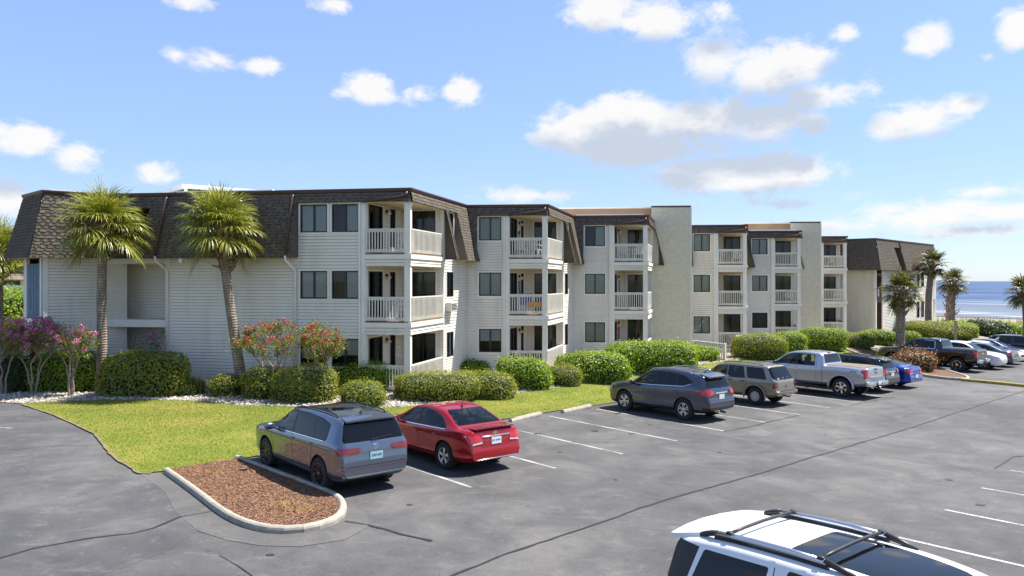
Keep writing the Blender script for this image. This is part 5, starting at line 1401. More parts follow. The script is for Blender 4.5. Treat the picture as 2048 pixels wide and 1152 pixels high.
def wheel_meshes(r_, w_, rr, style, rim):
    key = (r_, w_, rr, style, rim)
    if key in _wh: return _wh[key]
    t_ = lathe([(rr*.97, -w_*.36), (rr, -w_*.46), (rr*1.08, -w_*.5), (r_*.93, -w_*.5), (r_*.985, -w_*.42), (r_, -w_*.3), (r_, -.012), (r_*.985, 0), (r_, .012), (r_, w_*.3), (r_*.985, w_*.42), (r_*.93, w_*.5), (rr*1.08, w_*.5), (rr, w_*.46), (rr*.97, w_*.36)], 32)
    tm = t_.mesh('tyre', 'tyre', True); tm.set_sharp_from_angle(angle=R(40))
    b = lathe([(rr*.98, w_*.40), (rr*.98, w_*.47), (rr*.93, w_*.48), (rr*.89, w_*.40), (rr*.87, .0), (rr*.5, -.03), (0.001, -.03)], 28)
    ns, sw = {'5': (5, .30), '5d': (5, .34), '10': (10, .16), '6': (6, .26), 'steel': (12, .15), '5t': (5, .22)}[style]
    yo = w_*.42
    b.m = [1 if i >= 4*28 else 0 for i in range(len(b.f))]
    for k in range(ns):
        a = 2*math.pi*k/ns+.3
        def pt(rad, t2, y): return (rad*math.cos(a)-t2*math.sin(a), y, rad*math.sin(a)+t2*math.cos(a))
        r0, r1 = rr*.16, rr*.92; w0, w1 = rr*sw*.55, rr*sw*(.75 if style != '5t' else .45)
        spl = [(-1, 1)] if style not in ('5d', '10', '5t') else [(-1, -.25), (.25, 1)]
        if style == 'steel': r0 = rr*.55; spl = [(-.62, .62)]; w0 = rr*.28; w1 = rr*.34
        for s0, s1 in spl:
            n0 = len(b.v)
            for rad, hw in ((r0, w0/2*1.3), (r1, w1)):
                for s_ in (s0, s1):
                    for y in (yo-.05, yo-(0 if rad == r1 else .012)): b.v.append(pt(rad, s_*hw, y))
            for f in ((1, 3, 7, 5), (0, 1, 5, 4), (2, 6, 7, 3), (4, 5, 7, 6)): b.f.append(tuple(n0+i for i in f)); b.m.append(0)
    hb = lathe([(rr*(.22 if style != 'steel' else .58), yo-.05), (rr*(.20 if style != 'steel' else .55), yo+.004), (rr*.07, yo+.012), (0.001, yo+.012)], 20); n0 = len(b.v); b.v += hb.v; b.f += [tuple(n0+i for i in f) for f in hb.f]; b.m += [0]*len(hb.f)
    rm = b.mesh('rim', [rim, 'wheel_well']); _wh[key] = (tm, rm); return _wh[key]
def project(bvh, o, d):
    h = bvh.ray_cast(Vector(o), Vector(d)); return h if h[0] is not None else None
def seam(bvh, pts, axis, sgn, w_, off, b):
    """thin strip following the shell"""
    P_ = []
    for a, c in zip(pts, pts[1:]):
        n = max(1, int(math.dist(a, c)/.08))
        P_ += [tuple(a[i]+(c[i]-a[i])*k/n for i in (0, 1)) for k in range(n)]
    P_.append(pts[-1]); prev = None
    for i, p in enumerate(P_):
        o = {'y': (p[0], 3*sgn, p[1]), 'x': (4*sgn, p[0], p[1]), 'z': (p[0], p[1], 4)}[axis]; d = {'y': (0, -sgn, 0), 'x': (-sgn, 0, 0), 'z': (0, 0, -1)}[axis]
        h = project(bvh, o, d)
        if not h: prev = None; continue
        co, no = h[0], h[1]; q = P_[min(i+1, len(P_)-1)]; q0 = P_[max(i-1, 0)]; t2 = (q[0]-q0[0], q[1]-q0[1])
        tv = Vector({'y': (t2[0], 0, t2[1]), 'x': (0, t2[0], t2[1]), 'z': (t2[0], t2[1], 0)}[axis]); sd = no.cross(tv)
        if sd.length < 1e-6: continue
        sd.normalize(); l, r_ = co+sd*w_/2+no*off, co-sd*w_/2+no*off
        if prev and (prev[2]-co).length < .35: b.q([prev[0], l, r_, prev[1]])
        prev = (l, r_, co)
def rbox(c, s_, mat, name, parent, bev=.25, rot=None):
    """rounded block part"""
    bm = bmesh.new(); bmesh.ops.create_cube(bm, size=1)
    bmesh.ops.scale(bm, vec=s_, verts=bm.verts); bmesh.ops.bevel(bm, geom=bm.edges[:], offset=min(s_)*bev, segments=2, affect='EDGES', profile=.5)
    if rot: bmesh.ops.rotate(bm, cent=(0, 0, 0), matrix=rot, verts=bm.verts)
    bmesh.ops.translate(bm, vec=c, verts=bm.verts); me = bpy.data.meshes.new(name); bm.to_mesh(me); bm.free(); me.materials.append(MAT[mat])
    me.polygons.foreach_set('use_smooth', [True]*len(me.polygons)); me.set_sharp_from_angle(angle=R(50)); return child(name, me, parent)
def text_mesh(txt, size, mat, name, M, parent, ext=.002, space=1.0):
    cu = bpy.data.curves.new('t', 'FONT'); cu.body = txt; cu.size = size; cu.align_x = 'CENTER'; cu.align_y = 'CENTER'; cu.extrude = ext; cu.space_character = space
    o = bpy.data.objects.new('t', cu); COL.objects.link(o); dg = bpy.context.evaluated_depsgraph_get(); me = bpy.data.meshes.new_from_object(o.evaluated_get(dg)); bpy.data.objects.remove(o)
    me.transform(M); me.materials.clear(); me.materials.append(MAT[mat]); return child(name, me, parent)
REARM = lambda x, y, z, lean=0: Matrix.Translation((x, y, z)) @ Matrix.Rotation(lean, 4, 'Y') @ Matrix(((0, 0, -1, 0), (-1, 0, 0, 0), (0, 1, 0, 0), (0, 0, 0, 1)))   # text facing -x
SIDEM = lambda x, y, z: Matrix.Translation((x, y, z)) @ Matrix(((-1, 0, 0, 0), (0, 0, 1, 0), (0, 1, 0, 0), (0, 0, 0, 1)))                                           # text facing +y (left flank)

def car(sp):
    """vehicle from its outline curves: shell, openings, glass, lamps, wheels, cabin and trim; x forward, y left"""
    e = empty(sp['name'], sp['loc'], sp['label'], sp['cat'], sp['rz'], sp.get('group', 'vehicles in the car park'))
    # stand on the sloping ground
    hd = Vector((math.cos(sp['rz']), math.sin(sp['rz']))); lf = Vector((-hd.y, hd.x)); x0, y0 = sp['loc'][0], sp['loc'][1]
    wbh = abs(sp['axles'][0]-sp['axles'][1])/2
    pz = (zg(x0+hd.x*wbh, y0+hd.y*wbh)-zg(x0-hd.x*wbh, y0-hd.y*wbh))/(2*wbh); rl = (zg(x0+lf.x*.8, y0+lf.y*.8)-zg(x0-lf.x*.8, y0-lf.y*.8))/1.6
    e.rotation_euler = (math.atan(rl), -math.atan(pz), sp['rz'])
    bm = arch_cut(car_shell(sp), sp)
    bm.normal_update()
    mats = {}
    def idx(m_):
        if m_ not in mats: mats[m_] = len(mats)+2
        return mats[m_]
    order = []
    # dark surrounds first, then glass inside them, then lamps and trim
    for k, pn in enumerate(sp['panels']):
        name, mat, axis, poly, facing = pn[:5]; off = pn[5] if len(pn) > 5 else 0.0; only = pn[6] if len(pn) > 6 else None
        key = (name, mat, k); i = idx(key); order.append((key, i, name, mat, off))
        prevs = tuple([0]+[mats[kk] for kk in mats if kk[1] == 'trim_black' and mats[kk] != i]) if only is None else tuple([0]+[mats[kk] for kk in mats if kk[0] in only])
        if axis == 'y':
            if 'window' in name: poly = rpoly(poly, .03)
            for s_ in (1, -1): cut_panel(bm, 'y', poly, i, facing=s_, side=s_, only=prevs)
        else: cut_panel(bm, axis, poly, i, facing=facing, only=prevs, thr=pn[7] if len(pn) > 7 else .25)
    bm.normal_update()
    # projection tree of the whole shell before parts are lifted out
    bvh = BVHTree.FromBMesh(bm)
    for key, i, name, mat, off in order: extract(bm, i, name, mat, e, off)
    me = bpy.data.meshes.new('body'); 
    bm.to_mesh(me); bm.free()
    me.materials.append(MAT[sp['paint']]); me.materials.append(MAT['wheel_well'])
    me.polygons.foreach_set('use_smooth', [True]*len(me.polygons)); me.set_sharp_from_angle(angle=R(32))
    child('body', me, e)
    # panel gaps
    for axis, pts, w_ in sp.get('seams', []):
        for s_ in ((1, -1) if axis == 'y' else (-1,) if axis == 'x-' else (1,)):
            b = MB(); seam(bvh, pts, axis[0], s_, w_, .0025, b)
            if b.v: child('panel_gap', b.mesh('panel_gap', 'trim_black'), e)
    for mat, name, axis, pts, w_ in sp.get('strips', []):
        for s_ in ((1, -1) if axis == 'y' else (1,)):
            b = MB(); seam(bvh, pts, axis[0], s_ if axis == 'y' else (-1 if axis == 'x-' else 1), w_, .006, b)
            if b.v: child(name, b.mesh(name, mat), e)
    # wheels
    Rw, ww = sp['rw'], sp.get('ww', .225); tm, rm = wheel_meshes(Rw, ww, sp['rim_r'], sp['rim'], sp.get('rim_mat', 'alloy'))
    for xa in sp['axles']:
        for s_ in (1, -1):
            h = bpy.data.objects.new('wheel', None); COL.objects.link(h); h.parent = e; h.location = (xa, s_*(sp['hw']-.03-ww/2), Rw); h.rotation_euler = (0, xa*1.7+s_, 0 if s_ > 0 else math.pi); h.empty_display_size = .2
            child('tyre', tm, h); child('rim', rm, h)
    # cabin: tub, seats, dashboard, steering wheel
    cz = sp['cabz']; cx0, cx1 = sp['cabx']; hw = sp['hw']-.14
    b = MB(); b.aabb((cx1, -hw, cz-.42), (cx0, hw, cz-.40)); b.aabb((cx1, hw-.02, cz-.4), (cx0, hw, cz-.06)); b.aabb((cx1, -hw, cz-.4), (cx0, -hw+.02, cz-.06)); b.aabb((cx1-.02, -hw, cz-.4), (cx1, hw, cz-.1)); child('cabin_tub', b.mesh('cabin_tub', 'dash'), e)
    rbox((cx0-.22, 0, cz-.10), (.42, hw*1.9, .26), 'dash', 'dashboard', e)
    sm = sp.get('seat', 'seat')
    for xx, ys in sp['seats']:
        for y in ys:
            rbox((xx, y, cz-.02-sp.get('seatdrop', 0)), (.16, .46, .68), sm, 'seat_back', e, .3, Matrix.Rotation(-.22, 3, 'Y')); rbox((xx-.10, y, cz+.36-sp.get('seatdrop', 0)), (.10, .25, .18), sm, 'headrest', e, .35, Matrix.Rotation(-.15, 3, 'Y')); rbox((xx+.28, y, cz-.34), (.5, .48, .14), sm, 'seat_cushion', e, .3)
    b = MB(); c = Vector((cx0-.52, .38, cz+.02)); pts = [c+Vector((math.sin(t2*.349)*.06, math.cos(t2*.349)*.18, math.sin(t2*.349)*.17)) for t2 in range(19)]; b.tube(pts, .015, 6); child('steering_wheel', b.mesh('steering_wheel', 'dash', True), e)
    # mirrors
    mx, my, mz = sp['mirror']
    for s_ in (1, -1):
        rbox((mx, s_*(my+.11), mz), (.13, .22, .16), sp.get('mirror_mat', sp['paint']), 'door_mirror', e, .35); 
        b = MB(); b.bar((mx+.02, s_*(my-.08), mz-.06), (mx, s_*(my+.05), mz-.04), .06, .04); child('mirror_arm', b.mesh('mirror_arm', 'trim_black'), e)
    # door handles
    for hx, hz in sp.get('handles', []):
        for s_ in (1, -1):
            h = project(bvh, (hx, 3*s_, hz), (0, -s_, 0))
            if h: rbox((hx, h[0].y+s_*.018, hz), (.20, .03, .032), sp.get('handle_mat', sp['paint']), 'door_handle', e, .3)
    # licence plate
    if 'plate' in sp:
        z, mats_, txt, lean = sp['plate']; h = project(bvh, (-5, sp.get('plate_y', 0), z), (1, 0, 0)); x = h[0].x-.012
        b = MB(); b.box(Matrix.Translation((x, sp.get('plate_y', 0), z)) @ Matrix.Rotation(lean, 4, 'Y'), .006, .155, .078); pl = child('licence_plate', b.mesh('licence_plate', mats_[0]), e)
        if txt: text_mesh(txt, .07, mats_[1], 'plate_text', REARM(x-.008, sp.get('plate_y', 0), z+.005, lean), pl, .001, .95)
    sp['bvh'] = bvh; sp['e'] = e
    return e
def rails(e, bvh, xs, y, mat, lift=.05, w_=.03, feet=True, name='roof_rail'):
    for s_ in (1, -1):
        pts = []
        for k, x in enumerate(xs):
            h = project(bvh, (x, s_*y, 4), (0, 0, -1)); l = lift if 0 < k < len(xs)-1 else .0
            pts.append(Vector((x, s_*y, h[0].z+l)))
        b = MB(); b.tube(chaikin(pts, 2), w_/2, 7); child(name, b.mesh(name, mat, True), e)
def fin(e, bvh, x, mat='trim_black', h_=.06):
    z = project(bvh, (x, 0, 4), (0, 0, -1))[0].z; b = MB(); b.q([(x+.08, 0, z-.01), (x-.05, .02, z-.01), (x-.06, 0, z+h_)]); b.q([(x+.08, 0, z-.01), (x-.06, 0, z+h_), (x-.05, -.02, z-.01)]); b.q([(x-.05, .02, z-.01), (x-.05, -.02, z-.01), (x-.06, 0, z+h_)]); child('antenna', b.mesh('antenna', mat), e)
def wiper(e, bvh, y0, z0, y1, z1, name='rear_wiper'):
    a = project(bvh, (-5, y0, z0), (1, 0, 0))[0]; c = project(bvh, (-5, y1, z1), (1, 0, 0))[0]; o = Vector((-.025, 0, .01)); b = MB(); b.bar(a+o, c+o, .02, .015); child(name, b.mesh(name, 'trim_black'), e)
def spoiler(e, pts, mat, t_=.03, name='spoiler'):
    """flat blade given as (x, y, z) outline of its upper face"""
    b = MB(); n = len(pts); b.v = [tuple(p) for p in pts]+[(p[0]+.01, p[1], p[2]-t_) for p in pts]; b.f = [tuple(range(n)), tuple(reversed(range(n, 2*n)))]+[(i, n+i, n+(i+1) % n, (i+1) % n) for i in range(n)]; b.m = [0]*len(b.f); child(name, b.mesh(name, mat), e)
HEAD_IN = math.atan2(.749, -.663)        # nose to the building
def from_wheel(px, py, ax_r, hw, rz):
    """centre of a vehicle whose left rear tyre touches the ground at a pixel"""
    p = P(px, py); h = Vector((math.cos(rz), math.sin(rz))); l = Vector((-h.y, h.x)); c = Vector((p.x, p.y))-h*ax_r-l*(hw-.05); return (c.x, c.y, zg(c.x, c.y))

# ---- outlines -------------------------------------------------------
def tiguan(**k):
    s_ = dict(cat='car', paint='paint_grey', hw=.92, axles=(1.39, -1.40), rw=.36, rim_r=.245, rim='10', rim_mat='alloy_black', roof=.77,
        top=[(2.34,.70),(2.32,.78),(2.24,.92),(2.0,1.0),(1.35,1.075),(1.10,1.12),(.62,1.42),(.32,1.58),(-.1,1.66),(-.9,1.675),(-1.6,1.645),(-2.0,1.60),(-2.06,1.55),(-2.19,1.30),(-2.29,1.12),(-2.325,1.02),(-2.335,.9),(-2.36,.74)],
        belt=[(2.34,.68),(2.2,.88),(1.6,.99),(1.0,1.03),(-1.0,1.08),(-2.0,1.13),(-2.3,1.06),(-2.36,.72)],
        bot=[(2.34,.44),(2.25,.27),(2.0,.22),(-2.0,.25),(-2.25,.32),(-2.36,.40)], wid=[(2.34,.60),(2.28,.76),(2.1,.88),(1.7,.92),(-1.75,.92),(-2.1,.90),(-2.28,.85),(-2.36,.80)],
        cabz=1.08, cabx=(1.0, -1.95), seats=[(.15,(.40,-.40)),(-.80,(.42,0,-.42))], seatdrop=.06, mirror=(.86,.93,1.10), handles=[(-.12,.97),(-1.02,.99)],
        panels=[('window_surround','trim_black','y',[(1.02,1.055),(.62,1.36),(.36,1.505),(.1,1.565),(-.6,1.585),(-1.3,1.555),(-1.70,1.48),(-1.72,1.15),(-1.62,1.115),(0,1.075)],None),
            ('side_window','car_glass','y',[(.90,1.10),(.58,1.34),(.34,1.475),(.10,1.535),(-.02,1.54),(-.05,1.10)],None),
            ('side_window','privacy_glass','y',[(-.13,1.10),(-.12,1.545),(-.8,1.555),(-1.0,1.535),(-1.08,1.13)],None),('side_window','privacy_glass','y',[(-1.13,1.135),(-1.05,1.53),(-1.35,1.52),(-1.64,1.455),(-1.66,1.18),(-1.60,1.15)],None),
            ('windscreen','car_glass','x',mir([(.70,1.15),(.58,1.53)]),1),
            ('rear_window','privacy_glass','x',rpoly(mir([(.77,1.14),(.64,1.56)])),-1),
            ('roof_panel','roof_glass','z',[(.25,-.48),(.25,.48),(-1.15,.48),(-1.15,-.48)],1),
            ('tail_lamp','lamp_dark_red','x',[(.36,1.01),(.42,.92),(1.0,.885),(1.0,1.05),(.42,1.03)],-1,.008),('tail_lamp','lamp_dark_red','x',[(-.36,1.01),(-.42,.92),(-1.0,.885),(-1.0,1.05),(-.42,1.03)],-1,.008),
            ('tail_lamp','lamp_red','y',[(-2.08,1.0),(-2.4,1.03),(-2.4,.88),(-2.2,.88)],None,.006),
            ('rear_diffuser','trim_black','x',[(-.74,.40),(.74,.40),(.62,.30),(-.62,.30)],-1,0,None,.1),
            ('bumper_strip','lamp_dark_red','x',[(-.82,.585),(.82,.585),(.82,.57),(-.82,.57)],-1),
            ('head_lamp','lamp_clear','x',[(.40,.78),(.85,.82),(.85,.70),(.40,.70)],1),('head_lamp','lamp_clear','x',[(-.40,.78),(-.85,.82),(-.85,.70),(-.40,.70)],1),('grille','trim_black','x',[(-.40,.77),(.40,.77),(.40,.62),(-.40,.62)],1),
            ('sill','trim_black','y',[(1.0,.22),(1.0,.33),(-1.0,.33),(-1.0,.22)],None)],
        seams=[('y',[(1.0,1.04),(1.02,.75),(.92,.35)],.010),('y',[(-.10,1.06),(-.12,.7),(-.10,.35)],.010),('y',[(-1.12,1.09),(-1.14,.95),(-1.02,.72),(-1.0,.5)],.010),('x-',[(-.80,.64),(.80,.64)],.012),('x-',[(-.79,1.12),(-.80,.64)],.008),('x-',[(.79,1.12),(.80,.64)],.008),('z',[(2.1,.6),(1.2,.72)],.008),('z',[(2.1,-.6),(1.2,-.72)],.008)],
        strips=[('chrome','belt_moulding','y',[(.98,1.055),(0,1.072),(-1.60,1.112)],.014),('brown_metal','crease_shade','y',[(1.3,.90),(0,.925),(-2.0,.955)],.010),('chrome','sill_moulding','y',[(1.0,.40),(-1.0,.40)],.012),('chrome','bumper_moulding','x-',[(-.72,.44),(.72,.44)],.016)])  # dark flank strip paints in the shade line of the body crease
    s_.update(k); return s_
def sedan(**k):
    s_ = dict(cat='car', paint='paint_red', hw=.90, axles=(1.34, -1.345), rw=.332, rim_r=.215, rim='5', roof=.74,
        top=[(2.22,.62),(2.20,.70),(2.1,.80),(1.8,.88),(1.2,.955),(.98,1.0),(.45,1.28),(.1,1.42),(-.35,1.475),(-.85,1.445),(-1.25,1.33),(-1.72,1.10),(-1.82,1.065),(-2.2,1.055),(-2.27,1.03),(-2.30,.92),(-2.335,.84),(-2.345,.66),(-2.37,.58)],
        belt=[(2.22,.60),(2.1,.76),(1.5,.87),(.9,.925),(-1.0,.985),(-1.8,1.02),(-2.25,.98),(-2.37,.55)],
        bot=[(2.22,.38),(2.15,.24),(1.9,.20),(-1.9,.22),(-2.2,.28),(-2.37,.34)], wid=[(2.22,.56),(2.16,.74),(2.0,.85),(1.6,.895),(-1.6,.90),(-2.0,.875),(-2.22,.82),(-2.37,.76)],
        cabz=.98, cabx=(.92, -1.45), seats=[(.05,(.38,-.38)),(-.85,(.38,-.38))], seatdrop=.17, mirror=(.72,.89,1.0), handles=[(-.18,.80),(-1.02,.835)], seat='seat',
        panels=[('window_surround','trim_black','y',[(.80,.95),(.42,1.20),(.10,1.33),(-.3,1.385),(-.75,1.355),(-1.1,1.25),(-1.42,1.05),(-1.38,1.005),(0,.955)],None),
            ('side_window','car_glass','y',[(.70,.99),(.38,1.185),(.08,1.30),(-.14,1.34),(-.19,.99)],None),('side_window','car_glass','y',[(-.27,.99),(-.23,1.345),(-.36,1.355),(-.72,1.328),(-1.03,1.235),(-1.33,1.055),(-1.28,1.02)],None),
            ('windscreen','car_glass','x',mir([(.64,1.02),(.54,1.36)]),1),
            ('rear_window','car_glass','x',rpoly(mir([(.70,1.10),(.55,1.39)])),-1,0,None,.12),
            ('tail_lamp','lamp_red','x',[(.44,.79),(.44,.90),(.54,.94),(1.0,.93),(1.0,.77),(.7,.76)],-1,.012),('tail_lamp','lamp_red','x',[(-.44,.79),(-.44,.90),(-.54,.94),(-1.0,.93),(-1.0,.77),(-.7,.76)],-1,.012),
            ('reverse_lamp','lamp_clear','x',[(.44,.745),(.44,.79),(.7,.76),(.74,.725)],-1,.010),('reverse_lamp','lamp_clear','x',[(-.44,.745),(-.44,.79),(-.7,.76),(-.74,.725)],-1,.010),
            ('tail_lamp','lamp_red','y',[(-2.04,.88),(-2.5,.94),(-2.5,.74),(-2.16,.76)],None,.008),
            ('head_lamp','lamp_clear','x',[(.45,.70),(.82,.76),(.82,.62),(.45,.60)],1),('head_lamp','lamp_clear','x',[(-.45,.70),(-.82,.76),(-.82,.62),(-.45,.60)],1),('grille','trim_black','x',[(-.4,.66),(.4,.66),(.4,.5),(-.4,.5)],1),
            ('valance','trim_black','x',[(-.66,.355),(.66,.355),(.60,.30),(-.60,.30)],-1,0,None,.1)],
        seams=[('y',[(.80,.93),(.84,.6),(.78,.3)],.010),('y',[(-.22,.96),(-.26,.6),(-.22,.3)],.010),('y',[(-1.34,1.0),(-1.22,.8),(-1.0,.55),(-.98,.35)],.010),('z',[(2.0,.6),(1.1,.7)],.008),('z',[(2.0,-.6),(1.1,-.7)],.008),('z',[(-1.80,.66),(-1.80,-.66)],.010),('z',[(-1.80,.66),(-2.22,.64)],.010),('z',[(-1.80,-.66),(-2.22,-.64)],.010),('x-',[(-.5,.72),(-.42,.655),(.42,.655),(.5,.72)],.010)],
        strips=[('chrome','belt_moulding','y',[(.80,.945),(0,.953),(-1.40,1.0)],.020)])
    s_.update(k); return s_
def rav(**k):
    s_ = tiguan(paint='paint_charcoal', rw=.362, rim_r=.225, rim='5d', rim_mat='alloy', hw=.92, axles=(1.33, -1.33), roof=.75,
        top=[(2.26,.68),(2.24,.76),(2.14,.90),(1.85,1.0),(1.30,1.07),(1.05,1.115),(.50,1.46),(.20,1.60),(-.2,1.66),(-.8,1.66),(-1.5,1.61),(-1.98,1.54),(-2.03,1.48),(-2.12,1.28),(-2.24,1.10),(-2.29,1.0),(-2.30,.8),(-2.34,.70)],
        belt=[(2.26,.66),(2.1,.86),(1.5,.97),(1.0,1.02),(-.8,1.08),(-1.7,1.17),(-2.2,1.08),(-2.34,.68)],
        wid=[(2.26,.58),(2.2,.74),(2.0,.87),(1.6,.915),(-1.7,.92),(-2.05,.89),(-2.2,.83),(-2.34,.77)], bot=[(2.26,.42),(2.15,.27),(1.9,.22),(-1.9,.25),(-2.15,.34),(-2.34,.42)],
        panels=[('window_surround','trim_black','y',[(.98,1.04),(.52,1.38),(.22,1.51),(-.2,1.555),(-.8,1.545),(-1.3,1.49),(-1.70,1.32),(-1.62,1.23),(-1.35,1.14),(0,1.06)],None),
            ('side_window','car_glass','y',[(.86,1.085),(.48,1.36),(.20,1.475),(-.04,1.51),(-.08,1.085)],None),('side_window','privacy_glass','y',[(-.16,1.09),(-.12,1.515),(-.7,1.518),(-.92,1.50),(-1.02,1.13)],None),('side_window','privacy_glass','y',[(-1.08,1.14),(-.98,1.495),(-1.25,1.465),(-1.62,1.315),(-1.55,1.25),(-1.3,1.165)],None),
            ('windscreen','car_glass','x',mir([(.68,1.15),(.56,1.55)]),1),('rear_window','privacy_glass','x',rpoly(mir([(.72,1.13),(.60,1.48)])),-1),
            ('tail_lamp','lamp_red','x',[(.50,.94),(.50,1.03),(.62,1.06),(1.0,1.07),(1.0,.92),(.62,.90)],-1,.03),('tail_lamp','lamp_red','x',[(-.50,.94),(-.50,1.03),(-.62,1.06),(-1.0,1.07),(-1.0,.92),(-.62,.90)],-1,.03),
            ('tail_lamp','lamp_red','y',[(-1.82,1.06),(-2.5,1.08),(-2.5,.89),(-2.1,.90)],None,.03),
            ('rear_bumper_skirt','trim_black','x',[(-.84,.50),(.84,.50),(.80,.36),(-.80,.36)],-1,0,None,.1),('arch_trim','trim_black','y',[(1.9,.22),(1.9,.30),(-1.9,.30),(-1.9,.22)],None),
            ('bumper_reflector','lamp_dark_red','x',[(.56,.545),(.80,.56),(.80,.52),(.56,.52)],-1,.01),('bumper_reflector','lamp_dark_red','x',[(-.56,.545),(-.80,.56),(-.80,.52),(-.56,.52)],-1,.01),
            ('head_lamp','lamp_clear','x',[(.40,.78),(.85,.84),(.85,.72),(.40,.72)],1),('head_lamp','lamp_clear','x',[(-.40,.78),(-.85,.84),(-.85,.72),(-.40,.72)],1)],
        strips=[('chrome','belt_moulding','y',[(.96,1.045),(0,1.062),(-1.32,1.14),(-1.62,1.235)],.018),('chrome','garnish','x-',[(-.34,.97),(.34,.97)],.03)],
        mirror=(.80,.93,1.09), mirror_mat='trim_black', handles=[(-.14,.93),(-.98,.96)], cabx=(.95,-1.85), seats=[(.10,(.40,-.40)),(-.82,(.42,-.42))])
    s_.update(k); return s_
def boxy(**k):
    s_ = tiguan(paint='paint_champagne', rw=.355, rim_r=.20, rim='steel', rim_mat='steel_hub', hw=.86, axles=(1.36, -1.36), roof=.80, gap=.08, topit=1,
        top=[(2.27,.72),(2.25,.82),(2.15,.93),(1.9,.98),(1.30,1.03),(1.05,1.07),(.62,1.40),(.46,1.52),(.2,1.60),(-.3,1.625),(-1.3,1.62),(-1.78,1.60),(-1.90,1.55),(-2.10,1.20),(-2.20,1.06),(-2.24,1.0),(-2.25,.72),(-2.26,.60)],
        belt=[(2.27,.70),(2.1,.90),(1.5,.97),(1.0,1.0),(-1.0,1.02),(-2.1,1.05),(-2.2,1.0),(-2.26,.58)],
        wid=[(2.27,.66),(2.2,.78),(2.0,.84),(1.6,.86),(-1.8,.86),(-2.1,.84),(-2.2,.80),(-2.26,.78)], bot=[(2.27,.46),(2.15,.34),(1.9,.30),(-1.9,.32),(-2.15,.40),(-2.26,.45)],
        panels=[('window_surround','trim_black','y',[(.88,1.03),(.56,1.34),(.42,1.44),(-.02,1.50),(-.02,1.03)],None),('window_surround','trim_black','y',[(-.10,1.03),(-.10,1.505),(-.78,1.51),(-.92,1.04)],None),('window_surround','trim_black','y',[(-1.02,1.06),(-.90,1.505),(-1.66,1.495),(-1.86,1.06)],None),
            ('side_window','car_glass','y',[(.80,1.055),(.52,1.32),(.40,1.42),(-.05,1.475),(-.05,1.055)],None),('side_window','privacy_glass','y',[(-.13,1.055),(-.13,1.48),(-.76,1.485),(-.89,1.06)],None),('side_window','privacy_glass','y',[(-1.05,1.08),(-.94,1.48),(-1.64,1.47),(-1.82,1.08)],None),
            ('windscreen','car_glass','x',mir([(.66,1.10),(.58,1.50)]),1),('rear_window','privacy_glass','x',rpoly(mir([(.76,1.07),(.68,1.54)]),.08),-1),
            ('tail_lamp','lamp_dark_red','x',[(.66,.74),(.66,.98),(.9,.98),(.9,.74)],-1,.012),('tail_lamp','lamp_dark_red','x',[(-.66,.74),(-.66,.98),(-.9,.98),(-.9,.74)],-1,.012),
            ('tail_lamp','lamp_dark_red','y',[(-2.12,.98),(-2.4,.98),(-2.4,.74),(-2.12,.74)],None,.008),
            ('bumper_step','trim_black','x',[(-.62,.61),(.62,.61),(.62,.585),(-.62,.585)],-1,0,None,.1),('sill','trim_black','y',[(1.0,.30),(1.0,.37),(-1.0,.37),(-1.0,.30)],None),
            ('head_lamp','lamp_clear','x',[(.5,.84),(.82,.84),(.82,.7),(.5,.7)],1),('head_lamp','lamp_clear','x',[(-.5,.84),(-.82,.84),(-.82,.7),(-.5,.7)],1)],
        seams=[('y',[(.92,1.0),(.95,.7),(.90,.36)],.012),('y',[(-.06,1.5),(-.06,.7),(-.05,.36)],.014),('y',[(-.97,1.5),(-.97,1.0),(-1.0,.8),(-.85,.5),(-.82,.36)],.012),('x-',[(-.70,1.06),(.70,1.06)],.012),('x-',[(-.62,.99),(-.62,.66)],.008),('x-',[(.62,.99),(.62,.66)],.008)],
        strips=[('paint_champagne','side_moulding','y',[(1.0,.62),(-1.0,.62)],.05)], mirror=(.78,.86,1.08), mirror_mat='trim_black', handles=[(-.22,.93),(-.82,.93)], handle_mat='trim_black', cabx=(.92,-1.9), cabz=1.02, seats=[(.1,(.38,-.38)),(-.8,(.38,-.38))])
    s_.update(k); return s_
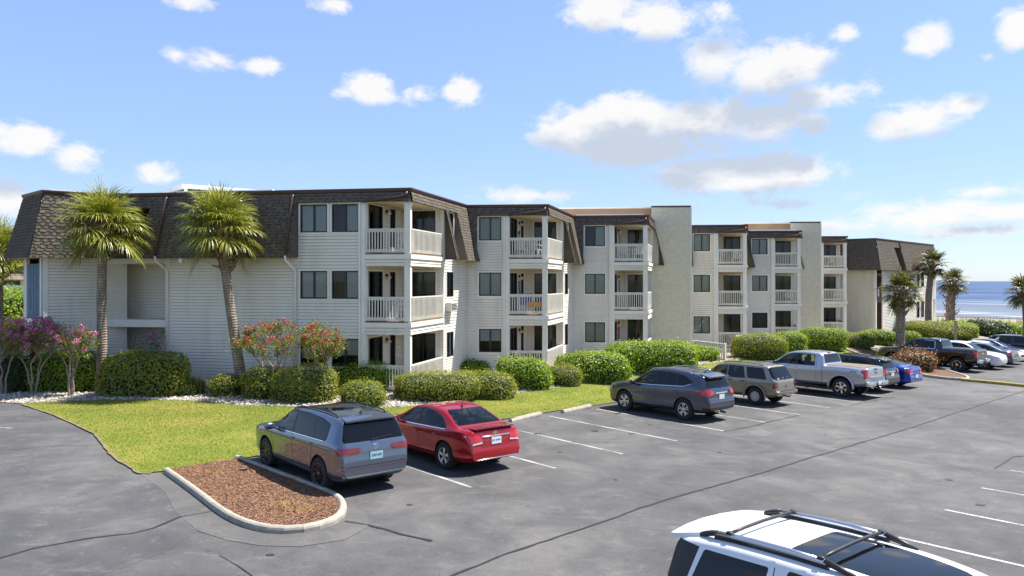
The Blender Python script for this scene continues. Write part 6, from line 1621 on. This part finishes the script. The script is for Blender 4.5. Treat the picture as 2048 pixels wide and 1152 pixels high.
def pickup(**k):
    s_ = dict(cat='pickup', paint='paint_silver', hw=1.0, axles=(1.84, -1.84), rw=.415, ww=.275, rim_r=.255, rim='6', rim_mat='chrome', roof=.80, gap=.09, archz=.03, topit=1, waist=.985,
        top=[(2.90,.86),(2.88,1.0),(2.78,1.14),(2.5,1.20),(1.7,1.26),(1.45,1.30),(.95,1.66),(.72,1.80),(.4,1.885),(-.1,1.905),(-.75,1.88),(-.90,1.83),(-.98,1.70),(-1.05,1.40),(-1.08,1.37),(-1.5,1.37),(-2.86,1.37),(-2.91,1.35),(-2.94,1.0),(-2.95,.78)],
        belt=[(2.90,.84),(2.7,1.08),(2.0,1.18),(1.4,1.22),(0,1.24),(-1.0,1.26),(-1.2,1.30),(-2.85,1.30),(-2.95,.76)],
        bot=[(2.90,.58),(2.8,.44),(2.4,.42),(-2.4,.46),(-2.8,.56),(-2.95,.60)], wid=[(2.90,.78),(2.82,.92),(2.6,.98),(2.2,1.0),(-2.7,1.0),(-2.88,.985),(-2.95,.96)],
        cabz=1.24, cabx=(1.38,-.88), seats=[(.42,(.44,-.44)),(-.55,(.44,-.44))], mirror=(1.18,1.0,1.32), mirror_mat='trim_black', handles=[(.22,1.08),(-.74,1.09)], handle_mat='chrome', group='vehicles in the car park',
        panels=[('window_surround','trim_black','y',[(1.30,1.27),(.90,1.58),(.68,1.71),(.38,1.775),(-.1,1.79),(-.62,1.77),(-.66,1.28)],None),
            ('side_window','car_glass','y',[(1.20,1.30),(.86,1.56),(.66,1.68),(.38,1.745),(.28,1.75),(.26,1.30)],None),('side_window','car_glass','y',[(.17,1.30),(.18,1.755),(-.1,1.76),(-.59,1.74),(-.62,1.31)],None),
            ('windscreen','car_glass','x',mir([(.78,1.34),(.68,1.80)]),1),('rear_window','privacy_glass','x',rpoly(mir([(.78,1.42),(.70,1.80)])),-1),
            ('tonneau','tonneau','z',[(-1.12,-.80),(-1.12,.80),(-2.80,.80),(-2.80,-.80)],1,.012),
            ('tail_lamp','lamp_red','x',[(.80,.92),(.80,1.26),(1.05,1.26),(1.05,.92)],-1,.012),('tail_lamp','lamp_red','x',[(-.80,.92),(-.80,1.26),(-1.05,1.26),(-1.05,.92)],-1,.012),('tail_lamp','lamp_red','y',[(-2.72,1.26),(-3.1,1.26),(-3.1,.90),(-2.82,.90),(-2.82,1.08),(-2.72,1.14)],None,.010),
            ('head_lamp','lamp_clear','x',[(.55,1.10),(.95,1.10),(.95,.86),(.55,.86)],1),('head_lamp','lamp_clear','x',[(-.55,1.10),(-.95,1.10),(-.95,.86),(-.55,.86)],1),('grille','trim_black','x',[(-.54,1.1),(.54,1.1),(.54,.8),(-.54,.8)],1)],
        seams=[('y',[(1.28,1.22),(1.30,.9),(1.25,.5)],.012),('y',[(.22,1.78),(.22,.9),(.22,.5)],.012),('y',[(-.72,1.78),(-.72,1.2),(-.72,.52)],.012),('y',[(-1.0,1.30),(-1.0,.54)],.022),('x-',[(-.78,1.30),(-.78,.80),(.78,.80),(.78,1.30)],.012),('z',[(-1.65,-.8),(-1.65,.8)],.012),('z',[(-2.22,-.8),(-2.22,.8)],.012)],
        strips=[('paint_silver','body_crease','y',[(1.25,.70),(-.98,.70)],.03)])
    s_.update(k); return s_
# ---- the parked vehicles ---------------------------------------------
def ring(c, r_, t_, M, n=22):
    b = MB(); pts = [M @ Vector((math.cos(2*math.pi*k/n)*r_, math.sin(2*math.pi*k/n)*r_, 0)) for k in range(n+1)]; b.tube(pts, t_, 5, cap=False); return b
def badge_x(sp, y, z): h = project(sp['bvh'], (-5, y, z), (1, 0, 0)); return h[0].x-.006
# grey crossover beside the island
s1 = tiguan(name='crossover_car', label='metallic grey crossover with black wheels beside the mulch island', loc=from_wheel(636.7, 981, -1.40, .92, HEAD_IN), rz=HEAD_IN, plate=(.83, ('plate_teal', 'plate_blue'), '24B*APB', .0))
e = car(s1); bv = s1['bvh']
rails(e, bv, (.45, .30, -.5, -1.2, -1.62, -1.75), .60, 'trim_black', .045, .035); fin(e, bv, -1.62); wiper(e, bv, .10, 1.155, -.42, 1.20)
spoiler(e, [(-1.86, .60, 1.625), (-1.86, -.60, 1.625), (-2.13, -.62, 1.575), (-2.15, -.3, 1.582), (-2.15, .3, 1.582), (-2.13, .62, 1.575)], 'paint_grey', .035)
x = badge_x(s1, 0, 1.02); M_ = REARM(x, 0, 1.02); b = ring(None, .055, .006, M_)
for a_, c_ in (((-.032, .04), (0, -.01)), ((.032, .04), (0, -.01)), ((-.048, .015), (-.022, -.045)), ((-.022, -.045), (0, -.002)), ((0, -.002), (.022, -.045)), ((.022, -.045), (.048, .015))): b.bar(M_ @ Vector((*a_, 0)), M_ @ Vector((*c_, 0)), .010, .010, up=(-1, 0, 0))
child('emblem', b.mesh('emblem', 'chrome', True), e)
text_mesh('TIGUAN', .055, 'chrome', 'model_name', REARM(badge_x(s1, 0, .935)-.001, 0, .935), e, .003, 1.9); text_mesh('SEL', .04, 'chrome', 'trim_badge', REARM(badge_x(s1, .62, .80), .62, .80), e, .002)
# red saloon
s2 = sedan(name='sedan_car', label='glossy red sedan parked beside the grey crossover', loc=from_wheel(887, 938.6, -1.345, .90, HEAD_IN), rz=HEAD_IN, plate=(.78, ('plate_white', 'plate_blue'), 'JFC 3MW', .05))
e = car(s2); bv = s2['bvh']
fin(e, bv, -.92, 'trim_black', .05); z = project(bv, (-.92, 0, 4), (0, 0, -1))[0].z; b = MB(); b.tube([(-.93, 0, z+.02), (-1.05, 0, z+.22)], .005, 5); child('antenna_rod', b.mesh('antenna_rod', 'trim_black'), e)
spoiler(e, [(-2.05, .62, 1.075), (-2.05, -.62, 1.075), (-2.29, -.60, 1.09), (-2.315, -.3, 1.10), (-2.315, .3, 1.10), (-2.29, .60, 1.09)], 'paint_red', .028)
xx = badge_x(s2, 0, .90); rbox((xx-.012, 0, .895), (.03, .86, .045), 'chrome', 'boot_handle', e, .3)
xx = badge_x(s2, 0, .975); M_ = REARM(xx-.004, 0, .965); b = MB(); pts = [(-.085, -.016), (-.03, -.016), (-.022, -.035), (.035, -.035), (.028, -.016), (.085, -.016), (.075, .016), (.03, .016), (.022, .035), (-.035, .035), (-.028, .016), (-.075, .016)]
b.q([M_ @ Vector((x_, y_, .004)) for x_, y_ in pts]); child('emblem', b.mesh('emblem', 'gold'), e)
text_mesh('RS', .06, 'chrome', 'trim_badge', REARM(badge_x(s2, .40, .955)-.004, .44, .955), e, .003)
xx = badge_x(s2, 0, .36); rbox((xx-.01, 0, .365), (.03, 1.28, .03), 'chrome', 'bumper_moulding', e, .3)
# charcoal crossover
s3 = rav(name='crossover_car', label='dark charcoal crossover with silver wheels and red wraparound lamps', loc=from_wheel(1366.2, 840.5, -1.33, .92, HEAD_IN), rz=HEAD_IN, plate=(.84, ('plate_white', 'plate_blue'), '', .0))
e = car(s3); bv = s3['bvh']; e.scale = (1, 1, 1.04)
rails(e, bv, (.35, .2, -.5, -1.2, -1.45), .58, 'alloy', .05, .035); fin(e, bv, -1.6, 'paint_charcoal'); wiper(e, bv, .0, 1.13, -.32, 1.20)
spoiler(e, [(-1.80, .58, 1.585), (-1.80, -.58, 1.585), (-2.22, -.60, 1.50), (-2.26, -.3, 1.51), (-2.26, .3, 1.51), (-2.22, .60, 1.50)], 'paint_charcoal', .04)
for y in (.35, -.1): b = MB(); b.tube([(-2.20, y, .33), (-2.40, y, .31)], .035, 8); child('exhaust', b.mesh('exhaust', 'hitch'), e)
# champagne boxy SUV
s4 = boxy(name='suv_car', label='boxy champagne SUV with step bumper and tow hitch', loc=from_wheel(1509.7, 810.3, -1.36, .86, HEAD_IN), rz=HEAD_IN, plate=(.55, ('plate_white', 'plate_green'), '', .0))
e = car(s4); bv = s4['bvh']
rails(e, bv, (.2, .1, -.6, -1.3, -1.6), .58, 'trim_black', .05, .03); rbox((-2.27, 0, .57), (.14, 1.62, .13), 'paint_champagne', 'rear_bumper', e, .3); rbox((-2.29, 0, .635), (.10, 1.2, .02), 'trim_black', 'step_pad', e, .3)
b = MB(); b.tube([(-2.1, 0, .40), (-2.42, 0, .40), (-2.42, 0, .47)], .028, 7); b.tube([(-2.12, .5, .41), (-2.12, -.5, .41)], .03, 6); child('tow_hitch', b.mesh('tow_hitch', 'hitch'), e)
for y, z, w_ in ((.48, 1.10, .15), (.10, 1.12, .04)): x = badge_x(s4, y, z); rbox((x, y, z), (.006, w_, .05), 'sticker_white', 'window_sticker', e, .2)
xx = badge_x(s4, 0, .80); rbox((xx, 0, .80), (.02, .10, .05), 'trim_black', 'tailgate_latch', e, .3); wiper(e, bv, 0, 1.07, -.28, 1.16)
for xa in (1.36, -1.36):
    for sd in (1, -1):
        b = MB(); pts = []
        for k in range(15):
            a_ = R(-12+204*k/14); pts.append(Vector((xa+math.cos(a_)*.47, sd*.868, .365+math.sin(a_)*.45)))
        b.tube(pts, .03, 6); child('arch_flare', b.mesh('arch_flare', 'paint_champagne', True), e)
# silver pickup
s5 = pickup(name='pickup_truck', label='silver crew cab pickup with a tan bed cover and chrome bumper', loc=from_wheel(1681.6, 794.7, -1.84, 1.0, HEAD_IN), rz=HEAD_IN)
e = car(s5); bv = s5['bvh']; F150 = Vector(s5['loc'])
rbox((-3.0, .62, .66), (.20, .66, .20), 'chrome', 'rear_bumper', e, .2); rbox((-3.0, -.62, .66), (.20, .66, .20), 'chrome', 'rear_bumper', e, .2); rbox((-3.0, 0, .66), (.16, .58, .12), 'trim_black', 'bumper_step', e, .2); rbox((-3.09, 0, .67), (.02, .30, .14), 'plate_white', 'licence_plate', e, .2)
b = MB(); b.tube([(-2.8, 0, .50), (-3.15, 0, .50), (-3.15, 0, .42)], .035, 8); child('tow_hitch', b.mesh('tow_hitch', 'chrome', True), e)
b = MB(); M_ = REARM(badge_x(s5, 0, 1.12)-.004, 0, 1.12); b.q([M_ @ Vector((math.cos(2*math.pi*k/20)*.10, math.sin(2*math.pi*k/20)*.042, .003)) for k in range(20)]); child('emblem', b.mesh('emblem', 'plate_blue'), e)
rbox((badge_x(s5, 0, 1.28)-.008, 0, 1.275), (.03, .30, .05), 'trim_black', 'tailgate_handle', e, .3)
rbox((badge_x(s5, 0, .93)-.004, 0, .93), (.02, 1.3, .09), 'paint_silver', 'tailgate_panel', e, .2)
for sd in (1, -1):
    y = project(bv, (-2.4, 3*sd, 1.16), (0, -sd, 0))[0].y
    text_mesh('4X4', .15, 'decal_black', 'drive_badge', (SIDEM(-2.38, y+.004, 1.16) if sd > 0 else SIDEM(-2.38, y-.004, 1.16) @ Matrix.Rotation(math.pi, 4, 'Y')), e, .002, 1.15)
    b = MB(); b.bar((1.2, sd*1.0, .40), (-.9, sd*1.0, .40), .16, .05); child('running_board', b.mesh('running_board', 'trim_black'), e)
    for xa in (1.84, -1.84):
        b = MB(); pts = [Vector((xa+math.cos(R(-8+196*k/14))*.55, sd*1.0, .45+math.sin(R(-8+196*k/14))*.53)) for k in range(15)]; b.tube(pts, .045, 6); child('arch_flare', b.mesh('arch_flare', 'paint_silver', True), e)
rbox((-.86, 0, 1.855), (.06, .30, .03), 'lamp_red', 'cab_lamp', e, .3)
# vehicles beyond it in the same row
AIS = Vector((math.cos(R(43)), math.sin(R(43)), 0))
def bay(k, back=0): h = Vector((math.cos(HEAD_IN), math.sin(HEAD_IN), 0)); c = F150+AIS*2.66*k+h*back; return (c.x, c.y, zg(c.x, c.y))
s6 = rav(name='crossover_car', label='black crossover mostly hidden behind the silver pickup', loc=bay(1, -.35), rz=HEAD_IN, paint='paint_black', rim_mat='alloy_black', plate=(.84, ('plate_white', 'plate_blue'), '', 0), handle_mat='trim_black')
e = car(s6); bv = s6['bvh']; rails(e, bv, (.35, .2, -.5, -1.2, -1.45), .58, 'trim_black', .05, .035); wiper(e, bv, 0, 1.13, -.3, 1.2)
spoiler(e, [(-1.80, .58, 1.585), (-1.80, -.58, 1.585), (-2.22, -.60, 1.50), (-2.26, 0, 1.51), (-2.22, .60, 1.50)], 'paint_black', .04)
s7 = sedan(name='sedan_car', label='bright blue sedan before the red-tipped shrub', loc=bay(2, -.45), rz=HEAD_IN, paint='paint_blue', plate=(.60, ('plate_white', 'plate_blue'), '', 0), rim='5t')
s7['top'] = [(2.22,.62),(2.20,.70),(2.1,.78),(1.8,.85),(1.2,.93),(.98,.97),(.45,1.25),(.1,1.38),(-.3,1.42),(-.85,1.38),(-1.35,1.26),(-1.9,1.07),(-2.1,1.04),(-2.25,1.05),(-2.30,1.0),(-2.33,.86),(-2.34,.66),(-2.37,.56)]
car(s7)
s8 = pickup(name='pickup_truck', label='black crew cab pickup with chrome wheels beyond the red-tipped shrub', loc=from_wheel(1913, 743.3, -1.84, 1.0, HEAD_IN), rz=HEAD_IN, paint='paint_black', rim='5d', handle_mat='chrome')
s8['panels'] = [p for p in s8['panels'] if p[0] != 'tonneau']+[('tonneau', 'trim_black', 'z', [(-1.12, -.80), (-1.12, .80), (-2.80, .80), (-2.80, -.80)], 1, .012)]
s8['panels'] = [tuple('privacy_glass' if (v == 'car_glass' and p[0] == 'side_window') else v for v in p) for p in s8['panels']]
s8['strips'] = [('chrome', 'window_moulding', 'y', [(1.24, 1.275), (-.60, 1.285), (-.64, 1.35), (-.62, 1.72), (-.55, 1.775), (0, 1.79)], .03)]
e = car(s8)
for y in (.64, -.64): rbox((-3.0, y, .68), (.20, .64, .22), 'chrome', 'rear_bumper', e, .25)
rbox((-3.0, 0, .66), (.16, .62, .12), 'trim_black', 'bumper_step', e, .2); rbox((badge_x(s8, 0, 1.12), 0, 1.12), (.012, .34, .08), 'chrome', 'emblem', e, .3)
SIER = Vector(s8['loc'])
def bay2(k, back=0): h = Vector((math.cos(HEAD_IN), math.sin(HEAD_IN), 0)); c = SIER+AIS*2.7*k+h*back; return (c.x, c.y, zg(c.x, c.y))
OUT = HEAD_IN+math.pi
s9 = rav(name='crossover_car', label='white crossover facing out next to the black pickup', loc=bay2(1.1, -1.1), rz=OUT, paint='paint_white', rim_mat='alloy'); car(s9)
s10 = sedan(name='sedan_car', label='dark slate sedan between the two white cars', loc=bay2(2.1, -1.0), rz=HEAD_IN, paint='paint_slate'); car(s10)
s11 = sedan(name='sedan_car', label='white sedan facing out at the right edge of the picture', loc=bay2(3.1, -.9), rz=OUT, paint='paint_white'); car(s11)
s12 = sedan(name='sedan_car', label='navy sedan behind the white sedan at the right edge', loc=bay2(4.3, -.6), rz=OUT, paint='paint_navy'); car(s12)
s13 = boxy(name='suv_car', label='black SUV farthest along the row at the right edge', loc=bay2(5.7, -.2), rz=HEAD_IN, paint='paint_black', strips=[]); car(s13)
# white SUV in the foreground, cut by the lower edge
RZX = R(-50.3); cxx = Vector((2.47+math.cos(RZX)*2.33, 8.95+math.sin(RZX)*2.33))
s14 = tiguan(name='suv_car', label='white SUV with roof rails and dark glass roof in the near right corner', loc=(cxx.x, cxx.y, zg(cxx.x, cxx.y)), rz=RZX, paint='paint_white', hw=.99, axles=(1.43, -1.43), rw=.385, rim_r=.255, rim='5d', rim_mat='alloy', roof=.79,
    top=[(2.50,.82),(2.48,.92),(2.38,1.05),(2.1,1.12),(1.45,1.18),(1.2,1.22),(.75,1.52),(.42,1.68),(0,1.755),(-.7,1.785),(-1.6,1.765),(-2.25,1.70),(-2.36,1.65),(-2.42,1.45),(-2.47,1.2),(-2.50,1.1),(-2.51,.9),(-2.53,.74)],
    belt=[(2.50,.80),(2.3,1.0),(1.6,1.10),(1.1,1.14),(-1.0,1.17),(-2.2,1.20),(-2.45,1.12),(-2.53,.72)], wid=[(2.50,.66),(2.42,.84),(2.2,.95),(1.8,.985),(-1.9,.99),(-2.3,.96),(-2.45,.92),(-2.53,.86)], bot=[(2.50,.46),(2.4,.30),(2.1,.25),(-2.1,.27),(-2.4,.36),(-2.53,.44)],
    panels=[('window_surround','trim_black','y',[(1.08,1.17),(.68,1.47),(.40,1.60),(0,1.665),(-.02,1.18)],None),('window_surround','trim_black','y',[(-.10,1.18),(-.10,1.665),(-.95,1.67),(-1.05,1.19)],None),
        ('pillar_panel','trim_black','y',[(-2.12,1.20),(-2.02,1.62),(-2.36,1.63),(-2.52,1.2)],None),
        ('side_window','car_glass','y',[(.98,1.20),(.64,1.445),(.38,1.57),(.02,1.63),(0,1.21)],None),('side_window','privacy_glass','y',[(-.13,1.21),(-.13,1.635),(-.93,1.64),(-1.02,1.22)],None),('side_window','privacy_glass','y',[(-1.22,1.24),(-1.16,1.645),(-1.95,1.615),(-2.06,1.24)],None),
        ('windscreen','car_glass','x',mir([(.76,1.26),(.62,1.66)]),1),('rear_window','privacy_glass','x',rpoly(mir([(.80,1.22),(.70,1.60)])),-1),
        ('roof_panel','roof_glass','z',rpoly([(.32,-.50),(.32,.50),(-1.12,.52),(-1.12,-.52)],.10),1,.006),
        ('tail_lamp','lamp_red','x',[(.62,1.12),(1.0,1.12),(1.0,.92),(.62,.95)],-1,.01),('tail_lamp','lamp_red','x',[(-.62,1.12),(-1.0,1.12),(-1.0,.92),(-.62,.95)],-1,.01)],
    seams=[('z',[(-2.12,-.66),(-2.12,.66)],.010),('y',[(-1.10,1.66),(-1.10,1.2)],.010),('z',[(-.30,-.5),(-.30,.5)],.006)], strips=[], mirror=(.95,1.0,1.22), handles=[], cabz=1.16, cabx=(1.1,-2.1))
e = car(s14); bv = s14['bvh']
spoiler(e, [(-2.10, .68, 1.735), (-2.10, -.68, 1.735), (-2.40, -.74, 1.665), (-2.47, -.72, 1.65), (-2.53, -.35, 1.66), (-2.55, 0, 1.665), (-2.53, .35, 1.66), (-2.47, .72, 1.65), (-2.40, .74, 1.665)], 'paint_white', .05)
for sd in (1, -1):
    zz = lambda x: project(bv, (x, sd*.66, 4), (0, 0, -1))[0].z
    b = MB(); b.tube([(x, sd*.66, zz(x)+.06) for x in (-1.90, -1.4, -1.0, -.62)], .034, 10); child('roof_rail', b.mesh('roof_rail', 'alloy', True), e)
    for xa, xb in ((-2.16, -1.88), (-.30, -.64)):
        b = MB(); b.tube([(xa, sd*.655, zz(xa)+.0), ((xa+xb)/2, sd*.66, zz((xa+xb)/2)+.035), (xb, sd*.66, zz(xb)+.065)], [.02, .032, .036], 8); child('rail_end', b.mesh('rail_end', 'trim_black', True), e)
    b = MB(); b.bar((-1.9, sd*.66, zz(-1.9)+.01), (-.6, sd*.66, zz(-.6)+.01), .05, .05); child('rail_gasket', b.mesh('rail_gasket', 'trim_black'), e)
for x in (-1.72, -.68):
    z = project(bv, (x, 0, 4), (0, 0, -1))[0].z+.085
    b = MB(); b.tube([(x, y_, z-.02*abs(y_/.66)**2) for y_ in (-.66, -.4, 0, .4, .66)], .020, 8); cb_ = child('cross_bar', b.mesh('cross_bar', 'trim_black', True), e)
    for sd in (1, -1): rbox((x, sd*.66, z-.02), (.075, .06, .05), 'trim_black', 'bar_clamp', e, .3)
# ================================================================== THINGS ON THE BALCONIES
pmat('cloth_blue', (.05, .12, .38), .8, var=.4, vscale=9); pmat('cloth_red', (.55, .03, .08), .8); pmat('cloth_navy', (.03, .04, .12), .8); pmat('sign_wood', (.55, .28, .10), .7, var=.2, vscale=10); pmat('cloth_teal', (.04, .22, .26), .8, var=.5, vscale=12)
def chair_parts():
    p = []
    for x in (-.22, .22):
        for y in (-.2, .2):
            b = MB(); b.bar((x*1.1, y*1.15, 0), (x, y, .42), .04, .04, up=(0, 1, 0)); p.append(('leg', b))
    b = MB(); b.aabb((-.25, -.24, .41), (.25, .24, .45)); p.append(('seat', b))
    for k in range(5): b = MB(); x = -.2+k*.1; b.bar((x, .24, .45), (x, .34, .92), .07, .02, up=(0, 1, 0)); p.append(('slat', b))
    b = MB(); b.bar((-.25, .345, .93), (.25, .345, .93), .03, .06); p.append(('top_rail', b))
    for x in (-.27, .27): b = MB(); b.bar((x, -.22, .64), (x, .28, .66), .05, .03); b.bar((x, -.2, .42), (x, -.2, .64), .04, .04, up=(0, 1, 0)); p.append(('arm', b))
    return p
CH = [(n, b.mesh(n, 'plastic_white')) for n, b in chair_parts()]
CHD = [(n, b.mesh(n, 'bronze')) for n, b in chair_parts()]
def spot(C, EN, wf, du, dv, k):
    """place on a corner balcony: du metres in from the side face, dv metres in from the front"""
    ws = W(C, EN); p = V2(C)-wf.d*du+ws.d*dv; return (p.x, p.y, FL[k]), ws
def chair(C, EN, wf, du, dv, k, rot, label, parts=CH):
    loc, ws = spot(C, EN, wf, du, dv, k); e = empty('balcony_chair', loc, label, 'chair', ws.ang+rot, 'balcony chairs')
    for n, me in parts: child(n, me, e)
def table(C, EN, wf, du, dv, k, label, r_=.42, mat='plastic_white'):
    loc, ws = spot(C, EN, wf, du, dv, k); e = empty('balcony_table', loc, label, 'table', ws.ang, 'balcony tables')
    b = MB(); b.tube([(0, 0, .70), (0, 0, .735)], r_, 18); child('table_top', b.mesh('table_top', mat), e)
    b = MB(); b.tube([(0, 0, 0), (0, 0, .70)], [.05, .03], 8); child('stem', b.mesh('stem', mat), e)
    b = MB(); b.tube([(0, 0, 0), (0, 0, .03)], [.26, .24], 14); child('foot', b.mesh('foot', mat), e)
U1, U2, U3, U4, U5, U6 = (C1, S2, w1), (C2_, S3, w2), (C3, E3, w3), (C4, S5, w4), (C5, E5, w5), (C6, E6, w6)
chair(*U1, .5, .75, 2, 2.2, 'white chair on the top corner balcony nearest the palms'); table(*U1, 1.1, 1.2, 1, 'small white table on the middle floor balcony nearest the palms', .3)
chair(*U1, 1.35, 1.9, 1, 1.2, 'white chair on the middle floor balcony nearest the palms')
chair(*U2, 1.5, .6, 2, 1.7, 'white chair at the left end of the second stack\'s top balcony'); chair(*U2, .75, .7, 2, 1.4, 'white chair at the right end of the second stack\'s top balcony'); table(*U2, 1.1, 1.3, 2, 'white table between the chairs on the second stack\'s top balcony')
chair(*U2, 1.0, .9, 0, 1.5, 'dark chair on the second stack\'s ground floor balcony', CHD)
chair(*U3, 1.4, .6, 2, 1.4, 'white chair left on the third stack\'s top balcony'); chair(*U3, .6, .7, 2, 1.9, 'white chair right on the third stack\'s top balcony'); table(*U3, 1.0, 1.1, 2, 'white table on the third stack\'s top balcony')
chair(*U4, .7, .8, 2, 1.6, 'white chair on the fourth stack\'s top balcony'); chair(*U4, .6, .8, 1, 1.5, 'dark chair on the fourth stack\'s middle balcony', CHD); table(*U4, .7, .6, 0, 'white round table on the fourth stack\'s ground floor balcony', .5); chair(*U4, .35, .9, 0, 1.5, 'white chair on the fourth stack\'s ground floor balcony')
chair(*U5, .8, .8, 1, 1.5, 'white chair on the fifth stack\'s middle balcony'); chair(*U5, .7, .7, 0, 1.5, 'white chair on the fifth stack\'s ground floor balcony')
chair(*U6, 1.2, .7, 2, 1.5, 'white chair left on the sixth stack\'s top balcony'); chair(*U6, .6, .7, 2, 1.7, 'white chair right on the sixth stack\'s top balcony'); chair(*U6, .7, .7, 1, 1.5, 'white chair on the sixth stack\'s middle balcony'); chair(*U6, .8, .7, 0, 1.5, 'white chair on the sixth stack\'s ground floor balcony')
def towel(wl, u0, u1, zt, L, o, mat, label, name='beach_towel', fold=.25):
    b = MB(); n = 8; pr = None
    for k in range(n+1):
        u = u0+(u1-u0)*k/n; w_ = .012*math.sin(k*2.1); pts = [(u, zt-fold, o-.05), (u, zt, o-.04), (u, zt+.012, o), (u, zt, o+.045+w_), (u, zt-L*.5, o+.05+w_), (u, zt-L, o+.055-w_)]
        if pr:
            for i in range(len(pts)-1): b.q([wl.pt(*pr[i]), wl.pt(*pts[i]), wl.pt(*pts[i+1]), wl.pt(*pr[i+1])])
        pr = pts
    tag(b.build(name, mat, smooth=True), label, 'towel')
towel(w2, w2.L-1.35, w2.L-.75, FL[1]+1.005, .55, -.10, 'cloth_blue', 'blue patterned towel over the second stack\'s middle railing')
ws3 = W(C3, E3); wi3 = W(V2(C3)-w3.d*1.97, V2(C3)-w3.d*1.97+ws3.d*3.75)
towel(wi3, 1.95, 2.30, FL[0]+1.62, .42, .02, 'cloth_red', 'red towel hanging on the third stack\'s ground floor wall', fold=.0); towel(wi3, 1.93, 2.28, FL[0]+1.18, .45, .03, 'cloth_navy', 'navy cloth hanging below the red towel', fold=.0)
ws2 = W(C2_, S3); wi2 = W(V2(C2_)-w2.d*1.97, V2(C2_)-w2.d*1.97+ws2.d*3.75)
towel(wi2, 2.0, 2.25, FL[1]+1.65, .85, .02, 'cloth_teal', 'teal cloth hanging on the second stack\'s middle floor wall', fold=.0)
b = MB(); w2.box(b, w2.u(1055), w2.u(1082), 3.32, 3.58, .03, .05); tag(b.build('wooden_sign', 'sign_wood'), 'small tan wooden sign fixed to the second stack\'s middle railing', 'sign')
b = MB(); c = (2.1, FL[2]+1.35)
wi2.box(b, 2.07, 2.13, FL[2]+.95, FL[2]+1.3, .02, .04)
for k in range(7):
    a = R(20+k*28); b.bar(wi2.pt(2.1, FL[2]+1.32, .035), wi2.pt(2.1+math.cos(a)*.2, FL[2]+1.34+math.sin(a)*.14, .035), .05, .015, up=(wi2.n.x, wi2.n.y, 0))
tag(b.build('wall_ornament', 'black'), 'black palm shaped wall ornament on the second stack\'s top balcony', 'ornament')
